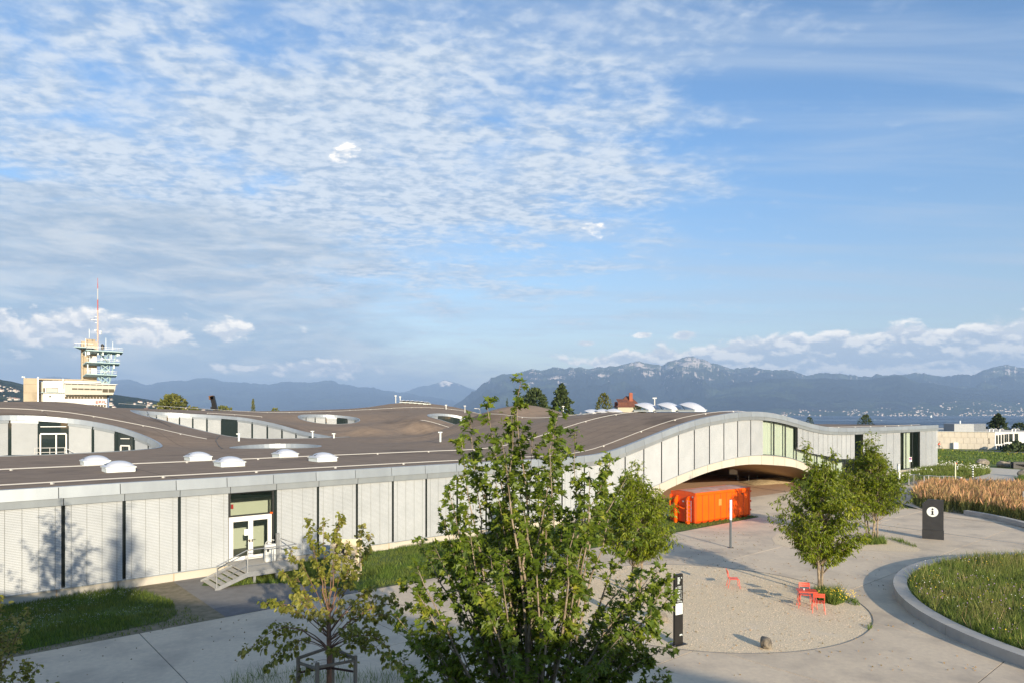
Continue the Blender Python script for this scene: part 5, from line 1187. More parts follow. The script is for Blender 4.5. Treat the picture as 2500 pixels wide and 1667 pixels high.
bark_g = mat('grey_brown_bark', (.20, .155, .11), .9, (.11, .085, .062), 4, stretch=(4, 4, .8), bump=.5, bscale=12); bark_p = mat('pale_bark', (.36, .29, .21), .85, (.16, .12, .08), 5, stretch=(2, 2, 1), bump=.4, bscale=14); bark_r = mat('reddish_bark', (.24, .13, .085), .8, (.14, .09, .06), 6)
lf_maple = mat('maple_leaf', (.090, .148, .013), .5, (.13, .185, .017), 2.2, island=.42, transl=.30, spec=.4, col3=(.27, .29, .03), scale3=1.6, f3=(.58, .70))
lf_cherry = mat('cherry_leaf', (.17, .225, .010), .48, (.12, .18, .010), 1.6, island=.4, transl=.32, spec=.4, col3=(.27, .30, .02), scale3=1.1, f3=(.56, .7))
lf_small = mat('young_leaf', (.15, .18, .02), .5, (.25, .26, .045), 1.2, island=.4, transl=.35, col3=(.28, .27, .07), scale3=.7, f3=(.5, .65))
lf_dark = mat('dark_foliage', (.030, .055, .014), .7, (.045, .075, .02), .3, island=.5, transl=.1)
lf_mid = mat('mid_foliage', (.085, .105, .018), .7, (.12, .13, .025), .4, island=.5, transl=.15)

def leader_tree(name, label, base, D0, tips, half, size, leafm, bark, seed, r0=.07, twig_gap=.13, twig_len=(.14, .42), lpt=6, start=.32, trunk_top=.8, jd=1.0, droop=.5, up=.10, singles=0, group=None, gap_lo=1.0, wig=.05):
    r = np.random.default_rng(seed); base = Vector(base); WB = [('trunk', MB()), ]; tw = MB(); pos = []; od = []; limbs = []
    tt = base + Vector((0, 0, trunk_top)); WB[0][1].tube([base, base + Vector((.02, .01, trunk_top * .5)), tt], [r0 * 1.5, r0 * 1.25, r0 * 1.1], 10)
    for tp in tips:
        px, py = tp[0], tp[1]; D = D0 + (tp[2] if len(tp) > 2 else r.uniform(-jd, jd)); tip = P(px, py, D); st_ = base + Vector((0, 0, (trunk_top * r.uniform(.5, 1.0)))) 
        if len(tp) > 3: st_ = base + Vector((0, 0, tp[3]))
        path = bend(st_, tip, r, wig, 9, tp[4] if len(tp) > 4 else up); L = sum((path[i + 1] - path[i]).length for i in range(9)); ra = r0 * (.35 + .35 * r.random()) * min(1, L / 4 + .2)
        lb = MB(); lb.tube(path, [max(ra * (1 - .93 * (i / 9) ** .8), .005) for i in range(10)], 6); limbs.append(lb)
        s_ = start * L * gap_lo
        while s_ < L:
            u = s_ / L; i = min(int(u * 9), 8); f_ = u * 9 - i; p = path[i].lerp(path[i + 1], f_); ax = (path[i + 1] - path[i]).normalized()
            side = Vector(r.normal(size=3)); side = (side - ax * side.dot(ax)).normalized(); dr = (side + ax * .75 + Vector((0, 0, .12))).normalized()
            tl = r.uniform(*twig_len) * (1.0 - .55 * u); q = p + dr * tl + Vector((0, 0, -.08 * tl)); tw.tube([p, p.lerp(q, .5) + Vector((0, 0, .03)), q], [.006, .004, .002], 3, cap=False)
            for _ in range(lpt):
                w_ = r.uniform(.25, 1.05); pos.append(p.lerp(q, w_) + Vector(r.normal(size=3)) * .035); o_ = (side * .8 + dr * .5); od.append(o_)
            s_ += twig_gap * r.uniform(.5, 1.5)
        for _ in range(6): pos.append(tip + Vector(r.normal(size=3)) * .05); od.append(ax)
    for lb in limbs: WB.append(('limb', lb))
    WB.append(('twigs', tw))
    V, Fa = leafset(np.array([tuple(p) for p in pos]), np.array([tuple(p) for p in od]), size, half, r, droop)
    return finish_tree(name, label, 'tree', base, bark, leafm, WB, V, Fa, group, singles, size, half, True if singles else None)

rt = np.random.default_rng(77)
mt = [(1272, 930, .2), (1262, 985, .1), (1188, 985, .4), (1148, 1015, .6), (1128, 1078, .3), (1160, 1110, .9), (1225, 1075, -.4), (1245, 1030, .3), (1362, 1012, -.8), (1352, 1050, -.2), (1300, 1060, .1), (1405, 1055, .5), (1378, 1110, .4), (1348, 1130, -.4),
      (1492, 1122, -.2), (1465, 1145, .8), (1530, 1165, .4), (1440, 1150, -.5), (1420, 1180, .3), (1095, 1190, -.4), (1082, 1265, .5), (1140, 1240, .2), (1018, 1320, 1.0), (1060, 1330, .2), (1168, 1180, .8), (1205, 1150, -.3), (1255, 1130, .5), (1310, 1150, .9), (1500, 1215, .9), (1560, 1285, .6)]
for _ in range(38):
    y = rt.uniform(1210, 1640); hw = np.interp(y, [1210, 1300, 1400, 1500, 1660], [180, 225, 290, 330, 335]); mt.append((1292 + rt.uniform(-1, 1) * hw + (y > 1400) * 5, y, rt.uniform(-1.7, 1.7)))
mt += [(1612, 1392, -.3), (1636, 1410, -.5), (1598, 1440, .2), (1560, 1400, .3), (1640, 1450, -.4), (1590, 1500, -.8), (1632, 1575, -.6), (1605, 1545, -.2), (1560, 1560, -.6), (1585, 1620, -.5), (1622, 1650, -.7), (985, 1420, .3), (965, 1500, -.2), (975, 1600, .4), (1000, 1640, -.5), (1020, 1450, -.6)]
MD = 11.6
leader_tree('maple_tree', 'large bushy maple filling the centre foreground, many upright leafy shoots', ((1292 - CX) / F * MD, MD, 0), MD, mt, MAPLE, .110, lf_maple, bark_p, 5, r0=.085, twig_gap=.12, twig_len=(.10, .42), lpt=8, start=.40, trunk_top=2.2, jd=1.3, droop=.45, up=.06, singles=300)
# young staked tree
yt = [(752, 1268, .2, 2.9, -.02), (790, 1272, -.1, 2.9, 0), (832, 1262, .1, 2.9, 0), (828, 1262, .0, 3.0, 0), (888, 1285, .3, 2.9, 0), (905, 1312, .2, 2.8, .02), (765, 1335, .3, 2.8, 0), (708, 1345, -.3, 2.6, .05), (722, 1400, .3, 2.5, .05), (690, 1395, .2, 2.4, .08), (640, 1472, .3, 2.3, .12), (665, 1468, -.4, 2.2, .10), (720, 1450, -.6, 2.2, .1),
      (600, 1590, .2, 1.9, .32), (650, 1628, -.3, 1.9, .30), (640, 1585, .5, 1.9, .25), (690, 1610, -.6, 1.8, .25), (720, 1660, -.4, 1.6, .2), (962, 1455, .3, 2.3, .18), (940, 1500, .5, 2.2, .15), (985, 1520, -.1, 2.1, .2), (905, 1440, -.5, 2.3, .1), (870, 1400, -.3, 2.5, .05), (985, 1625, .2, 1.9, .30), (955, 1620, -.4, 1.9, .25), (900, 1590, -.7, 1.8, .2),
      (870, 1540, -.9, 1.9, .1), (920, 1545, .6, 2.0, .15), (890, 1480, .8, 2.1, .1), (840, 1480, .9, 2.2, .1), (780, 1500, -.8, 2.0, .1), (820, 1590, -.9, 1.7, .1), (860, 1620, .4, 1.7, .15), (1010, 1480, .4, 2.1, .2), (790, 1440, .6, 2.3, .1), (850, 1330, .1, 2.7, .0)]
YB = Vector(((802 - CX) / F * 18.6, 18.6, 0))
leader_tree('young_tree', 'small young tree with drooping yellow-green leaves held by wooden stakes', YB, 18.6, yt, ROUND, .135, lf_small, bark_r, 9, r0=.055, twig_gap=.095, twig_len=(.08, .32), lpt=7, start=.40, trunk_top=2.9, jd=.8, droop=.8, up=.1)
sk = thing('tree_stakes', 'weathered wooden stakes with cross rails and a strap round the young tree', 'tree stakes', tuple(YB))
sp_ = [YB + Vector((math.cos(a) * .80, math.sin(a) * .70, 0)) for a in (R(200), R(262), R(345), R(95))]
for p in sp_: b = MB(); b.tube([p, p + Vector((0, 0, 1.78))], .055, 8); b.build('stake', M['wood_grey'], sk, world=True)
for a, c, z in ((0, 1, 1.62), (1, 2, 1.66), (2, 3, 1.70), (3, 0, 1.74)): b = MB(); b.tube([sp_[a] + Vector((0, 0, z)), sp_[c] + Vector((0, 0, z))], .045, 6); b.build('cross_rail', M['wood_grey'], sk, world=True)
b = MB(); 
for k in (0, 2): p = sp_[k] + Vector((0, 0, 1.35)); b.bar(p, YB + Vector((0, 0, 1.40)), .012, .06)
b.lathe([(.075, 1.36), (.08, 1.36), (.08, 1.44), (.075, 1.44)], YB, 12); b.build('strap', mat('brown_strap', (.07, .04, .03), .8), sk, world=True)

def crown_tree(name, label, base, H0, H1, Rm, stems, half, size, leafm, bark, seed, nb=110, shoots=9, lps=8, droop=.7, shape=.75, cx=0.0, cyy=0.0, group=None, r0=.05, spread=.25, spiky=3, seg=6):
    r = np.random.default_rng(seed); base = Vector(base); WB = []; tw = MB(); pos = []; od = []
    ctr = base + Vector((cx, cyy, 0)); tops = []
    for k in range(stems):
        a = 6.28318 * (k + .3) / stems; off = Vector((math.cos(a), math.sin(a), 0)); b = MB(); s0 = base + off * (.20 if stems < 3 else .14) * stems ** .5
        top_ = ctr + off * spread * Rm * r.uniform(.6, 1.2) + Vector((0, 0, H0 + (H1 - H0) * r.uniform(.7, .95))); pth = bend(s0, top_, r, .04, 8, 0); b.tube(pth, [r0 * (1 - .85 * (i / 8)) for i in range(9)], 8); WB.append(('trunk', b)); tops.append(pth)
    rad = lambda h: Rm * (math.sin(math.pi * min(max(h, .0), 1) ** shape)) ** .75 + .05 * Rm
    lobes = r.normal(size=(6, 2))
    for k in range(nb):
        st_ = tops[k % stems]; h = r.beta(1.3, 1.25); a = r.uniform(0, 6.28318); lob = 1 + .30 * math.sin(3 * a + lobes[0, 0] * 3 + h * 5) + .14 * math.sin(5 * a + lobes[1, 0] * 5 - h * 7)
        rr = rad(h) * lob * (r.uniform(.72, 1.08)); tip = ctr + Vector((math.cos(a) * rr, math.sin(a) * rr, H0 + (H1 - H0) * h))
        if k < spiky: tip = ctr + Vector((r.uniform(-.35, .35) * Rm, r.uniform(-.3, .3) * Rm, H1 * (1.0 + .02 * k) + r.uniform(-.05, .25)))
        zz0 = max(H0 * .75, H0 + (H1 - H0) * (h - .34) if k >= spiky else H1 * .7); i = min(max(int((zz0 - base.z) / max(st_[-1].z - base.z, .1) * 8), 1), 7); s_ = st_[i]
        pth = bend(s_, tip, r, .05, seg, .05); b = MB(); tw.tube(pth, [max(.016 * (1 - j / seg), .004) for j in range(seg + 1)], 4, cap=False)
        for j in range(shoots):
            u = .35 + .65 * (j + r.random()) / shoots; ii = min(int(u * seg), seg - 1); p = pth[ii].lerp(pth[ii + 1], u * seg - ii); ax = (pth[ii + 1] - pth[ii]).normalized()
            sd = Vector(r.normal(size=3)); sd.z *= .5; sd = (sd - ax * sd.dot(ax)).normalized(); L = Rm * r.uniform(.08, .22); q = p + (sd + ax * .7) * L
            tw.tube([p, q], [.005, .002], 3, cap=False)
            for m_ in range(lps): w_ = (m_ + .5) / lps; pos.append(tuple(p.lerp(q, w_) + Vector(r.normal(size=3)) * .03)); od.append(tuple(sd * (.9 if m_ % 2 else -.3) + ax * .4))
    WB.append(('twigs', tw)); V, Fa = leafset(np.array(pos), np.array(od), size, half, r, droop)
    return finish_tree(name, label, 'tree', base, bark, leafm, WB, V, Fa, group)
gp = 'small multi-stem trees on the plaza'
crown_tree('plaza_tree', 'egg-shaped green tree on two slim trunks, right beside the red table', G(2003, 1448), 1.75, 5.95, 1.82, 2, CHERRY, .175, lf_cherry, bark_p, 12, nb=165, shoots=12, lps=8, group=gp, r0=.075, cx=.0, spiky=8)
crown_tree('plaza_tree', 'spreading multi-stem green tree between the info sign and the building end', G(2130, 1318), 2.1, 6.0, 2.05, 5, CHERRY, .19, lf_cherry, bark_p, 15, nb=175, shoots=11, lps=8, group=gp, r0=.06, cx=-.15, spiky=8)
crown_tree('plaza_tree', 'green tree between the maple and the orange skip, thin grey stems', G(1553, 1448), 1.9, 5.35, 1.75, 3, CHERRY, .175, lf_cherry, bark_p, 18, nb=150, shoots=11, lps=8, group=gp, r0=.06, cx=.0, spiky=7)
crown_tree('birch_tree', 'small-leaved tree cut off by the left picture edge', (-10.0, 12.2, 0), .8, 5.6, 1.35, 2, ROUND, .095, lf_small, bark_r, 23, nb=150, shoots=11, lps=9, droop=.6)
crown_tree('tall_tree', 'leafy tree just outside the picture on the left', (-13.6, 14.4, 0), 1.8, 8.0, 1.8, 1, CHERRY, .16, lf_mid, bark_g, 27, nb=90, shoots=9, lps=7)
crown_tree('tall_tree', 'tall slim tree behind the viewer', (-3.0, -4.6, 0), 6.0, 13.3, 1.25, 1, CHERRY, .16, lf_mid, bark_g, 29, nb=110, shoots=9, lps=7)

# ---- grasses
def blades(poly, dens, h, m, name, label, z=.0, wd=.022, seed=1, clump=.45, patch=1.3, hvar=.5, lean=.35, thin=0.0):
    r = np.random.default_rng(seed); q = np.array(poly); lo, hi = q.min(0), q.max(0); n = int((hi - lo).prod() * dens); x = r.uniform(lo[0], hi[0], n); y = r.uniform(lo[1], hi[1], n)
    k = inpoly(x, y, poly) & (np.abs(x) < y * .80 + 1.2) & (y > 8); x, y = x[k], y[k]
    nz = vnoise(x / patch, y / patch, seed) * .6 + vnoise(x / patch * 3, y / patch * 3, seed + 1) * .4; k = nz > clump * r.random(len(x)) + thin; x, y, nz = x[k], y[k], nz[k]; n = len(x)
    a = r.uniform(0, 6.283, n); hh = h * (1 - hvar + 2 * hvar * nz) * r.uniform(.5, 1.2, n); w_ = wd * r.uniform(.6, 1.3, n) / 2; le = r.normal(0, lean, (n, 2)) * hh[:, None]
    V = np.zeros((n, 3, 3)); V[:, 0] = np.stack([x - np.cos(a) * w_, y - np.sin(a) * w_, np.full(n, z)], 1); V[:, 1] = np.stack([x + np.cos(a) * w_, y + np.sin(a) * w_, np.full(n, z)], 1); V[:, 2] = np.stack([x + le[:, 0], y + le[:, 1], z + hh], 1)
    o = link(npmesh(name, V, np.arange(3 * n).reshape(n, 3)), name, m, kind='stuff'); o['label'] = label; return o
for i, (pl, dn, hh, mm) in enumerate(LG): blades(pl, dn, hh, M[mm], 'grass', ('dark green lawn strip at the foot of the blinds, left', 'green lawn strip behind the bin and the maple', 'narrow lawn under the orange skip')[i], seed=30 + i, wd=.03)
blades(stpoly([(-20, -5.5), (3.8, -5.5), (3.8, -7.9), (-20, -7.9)]), 150, .09, M['grass_blade'], 'grass', 'sparse worn grass along the plaza edge', seed=41, thin=.25, wd=.03)
blades(bedpoly, 210, .46, M['meadow_blade'], 'meadow', 'wild meadow grass in the round raised bed', z=.30, wd=.03, seed=51, patch=1.1, clump=.3)
blades(bedpoly, 16, .62, mat('dry_stem', (.38, .31, .14), .8, island=.3, transl=.2), 'dry_stems', 'dry straw stems in the round raised bed', z=.30, wd=.022, seed=52, patch=2.2, clump=.8)
def dots(poly, dens, zlo, zhi, sz, m, name, label, seed, thin=.35, patch=1.5):
    r = np.random.default_rng(seed); q = np.array(poly); lo, hi = q.min(0), q.max(0); n = int((hi - lo).prod() * dens); x = r.uniform(lo[0], hi[0], n); y = r.uniform(lo[1], hi[1], n)
    k = inpoly(x, y, poly) & (vnoise(x / patch, y / patch, seed) > thin) & (np.abs(x) < y * .8 + 1); x, y = x[k], y[k]; n = len(x); z = r.uniform(zlo, zhi, n); s_ = sz * r.uniform(.6, 1.3, n); V = np.zeros((n, 4, 3))
    for i, (a, c, e) in enumerate(((-1, 0, 0), (0, -.6, -.7), (1, 0, 0), (0, .6, .7))): V[:, i] = np.stack([x + a * s_, y + c * s_, z + e * s_], 1)
    o = link(npmesh(name, V, np.arange(4 * n).reshape(n, 4)), name, m, kind='stuff'); o['label'] = label
dots(bedpoly, 3.5, .5, .75, .020, mat('white_flower', (.75, .75, .7), .8), 'flowers', 'white flower heads in the meadow bed', 61, .55); dots(bedpoly, 3.5, .5, .72, .024, mat('yellow_flower', (.75, .52, .04), .8), 'flowers', 'yellow flower heads in the meadow bed', 62, .55)
dots(bedpoly, 4, .5, .72, .026, mat('purple_flower', (.32, .2, .42), .8), 'flowers', 'purple flower heads in the meadow bed', 66, .5)
dots(stpoly([(-12, -1), (2.6, -1), (2.6, -5.5), (-12, -5.5)]), 30, .12, .26, .011, mat('clover_flower', (.7, .7, .66), .8), 'flowers', 'small white flowers in the dark lawn', 63, .4)
tuft = lambda pts_, dn, hh, m_, lab, sd, mat_='grass_blade', wd=.03: blades([tuple(G(*p)[:2]) for p in pts_], dn, hh, M[mat_], 'grass', lab, seed=sd, clump=.1, wd=wd, patch=.6)
tuft([(1985, 1450), (2010, 1444), (2050, 1452), (2062, 1470), (2040, 1478), (2000, 1468)], 900, .45, 0, 'bushy grass tuft at the twin trunks by the table', 71); tuft([(2055, 1452), (2090, 1464), (2102, 1478), (2085, 1478), (2050, 1460)], 300, .18, 0, 'thin grass along the gravel rim', 72)
tuft([(2105, 1322), (2125, 1313), (2160, 1318), (2165, 1328), (2110, 1330)], 420, .40, 0, 'grass tuft at the foot of the rear tree', 73); tuft([(2160, 1312), (2200, 1318), (2240, 1333), (2236, 1338), (2195, 1324)], 160, .22, 0, 'weedy edge of the rear gravel bed', 74); tuft([(2118, 1528), (2127, 1520), (2129, 1532), (2120, 1540)], 500, .15, 0, 'weed at the right rim of the gravel circle', 75)
tuft([(560, 1655), (660, 1640), (760, 1640), (1000, 1645), (1040, 1700), (540, 1700)], 80, .40, 0, 'tall wispy weeds at the bottom edge under the staked tree', 76, wd=.014)
dots([tuple(G(*p)[:2]) for p in [(1990, 1452), (2060, 1452), (2100, 1470), (2060, 1478), (2000, 1468)]], 60, .2, .5, .022, bpy.data.materials['yellow_flower'], 'flowers', 'yellow flowers in the tuft by the table', 64, .3)
wildb = [tuple(G(*p)[:2]) for p in [(2190, 1183), (2196, 1168), (2270, 1142), (2300, 1136), (2370, 1140), (2410, 1147), (2418, 1154), (2375, 1165), (2330, 1168), (2240, 1172)]]
sheet('wild_bed', wildb, .03, M['lawn']); blades(wildb, 60, .75, M['meadow_blade'], 'wild_plants', 'tall wild plants in the bed between fence and pale path', seed=81, wd=.09, patch=2.5, z=.03); blades(wildb, 30, .7, M['grass_blade'], 'wild_plants', 'green wild plants in the bed between fence and pale path', seed=82, wd=.12, patch=3, z=.03)
dots(wildb, 3, .6, .95, .07, bpy.data.materials['white_flower'], 'flowers', 'white umbels in the wild bed', 65, .5, 3)
farlawn = [tuple(G(*p)[:2]) for p in [(2284, 1096), (2600, 1110), (2640, 1140), (2400, 1132), (2290, 1136)]]
blades(farlawn, 6, .30, M['grass_blade'], 'grass', 'tufts on the broad lawn behind the building end', seed=83, wd=.2, patch=5); dots(farlawn, .15, .3, .5, .07, bpy.data.materials['yellow_flower'], 'flowers', 'yellow flowers on the far lawn', 84, .6, 6)
rb = [tuple(G(*p)[:2]) for p in [(2478, 1172), (2500, 1166), (2620, 1165), (2620, 1185), (2500, 1183)]]; blades(rb, 60, .6, M['grass_blade'], 'wild_plants', 'green plants in the small bed at the right edge', seed=85, wd=.1)
cr_ = [tuple(G(*p)[:2]) for p in [(1950, 1178), (2050, 1178), (2200, 1180), (2195, 1200), (2060, 1215), (1960, 1195)]]; sheet('wild_bed', cr_, .03, M['lawn']); blades(cr_, 50, .5, M['grass_blade'], 'wild_plants', 'green strip along the plinth behind the plaza trees', seed=86, wd=.07, z=.03)
# tan ornamental grasses
gb = [tuple(G(*p)[:2]) for p in [(2226, 1228), (2252, 1243), (2357, 1255), (2430, 1264), (2500, 1275), (2640, 1305), (2640, 1215), (2500, 1207), (2400, 1203), (2290, 1201), (2245, 1206)]]
sheet('planting_bed', gb, .03, M['dirt'])
r = np.random.default_rng(90); q = np.array(gb); lo, hi = q.min(0), q.max(0); n = 30000; x = r.uniform(lo[0], hi[0], n); y = r.uniform(lo[1], hi[1], n); ci = r.integers(0, 900, n); ccx = r.uniform(lo[0], hi[0], 900); ccy = r.uniform(lo[1], hi[1], 900)
x = ccx[ci] + r.normal(0, .28, n); y = ccy[ci] + r.normal(0, .28, n); k = inpoly(x, y, gb) & (x < y * .8 + 1); x, y, ci = x[k], y[k], ci[k]; n = len(x); ch_ = r.uniform(.85, 1.25, 900)[ci]; hh = 1.45 * ch_ * r.uniform(.72, 1.1, n); le = r.normal(0, .26, (n, 2)) * hh[:, None] + np.array([.10, .0])
a = r.uniform(0, 6.283, n); V = np.zeros((n, 3, 3)); w_ = .028
V[:, 0] = np.stack([x - np.cos(a) * w_, y - np.sin(a) * w_, np.full(n, .02)], 1); V[:, 1] = np.stack([x + np.cos(a) * w_, y + np.sin(a) * w_, np.full(n, .02)], 1); V[:, 2] = np.stack([x + le[:, 0] * .7, y + le[:, 1] * .7, hh * .85], 1)
o = link(npmesh('reed_stalks', V, np.arange(3 * n).reshape(n, 3)), 'reed_stalks', M['reed_base'], kind='stuff'); o['label'] = 'green lower stalks of the ornamental grasses on the right'
pl_ = r.random(n) < .62; x, y, hh, le, a = x[pl_], y[pl_], hh[pl_], le[pl_], a[pl_]; n = len(x); V = np.zeros((n, 4, 3))
for i, (f_, s_) in enumerate(((.62, 0), (.80, 1), (1.05, 0), (.80, -1))): V[:, i] = np.stack([x + le[:, 0] * f_ ** 1.5 + s_ * np.cos(a) * .042, y + le[:, 1] * f_ ** 1.5 + s_ * np.sin(a) * .042, hh * f_], 1)
o = link(npmesh('reed_plumes', V, np.arange(4 * n).reshape(n, 4)), 'reed_plumes', M['reed'], kind='stuff'); o['label'] = 'tan feathery plumes of the ornamental grasses on the right'

litter = [tuple(G(*p)[:2]) for p in [(1480, 1340), (1700, 1280), (1900, 1262), (2200, 1262), (2160, 1420), (2230, 1520), (2420, 1640), (1500, 1660)]]
dots(litter, 2.2, .012, .03, .030, mat('fallen_leaf', (.22, .15, .06), .8, island=.4), 'fallen_leaves', 'scattered fallen leaves on the plaza and gravel', 91, .42, 2.5)
dots(stpoly([(-6, -8), (30, -8), (30, -24), (-6, -24)]), 1.2, .004, .02, .028, bpy.data.materials['fallen_leaf'], 'fallen_leaves', 'scattered fallen leaves on the shaded paving', 92, .42, 2.5)
gpoly = disc_pts(GC, GR - .05, 48)
dots(gpoly, 70, .009, .016, .011, mat('loose_stone', (.62, .50, .35), .9, island=.4), 'loose_stones', 'loose stones on the gravel circle', 93, .15, .8)
# ------------------------------------------------------------------ far things
def far_tree(name, label, px, ytop, wpx, D, kind, seed, zb=-3, leafm=None, group=None, n=900):
    """a distant tree: trunk and a crown of many leaf clumps"""
    r = np.random.default_rng(seed); base = Vector(((px - CX) / F * D, D, zb)); zt = EYE + (HY - ytop) / F * D; Rm = wpx / 2 / F * D; Hh = zt - zb; h0 = zb + Hh * .18
    tk = MB(); tk.tube([base, base + Vector((0, 0, Hh * .5)), base + Vector((0, 0, Hh * .95))], [Rm * .09, Rm * .06, Rm * .015], 7)
    pos = []; sz = []
    while len(pos) < n:
        h = r.random(); a = r.uniform(0, 6.283)
        if kind == 'conifer': lay = (h * 9) % 1; rad = Rm * (1 - h) ** .85 * (.62 + .38 * (1 - lay)) + Rm * .04
        elif kind == 'cedar': lay = (h * 6) % 1; rad = Rm * (1 - h ** 1.6) ** .7 * (.62 + .5 * (1 - lay) * (1 + .35 * math.sin(a * 3 + int(h * 6) * 2)))
        else: rad = Rm * math.sin(math.pi * (.12 + .86 * h)) ** .6 * (1 + .18 * math.sin(3 * a + seed) + .12 * math.sin(7 * a + 5 * h * 3))
        rr = rad * r.random() ** .35; pos.append((base.x + math.cos(a) * rr, base.y + math.sin(a) * rr, h0 + (zt - h0) * h - (.10 * rr if kind != 'round' else 0)))
    pos = np.array(pos); o_ = pos - np.array([base.x, base.y, (h0 + zt) / 2]); o_ /= np.linalg.norm(o_, axis=1)[:, None] + 1e-6
    V, Fa = leafset(pos, o_, Rm * (.20 if kind == 'round' else .20), [(0, 0), (.35, .25), (.28, .75), (0, 1)], r, .2 if kind != 'round' else .1, .8)
    t = thing(name, label, 'tree', tuple(base), 0, group); tk.build('trunk', bark_g, t, world=True); link(npmesh('crown', V, Fa), 'crown', leafm or lf_dark, t, world=True); return t
g_ = 'trees on the skyline'
for i, a in enumerate([('round', 'round yellow-green tree just right of the white tower building', 422, 966, 86, 215, lf_mid, 1500), ('round', 'low bushy tree right of the round skyline tree', 475, 994, 40, 230, lf_mid, 700), ('round', 'low bushes around the crane foot', 545, 993, 62, 240, lf_mid, 700), ('conifer', 'small pointed fir alone on the left skyline', 618, 974, 30, 240, lf_mid, 700), ('round', 'flat dark bush beside the small pointed fir', 672, 997, 44, 260, lf_mid, 500),
               ('conifer', 'thin dark fir tip behind the maple top', 1238, 972, 24, 230, lf_dark, 500), ('round', 'dense dark pine, left of the pair on the skyline', 1306, 951, 76, 200, lf_dark, 2200), ('cedar', 'dark layered cedar, right of the pair on the skyline', 1371, 941, 78, 205, lf_dark, 2200), ('round', 'low dark green bush left under the pines', 1272, 1004, 50, 190, lf_dark, 700),
               ('round', 'grey-green round tree left of the red-roofed house', 1473, 961, 48, 220, lf_mid, 1100), ('round', 'dark bush right in front of the red-roofed house', 1560, 988, 48, 200, lf_dark, 900), ('round', 'small tree by the lake behind the roof dip', 1976, 1018, 24, 300, lf_dark, 500), ('round', 'dark round tree before the lake above the roof end', 2114, 1013, 36, 280, lf_dark, 900),
               ('cedar', 'broad dark cedar behind the white building roof', 2437, 1012, 56, 250, lf_dark, 1500), ('round', 'dark tree at the right edge behind the white building', 2490, 1033, 40, 260, lf_dark, 900), ('round', 'small bush beside the fir, far right lake shore', 2520, 1030, 40, 250, lf_dark, 500)]):
    kd, lab, px, yt_, wp, D, lm, n_ = a; far_tree({'conifer': 'fir_tree', 'cedar': 'cedar_tree', 'round': 'leafy_tree'}[kd], lab, px, yt_, wp, D, kd, 100 + i, leafm=lm, group=g_, n=n_)
# dark hedge before the white building
r = np.random.default_rng(5); pos = []
for _ in range(2600):
    u = r.random(); px = 2452 + 120 * u; D = 152 + r.uniform(-2.5, 2.5); top_ = EYE - ((1094 - 14 * min(1, u * 4) + 4 * math.sin(u * 20)) - HY) / F * D; pos.append(((px - CX) / F * D, D, r.uniform(0, top_)))
pos = np.array(pos); V, Fa = leafset(pos, r.normal(size=pos.shape), .75, [(0, 0), (.35, .25), (.28, .75), (0, 1)], r, .1, .9); o = link(npmesh('hedge', V, Fa), 'hedge', lf_dark); tag(o, 'dark rounded hedge in front of the white building at the right edge', 'hedge')

# white building by the lake, right
wbd = thing('white_building', 'low pale stone building with a grey roof box and tall narrow windows, near the lake', 'building', tuple(P(2428, 1096, 160)))
stone = mat('pale_stone_cladding', (.66, .60, .50), .8, (.60, .54, .45), .12, col3=(.50, .44, .37), scale3=.4); stw = mat('white_render_wall', (.78, .76, .71), .7)
cA, cB, cC = P(2150, 1096, 172), P(2428, 1096, 160), P(2620, 1106, 158); zt_ = EYE - 43.5 / F * 162
def wall(b, a, c, z0, z1, th=.4): a, c = Vector((a.x, a.y, 0)), Vector((c.x, c.y, 0)); return b.bar(a + Vector((0, 0, (z0 + z1) / 2)), c + Vector((0, 0, (z0 + z1) / 2)), th, z1 - z0)
back = Vector((10, 55, 0))
b = MB(); b.prism([cA.xy, cB.xy, cC.xy, (cC + back).xy, (cA + back).xy], -1, zt_ - .05); b.build('wall', stone, wbd, world=True)
b = MB(); f2 = (cC - cB); n2 = Vector((f2.y, -f2.x, 0)).normalized() * .06; wall(b, cB + n2, cC + n2, -1, zt_ + .0, .1); b.build('side_wall', stw, wbd, world=True)
fn_ = (cB - cA); Lw = fn_.length; fn_.normalize(); nn_ = Vector((fn_.y, -fn_.x, 0)); sp = Lw / 18
for u0 in range(18):          # cladding panels with open joints
    for z in (0, 1, 2):
        p = cA + fn_ * sp * (u0 + .5 + (.35 if z == 1 and u0 < 17 else 0)); b = MB(); b.box(Vector((p.x, p.y, z * 1.38 + .66)) + nn_ * (.04 + .004 * z), (sp - .05, .06, 1.33), fn_.to_track_quat('X', 'Z').to_matrix()); b.build('cladding_panel', stone, wbd, world=True)
b = MB(); wall(b, cA, cB, zt_ - .02, zt_ + .12, .5); wall(b, cB, cC, zt_ - .02, zt_ + .12, .5); b.build('roof_edge', M['steel_painted'], wbd, world=True)
def on(a, c, px):
    """point of wall a-c seen at picture column px"""
    k = (px - CX) / F; t = (k * a.y - a.x) / ((c.x - a.x) - k * (c.y - a.y)); return Vector((a.x, a.y, 0)).lerp(Vector((c.x, c.y, 0)), t)
nrm = n2.normalized(); Rw = f2.normalized(); Rw.z = 0; Rw = Rw.normalized().to_track_quat('X', 'Z').to_matrix()
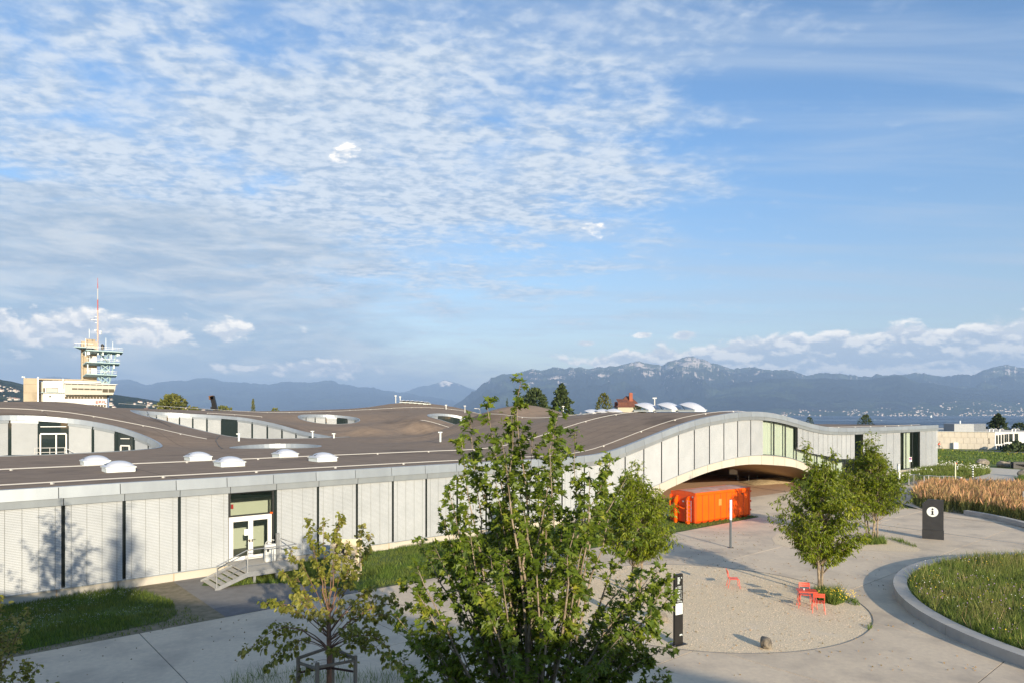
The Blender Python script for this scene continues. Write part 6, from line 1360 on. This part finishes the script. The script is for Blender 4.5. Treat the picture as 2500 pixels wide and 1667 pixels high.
for px, y0, y1, w_ in ((2433.5, 1061, 1083, 1.0), (2440.5, 1060, 1083, 1.0), (2447.5, 1059, 1082, 1.0), (2454, 1058.5, 1079, .9), (2459, 1058, 1078, .9), (2467.5, 1057.5, 1078, 2.0), (2481, 1057, 1077, 2.0), (2435.5, 1086, 1097, .9), (2442, 1085.5, 1097.5, .9), (2449, 1083, 1098, 1.0), (2455, 1082, 1094, 1.0), (2460, 1081.5, 1092, 1.0), (2471, 1081, 1090, 2.4)):
    q = on(cB, cC, px); z1, z0 = EYE - (y0 - HY) / F * q.y, EYE - (y1 - HY) / F * q.y; b = MB(); b.box(q + nrm * .12 + Vector((0, 0, (z0 + z1) / 2)), (w_ * .42, .06, z1 - z0), Rw); w__ = b.build('window', M['dark_frame'], wbd, world=True)
    b = MB(); b.box(q + nrm * .16 + Vector((0, 0, (z0 + z1) / 2)), (w_ * .34, .04, z1 - z0 - .2), Rw); sub(b, 'pane', 'glass_dark', w__)
q = on(cA, cB, 2331); b = MB(); b.box(q + Vector((0, -.3, .75)), (1.1, .4, 1.5)); b.build('garage_door', stw, wbd, world=True)
b = MB(); p = P(2292, 1053, 168); b.prism([P(2304, 0, 172).xy, P(2330, 0, 168).xy, P(2378, 0, 167).xy, P(2407, 0, 172).xy, P(2400, 0, 184).xy, P(2310, 0, 186).xy], zt_ - .1, EYE - 23.5 / F * 170); b.build('roof_box', mat('grey_louvre', (.26, .28, .30), .5, (.22, .24, .26), .8, stretch=(1, 1, 6), metal=.4), wbd, world=True)
b = MB(); p = P(2344, 1033, 172); b.tube([p, p + Vector((0, 0, .7))], .18, 8); b.build('chimney', M['white'], wbd, world=True)
for px in (2415, 2424, 2440, 2470, 2478):
    p = P(px, 1053.5, 165); b = MB(); b.tube([p + Vector((0, 0, -.3)), p + Vector((.1, 0, .65)), p + Vector((.7, 0, .8)), p + Vector((1.1, 0, .5))], .16, 6); b.build('roof_duct', M['steel'], wbd, world=True)
# far roof between the long building and the white one
b = MB(); p = P(2290, 1047, 200); b.box(p + Vector((0, 0, -1.6)), (14, 8, 3.2)); tag(b.build('dark_roof_shed', M['charcoal']), 'dark low roof peeping out left of the pale stone building', 'shed')

# cyclists on the path before the white building
def cyclist(px, label, shirt, seed):
    base = G(px, 1095.6); t = thing('bicycle', 'bicycle ridden along the far lawn, ' + label, 'bicycle', tuple(base))
    for dx_ in (-.52, .52):
        V = []; Fc = []; b = MB(); K = 18
        for i in range(K):
            a = 6.283 * i / K; a2 = 6.283 * (i + 1) / K; b.bar((dx_ + .34 * math.cos(a), 0, .34 + .34 * math.sin(a)), (dx_ + .34 * math.cos(a2), 0, .34 + .34 * math.sin(a2)), .04)
        for i in range(6): a = 3.1416 * i / 6; b.bar((dx_ - .33 * math.cos(a), 0, .34 - .33 * math.sin(a)), (dx_ + .33 * math.cos(a), 0, .34 + .33 * math.sin(a)), .008)
        at_origin(b, 'wheel', 'charcoal', t)
    b = MB(); S, Bk, Hd, Fr, Re = (-.15, 0, .88), (-.05, 0, .32), (.36, 0, .86), (.52, 0, .34), (-.52, 0, .34)
    for a, c in ((S, Bk), (Bk, Hd), (S, Hd), (Hd, Fr), (Bk, Re), (S, Re)): b.tube([a, c], .02, 6)
    b.tube([(.30, -.22, 1.0), (.38, 0, .98), (.30, .22, 1.0)], .018, 6); b.box((-.17, 0, .92), (.26, .14, .06)); at_origin(b, 'frame', 'white', t)
    # the rider: one skin-grown body
    me = bpy.data.meshes.new('person'); vs = [(-.17, 0, .98), (-.08, 0, 1.20), (.10, 0, 1.42), (.17, 0, 1.52), (.22, 0, 1.60), (.25, 0, 1.70)]; es = [(0, 1), (1, 2), (2, 3), (3, 4), (4, 5)]; rs = [.15, .14, .17, .06, .09, .10]
    for sg in (-1, 1):
        o0 = len(vs); vs += [(.14, sg * .19, 1.42), (.24, sg * .22, 1.18), (.33, sg * .2, 1.02), (-.12, sg * .10, .95), (.22, sg * .11, .80 - .06 * sg), (.02, sg * .11, .42 - .1 * sg), (.14, sg * .11, .36 - .1 * sg)]; rs += [.06, .045, .035, .12, .075, .05, .04]
        es += [(2, o0), (o0, o0 + 1), (o0 + 1, o0 + 2), (0, o0 + 3), (o0 + 3, o0 + 4), (o0 + 4, o0 + 5), (o0 + 5, o0 + 6)]
    me.from_pydata(vs, es, []); ob_ = bpy.data.objects.new('person', me); C.objects.link(ob_); ob_.location = base; md = ob_.modifiers.new('s', 'SKIN')
    for v, r_ in zip(me.skin_vertices[0].data if me.skin_vertices else [], rs): v.radius = (r_, r_)
    ob_.modifiers.new('u', 'SUBSURF').levels = 1; dg = bpy.context.evaluated_depsgraph_get(); m2 = bpy.data.meshes.new_from_object(ob_.evaluated_get(dg)); bpy.data.objects.remove(ob_)
    m2.materials.clear(); sk_ = bpy.data.materials.get('skin') or mat('skin', (.55, .33, .22), .6); tr_ = bpy.data.materials.get('dark_shorts') or mat('dark_shorts', (.03, .03, .04), .8)
    for x in (shirt, sk_, tr_): m2.materials.append(x)
    for p in m2.polygons:
        c = p.center; p.material_index = 0 if 1.02 < c.z < 1.52 else (1 if c.z >= 1.52 or c.z < .6 else 2)
    o = bpy.data.objects.new('person', m2); C.objects.link(o); o.location = base; tag(o, label + ' riding a bicycle over the far lawn', 'person')
    b = MB(); b.lathe([(0, 1.86), (.09, 1.84), (.13, 1.76), (.12, 1.70)], (.25, 0, 0), 10); h = b.build('helmet', M['charcoal'], o)
cyclist(2292, 'cyclist in an orange-red shirt', mat('red_shirt', (.80, .12, .06), .7), 1); cyclist(2284, 'cyclist in a pale shirt at the building corner', mat('pale_shirt', (.6, .6, .62), .7), 2)

# boats
def boat(px, py, D, hgt, label, sail=True):
    zl = -25.0; D = F * (EYE - zl) / (py - HY) if D is None else D; q = Vector(((px - CX) / F * D, D, zl)); t = thing('sailing_boat' if sail else 'motor_boat', label, 'boat', tuple(q)); L = hgt * .75
    b = MB(); b.add([(-L / 2, -L * .12, .9), (L * .3, -L * .12, .9), (L / 2, 0, 1.0), (L * .3, L * .12, .9), (-L / 2, L * .12, .9), (-L * .45, -L * .06, -.2), (L * .38, 0, -.2), (-L * .45, L * .06, -.2)], [(0, 1, 2, 3, 4), (5, 7, 6), (0, 5, 6, 1), (1, 6, 2), (2, 6, 3), (3, 6, 7, 4), (4, 7, 5, 0)]); at_origin(b, 'hull', 'white', t)
    if sail:
        b = MB(); b.tube([(0, 0, .8), (0, 0, hgt)], .09, 6); at_origin(b, 'mast', 'white', t)
        b = MB(); b.extrude([(-.1, 0, 1.6), (-L * .46, .25, 1.6), (-L * .25, .15, hgt * .6), (-.1, 0, hgt * .97)], (0, .03, 0)); at_origin(b, 'mainsail', 'white', t)
        b = MB(); b.extrude([(.15, 0, 1.2), (L * .46, -.2, 1.2), (.15, 0, hgt * .85)], (0, .03, 0)); at_origin(b, 'jib', 'white', t)
    else: b = MB(); b.box((0, 0, 1.4), (L * .3, L * .15, 1.1)); at_origin(b, 'cabin', 'white', t)
boat(2274, 1018.2, None, 30, 'tall white sailing boat alone on the lake'); boat(2136, 1024.3, None, 14, 'low white motor boat left of the sailing boat', False); boat(2152, 1026, None, 8, 'smaller white motor boat nearer the dark round tree', False)

# red-roofed house
D = 235; hq_ = P(1530, 1004, D); hs = thing('red_roof_house', 'old house with a steep brown-red hipped roof and a brick chimney between the skyline trees', 'house', tuple(hq_))
x0, x1 = (1500 - CX) / F * D, (1563 - CX) / F * D; ze = EYE + (HY - 993) / F * D; zr_ = EYE + (HY - 966) / F * D; dd = 8.0
b = MB(); b.prism([(x0 + .6, D - dd / 2), (x1 - .6, D - dd / 2), (x1 - .6, D + dd / 2), (x0 + .6, D + dd / 2)], -3, ze); b.build('wall', mat('beige_wall', (.5, .42, .32), .8), hs, world=True)
xm = (1533 - CX) / F * D; b = MB(); b.add([(x0, D - dd / 2 - .5, ze), (x1, D - dd / 2 - .5, ze), (x1, D + dd / 2 + .5, ze), (x0, D + dd / 2 + .5, ze), (xm - .7, D, zr_), (xm + .7, D, zr_)], [(0, 1, 5, 4), (1, 2, 5), (2, 3, 4, 5), (3, 0, 4), (0, 3, 2, 1)]); rfm = mat('old_roof_tile', (.17, .065, .04), .85, (.12, .045, .03), 1.2, bump=.5, bscale=2); rf = b.build('roof', rfm, hs, world=True)
b = MB(); xq = (1538 - CX) / F * D; b.box((xq, D - 1.6, ze + 3.2), (1.15, 1.0, 3.4)); sub(b, 'chimney', mat('chimney_brick', (.30, .09, .05), .8), rf)
b = MB(); xq = (1503 - CX) / F * D; b.box((xq, D - 1, ze + .9), (.9, .9, 1.8)); sub(b, 'chimney', bpy.data.materials['chimney_brick'], rf)
b = MB(); xq = (1516 - CX) / F * D; b.add([(xq - 1.6, D - dd / 2 + .2, ze + .5), (xq + 1.6, D - dd / 2 + .2, ze + .5), (xq + 1.6, D - dd / 2 + .2, ze + 1.6), (xq - 1.6, D - dd / 2 + .2, ze + 1.6), (xq - 1.8, D - .5, ze + 2.8), (xq + 1.8, D - .5, ze + 2.8)], [(0, 1, 2, 3), (3, 2, 5, 4)]); sub(b, 'dormer', rfm, rf, fixn=False)
D = 215; h2 = thing('brown_roof_house', 'house with a low brown roof half hidden behind the maple top', 'house', tuple(P(1230, 1015, D)))
b = MB(); b.box(P(1232, 1025, D), (9, 7, 3)); b.build('wall', bpy.data.materials['beige_wall'], h2, world=True)
b = MB(); x0, x1 = (1192 - CX) / F * D, (1264 - CX) / F * D; ze, zr_ = EYE - 8 / F * D, EYE + 8 / F * D; b.add([(x0, D - 4, ze), (x1, D - 4, ze), (x1, D + 4, ze), (x0, D + 4, ze), (x0 + 2, D, zr_), (x1 - 2, D, zr_)], [(0, 1, 5, 4), (1, 2, 5), (2, 3, 4, 5), (3, 0, 4)]); b.build('roof', mat('brown_roof_tile', (.13, .075, .06), .85), h2, world=True, fixn=False)
# a far street lamp, a post, the white anemometer pole
for px, yt_, D, h_, lab in ((1598, 971, 95, 5.5, 'thin white sensor pole behind the crest of the roof'), (1375, 991, 150, 3, 'short thin post in front of the pines'), (1135, 990, 160, 4, 'thin wooden post on the skyline left of the maple')):
    p = P(px, yt_, D); t = thing('thin_pole', lab, 'pole', (p.x, p.y, p.z - h_)); b = MB(); b.tube([(0, 0, 0), (0, 0, h_)], .09, 6); at_origin(b, 'shaft', 'steel_painted', t); b = MB(); b.box((0, 0, h_), (.55, .2, .16)); at_origin(b, 'head', 'steel_painted', t)
p = P(1172, 997, 170); t = thing('street_lamp', 'grey arched street lamp on the skyline left of the maple top', 'street lamp', (p.x, p.y, p.z - 5)); b = MB(); b.tube([(0, 0, 0), (0, 0, 4.6), (-.2, 0, 5), (-.9, 0, 5.1)], .08, 6); at_origin(b, 'mast', 'steel', t); b = MB(); b.box((-1.1, 0, 5.08), (.7, .25, .15)); at_origin(b, 'lamp_head', 'steel', t)
# crane jib
D = 235; t = thing('crane_jib', 'black mobile crane jib with a hook rising behind the roof', 'crane', tuple(P(530, 1010, D))); a, c = P(528, 1008, D), P(518, 966, D)
b = MB(); b.bar(a, c, .9, 1.4); b.build('boom', M['black'], t, world=True); b = MB(); b.bar(c + Vector((.5, 0, -.4)), c + Vector((-1.0, 0, -.6)), .9, 1.3); b.build('boom_head', mat('rusty_steel', (.16, .08, .04), .8), t, world=True); b = MB(); hk = P(516.5, 975, D); b.tube([hk, P(516.5, 995, D)], .05, 4); b.box(P(516.5, 995, D), (.6, .4, .9)); b.build('hook_line', M['charcoal'], t, world=True)

# ------------------------------------------------------------------ tower building
D = 205; U = D / F
tw = thing('telecom_tower', 'white and concrete tower building with red EPFL letters, blue antenna platforms and a red-white mast', 'tower', tuple(P(170, 1010, D)))
TA = math.atan((165 - CX) / F); TVv = Vector((math.sin(TA), math.cos(TA), 0)); TR = D / math.cos(TA)
def T(px, py, dd=0.0, ref=None):
    """a point of the tower: its front stands square to the viewer, dd metres behind the front"""
    k = (px - CX) / F; y = TR / (k * TVv.x + TVv.y); yr = y if ref is None else TR / ((ref - CX) / F * TVv.x + TVv.y)
    return Vector((k * y, y, EYE - (py - HY) / F * yr)) + TVv * dd
def tb(b, x0, x1, y0, y1, d0, d1):
    m_ = (x0 + x1) / 2; q = [T(x, y, d, m_) for d in (d0, d1) for y in (y1, y0) for x in (x0, x1)]
    return b.add(q, [(0, 1, 3, 2), (4, 6, 7, 5), (0, 4, 5, 1), (2, 3, 7, 6), (0, 2, 6, 4), (1, 5, 7, 3)])
conc = mat('tower_concrete', (.44, .37, .27), .85, (.36, .30, .22), .25, col3=(.26, .21, .15), scale3=.12, f3=(.55, .75), bump=.3, bscale=2); pan = mat('tower_white_panel', (.68, .67, .64), .55); pg = mat('tower_grey_panel', (.48, .46, .40), .6, stretch=(6, 6, .2), col2=(.43, .41, .36), scale=2); bl = mat('tower_blue_steel', (.30, .44, .48), .5); wn = M['glass_dark']
def tp_(name, m, *boxes, par=None):
    b = MB()
    for q in boxes: tb(b, *q)
    return b.build(name, m, tw, world=True)
for i, (y0, y1) in enumerate(((922, 937), (937, 958), (958, 1000))): tp_('concrete_wall', conc, (57, 92, y0 + .15, y1 - .15, 0, 14))
tp_('roof_slab', conc, (92, 205, 923, 926.5, 3, 12)); tp_('shaft', conc, (198.5, 237, 832, 928, 2, 12))
tp_('shaft_head', conc, (210, 234, 825, 832, 4, 10)); tp_('slot', M['black'], (212.5, 215, 827.5, 831, 3.9, 4.05))
for k in range(6): tp_('shaft_rib', conc, (200 + k * .0, 203.5, 838 + k * 15, 852.6 + k * 15, 1.6, 2.0))
# main facade: panels in rows
cols_ = [105, 120, 135, 150, 158]; 
for x0, x1 in ((105, 127), (127, 142), (142, 158)): tp_('cladding_panel', pan, (x0 + .1, x1 - .1, 929, 946.6, -1, 12))
tp_('grey_bay', pg, (95, 105, 930, 1000, 2, 12)); tp_('gallery_window', wn, (106, 142, 947, 957, -.6, 11)); tp_('gallery_frame', pan, (110, 113, 947, 957, -1, -.7)); tp_('wall_piece', pan, (142, 158, 946.8, 957, -1, 11)); tp_('gallery_ledge', bl, (100, 158, 957.3, 958.6, -1.6, 11))
tp_('gallery_blind', pg, (114, 141, 947.5, 956.5, -.9, -.65))
xs = np.linspace(105, 261, 9)
for j, (y0, y1) in enumerate(((959, 967), (972.5, 981), (981, 987.5), (992, 1003))):
    for i in range(8): tp_('cladding_panel', pan, (xs[i] + .12, xs[i + 1] - .12, y0 + .12, y1 - .12, -1, 11))
tp_('window_band', wn, (158, 260, 967, 972.5, -.8, 11)); tp_('wall_piece', pan, (105, 158, 967.1, 972.4, -1, 11)); tp_('window_band', wn, (190, 258, 987.5, 992, -.8, 11)); tp_('wall_piece', pan, (105, 190, 987.6, 992, -1, 11)); tp_('wall_piece', pan, (258, 261, 987.6, 992, -1, 11)); tp_('corner_pipe', mat('blue_corner', (.03, .10, .25), .4), (262, 266, 963, 1004, 0, 4))
for k in range(12): x = 166 + k * 7.6; tp_('window_frame', pan, (x, x + 1.1, 967.2, 972.3, -.95, -.82)); 
for k in range(9): x = 195 + k * 7; tp_('window_frame', pan, (x, x + 1.6, 987.7, 991.8, -.95, -.82))
b = MB(); b.extrude([T(158, 934, -3.4), T(281, 939.5, -3.4), T(279.5, 950, -3.4), T(274.5, 963.5, -3.4), T(158, 963.0, -3.4)], TVv * 12); b.build('control_room', pg, tw, world=True)
b = MB(); b.extrude([T(156, 932.5, -4), T(286, 938.3, -4), T(281, 940.0, -4), T(156, 936.0, -4)], TVv * 13); b.build('control_roof', M['steel_painted'], tw, world=True); tp_('white_parapet', pan, (156, 262, 929.5, 932.4, 0, 10))
for k in range(8): x = 160 + k * 15.1; y = 936.7 + k * .42; tp_('slot_window', M['black'], (x, x + 12.5, y, y + 1.9, -3.5, -3.3))
for k in range(8):
    x = 175.5 + k * 14.7; y = 947.6 + k * .35; hh_ = 3 if k < 5 else (3 if k == 5 else 9)
    if x < 270: tp_('strip_window', wn, (x, x + 13, y, y + (3.2 if k < 5 else 8), -3.55, -3.3))
tp_('steel_flue', M['steel'], (91.3, 94.5, 920, 1000, -1.2, .4)); tp_('steel_flue', M['pipe_white'], (152.2, 155.2, 924, 946, -1.6, -1.05)); tp_('round_vent', M['charcoal'], (120, 124, 965, 968.5, -1.3, -1.02))
# EPFL letters as bars
b = MB(); LX = {'E': 233, 'P': 240.4, 'F': 247.6, 'L': 254.0}; y0, y1 = 977.2, 984.2
def bars(x, segs):
    for a, c, e, f_ in segs: tb(b, x + a * 5.4, x + c * 5.4, y0 + e * 7, y0 + f_ * 7, -1.25, -1.02)
bars(LX['E'], [(0, 1, 0, .2), (.0, 1, .4, .6), (0, 1, .8, 1), (0, .25, .66, .8)]); bars(LX['P'], [(0, .25, 0, 1), (.25, .9, 0, .2), (.75, 1, .1, .5), (.25, .9, .44, .64)]); bars(LX['F'], [(0, .25, .68, 1), (0, 1, 0, .2), (.1, .9, .42, .62)]); bars(LX['L'], [(0, .25, 0, 1), (.25, .95, .8, 1)])
b.build('red_lettering', mat('sign_red_paint', (.68, .03, .04), .5), tw, world=True)
# upper platforms
def platform(x0, x1, yl, yr, xi, name='platform'):
    b = MB(); b.extrude([T(x0, yl, 0), T(xi, yl - 5, -3.5), T(x1, yr - 2, -3.5), T(x1, yr, 3), T(x0, yl + 1, 4)], (0, 0, -.28)); p = b.build(name, bl, tw, world=True)
    r_ = MB()
    for k in range(9): q = T(xi, yl - 5, -3.4).lerp(T(x1, yr - 2, -3.4), k / 8); r_.tube([q, q + Vector((0, 0, 1.0))], .035, 4)
    for z in (.55, 1.0): r_.tube([T(xi, yl - 5, -3.4) + Vector((0, 0, z)), T(x1, yr - 2, -3.4) + Vector((0, 0, z))], .03, 4)
    sub(r_, 'railing', 'steel', p); return p
platform(202, 298.5, 860, 862, 210); platform(202, 291, 888.5, 889.5, 210); platform(202, 283.5, 917, 917.5, 210); 
b = MB(); b.extrude([T(180, 847, -3), T(228, 849.5, -3), T(231, 848, 4), T(198, 850, 4)], (0, 0, -.25)); p = b.build('platform', bl, tw, world=True); b = MB()
for k in range(7): q = T(181, 847, -2.9).lerp(T(227, 849, -2.9), k / 6); b.tube([q, q + Vector((0, 0, 1.0))], .035, 4)
b.tube([T(181, 847, -2.9) + Vector((0, 0, 1)), T(227, 849, -2.9) + Vector((0, 0, 1))], .035, 4); sub(b, 'railing', 'steel', p)
for x in (246.5, 266.5):
    for d_ in (-1.5, 3): tp_('lattice_leg', bl, (x - .6, x + .6, 858, 935, d_, d_ + .35))
for k, (ya, yb) in enumerate(((862, 887), (890, 903), (903, 916), (919, 935))):
    for d_ in (-1.4, 3.1):
        b = MB(); b.tube([T(247, ya, d_), T(266, yb, d_)], .16, 5); b.build('lattice_brace', bl, tw, world=True); b = MB(); b.tube([T(266, ya, d_), T(247, yb, d_)], .16, 5); b.build('lattice_brace', bl, tw, world=True)
    b = MB(); b.tube([T(246, yb, -1.4), T(267, yb, -1.4)], .16, 5); b.build('lattice_brace', bl, tw, world=True)
for a, c in (((283, 862), (277, 887)), ((277, 890), (272, 916)), ((270, 919), (267, 933)), ((239, 919), (246, 930))): b = MB(); b.tube([T(*a, -1), T(*c, -1)], .2, 5); b.build('strut', bl, tw, world=True)
tp_('panel_box', pan, (218, 236, 868, 882, 1.2, 2.0)); tp_('panel_box', pan, (217, 236.5, 897, 912, 1.2, 2.0))
for x, ya, yb in ((208.5, 860, 870), (214, 858.5, 867.5), (217.5, 860, 867), (238.5, 863, 867.5), (250.5, 860.5, 868.5), (270.5, 866, 876), (285, 865, 871), (289, 865, 870), (213.5, 890, 911), (277, 892, 900), (248, 874.5, 878.5), (284.5, 878.5, 881), (251, 876, 878.5)): b = MB(); b.tube([T(x, ya, -2.6), T(x, yb, -2.6)], .19, 8); b.build('panel_antenna', M['white'], tw, world=True)
for x, ya, yb in ((208.3, 827, 850), (217.5, 804, 826), (258, 826, 855), (274.5, 835, 855)): b = MB(); b.tube([T(x, ya, -1), T(x, yb, -1)], .075, 5); b.build('whip_antenna', M['white'], tw, world=True)
b = MB(); b.tube([T(249, 855, -2), T(250, 845, -2), T(247.5, 841, -2)], [.35, .5, .3], 8); b.build('covered_camera', M['black'], tw, world=True)
# mast in red and white sections
ms = [(678, 692, .07, 1), (692, 704, .12, 1), (704, 731, .13, 0), (731, 757, .17, 1), (757, 790, .20, 2), (790, 855, .22, 2)]
for ya, yb, r_, c_ in ms: b = MB(); b.tube([T(238.7, ya, 1), T(238.7, yb, 1)], r_, 6); b.build('mast_section', (M['pipe_white'], mat('mast_red', (.45, .12, .11), .5) if 'mast_red' not in bpy.data.materials else bpy.data.materials['mast_red'], mat('mast_pinkish', (.62, .42, .36), .5) if 'mast_pinkish' not in bpy.data.materials else bpy.data.materials['mast_pinkish'])[c_], tw, world=True)
for x, y, r_ in ((232.6, 806.7, .28), (244.7, 810, .30), (244.5, 814.5, .30)):
    b = MB(); c = T(x, y, -.3); b.extrude([c + Vector((r_ * math.cos(a), 0, r_ * math.sin(a))) for a in np.linspace(0, 6.2832, 13)[:-1]], (0, .3, 0)); b.build('dish_antenna', M['white'], tw, world=True)
b = MB(); b.tube([T(231.5, 773, 1), T(231.5, 787.5, 1)], .05, 4); b.tube([T(222, 780, 1), T(238, 780, 1)], .04, 4); b.tube([T(222.2, 776, 1), T(222.2, 784, 1)], .05, 4); b.tube([T(227.8, 776, 1), T(227.8, 784, 1)], .05, 4); b.tube([T(231.5, 773, 1), T(238.7, 773, 1)], .04, 4); b.tube([T(231.5, 787.5, 1), T(238.7, 787.5, 1)], .04, 4); b.build('side_antenna', M['steel'], tw, world=True)
b = MB(); b.tube([T(60, 923, 1), T(59, 918.5, 1), T(55.5, 918, 1)], .12, 5); b.box(T(55.5, 919, 1), (.5, .4, .35)); b.build('roof_camera', M['white'], tw, world=True)

# building from which the picture is taken: behind the viewer, it shades the foreground
hb = thing('rear_building', 'plain pale building behind the viewpoint', 'building', (2, -10, 0)); e = [Vector((26.5, -19.4, 0)), Vector((21.7, -16.1, 0)), Vector((10.9, -9.6, 0)), Vector((-.1, -7.6, 0)), Vector((-34, -1.5, 0)), Vector((-38, -20, 0)), Vector((18, -42, 0))]
b = MB(); b.prism([p.xy for p in e], -.2, 10.0); b.build('wall', stone, hb, world=True)
for i in range(4):
    for k in range(6):
        for z in (2.0, 5.2, 8.2):
            a, c = e[i], e[i + 1]; L = (c - a).length; u = (k + .5) / 6; q = a.lerp(c, u); nrm_ = Vector(((c - a).y, -(c - a).x, 0)).normalized(); nrm_ = nrm_ if nrm_.y > 0 else -nrm_; b = MB(); b.box(q + nrm_ * .03 + Vector((0, 0, z)), (min(L / 8, 1.4), .08, 1.5), (c - a).normalized().to_track_quat('X', 'Z').to_matrix()); b.build('window', M['glass_dark'], hb, world=True)
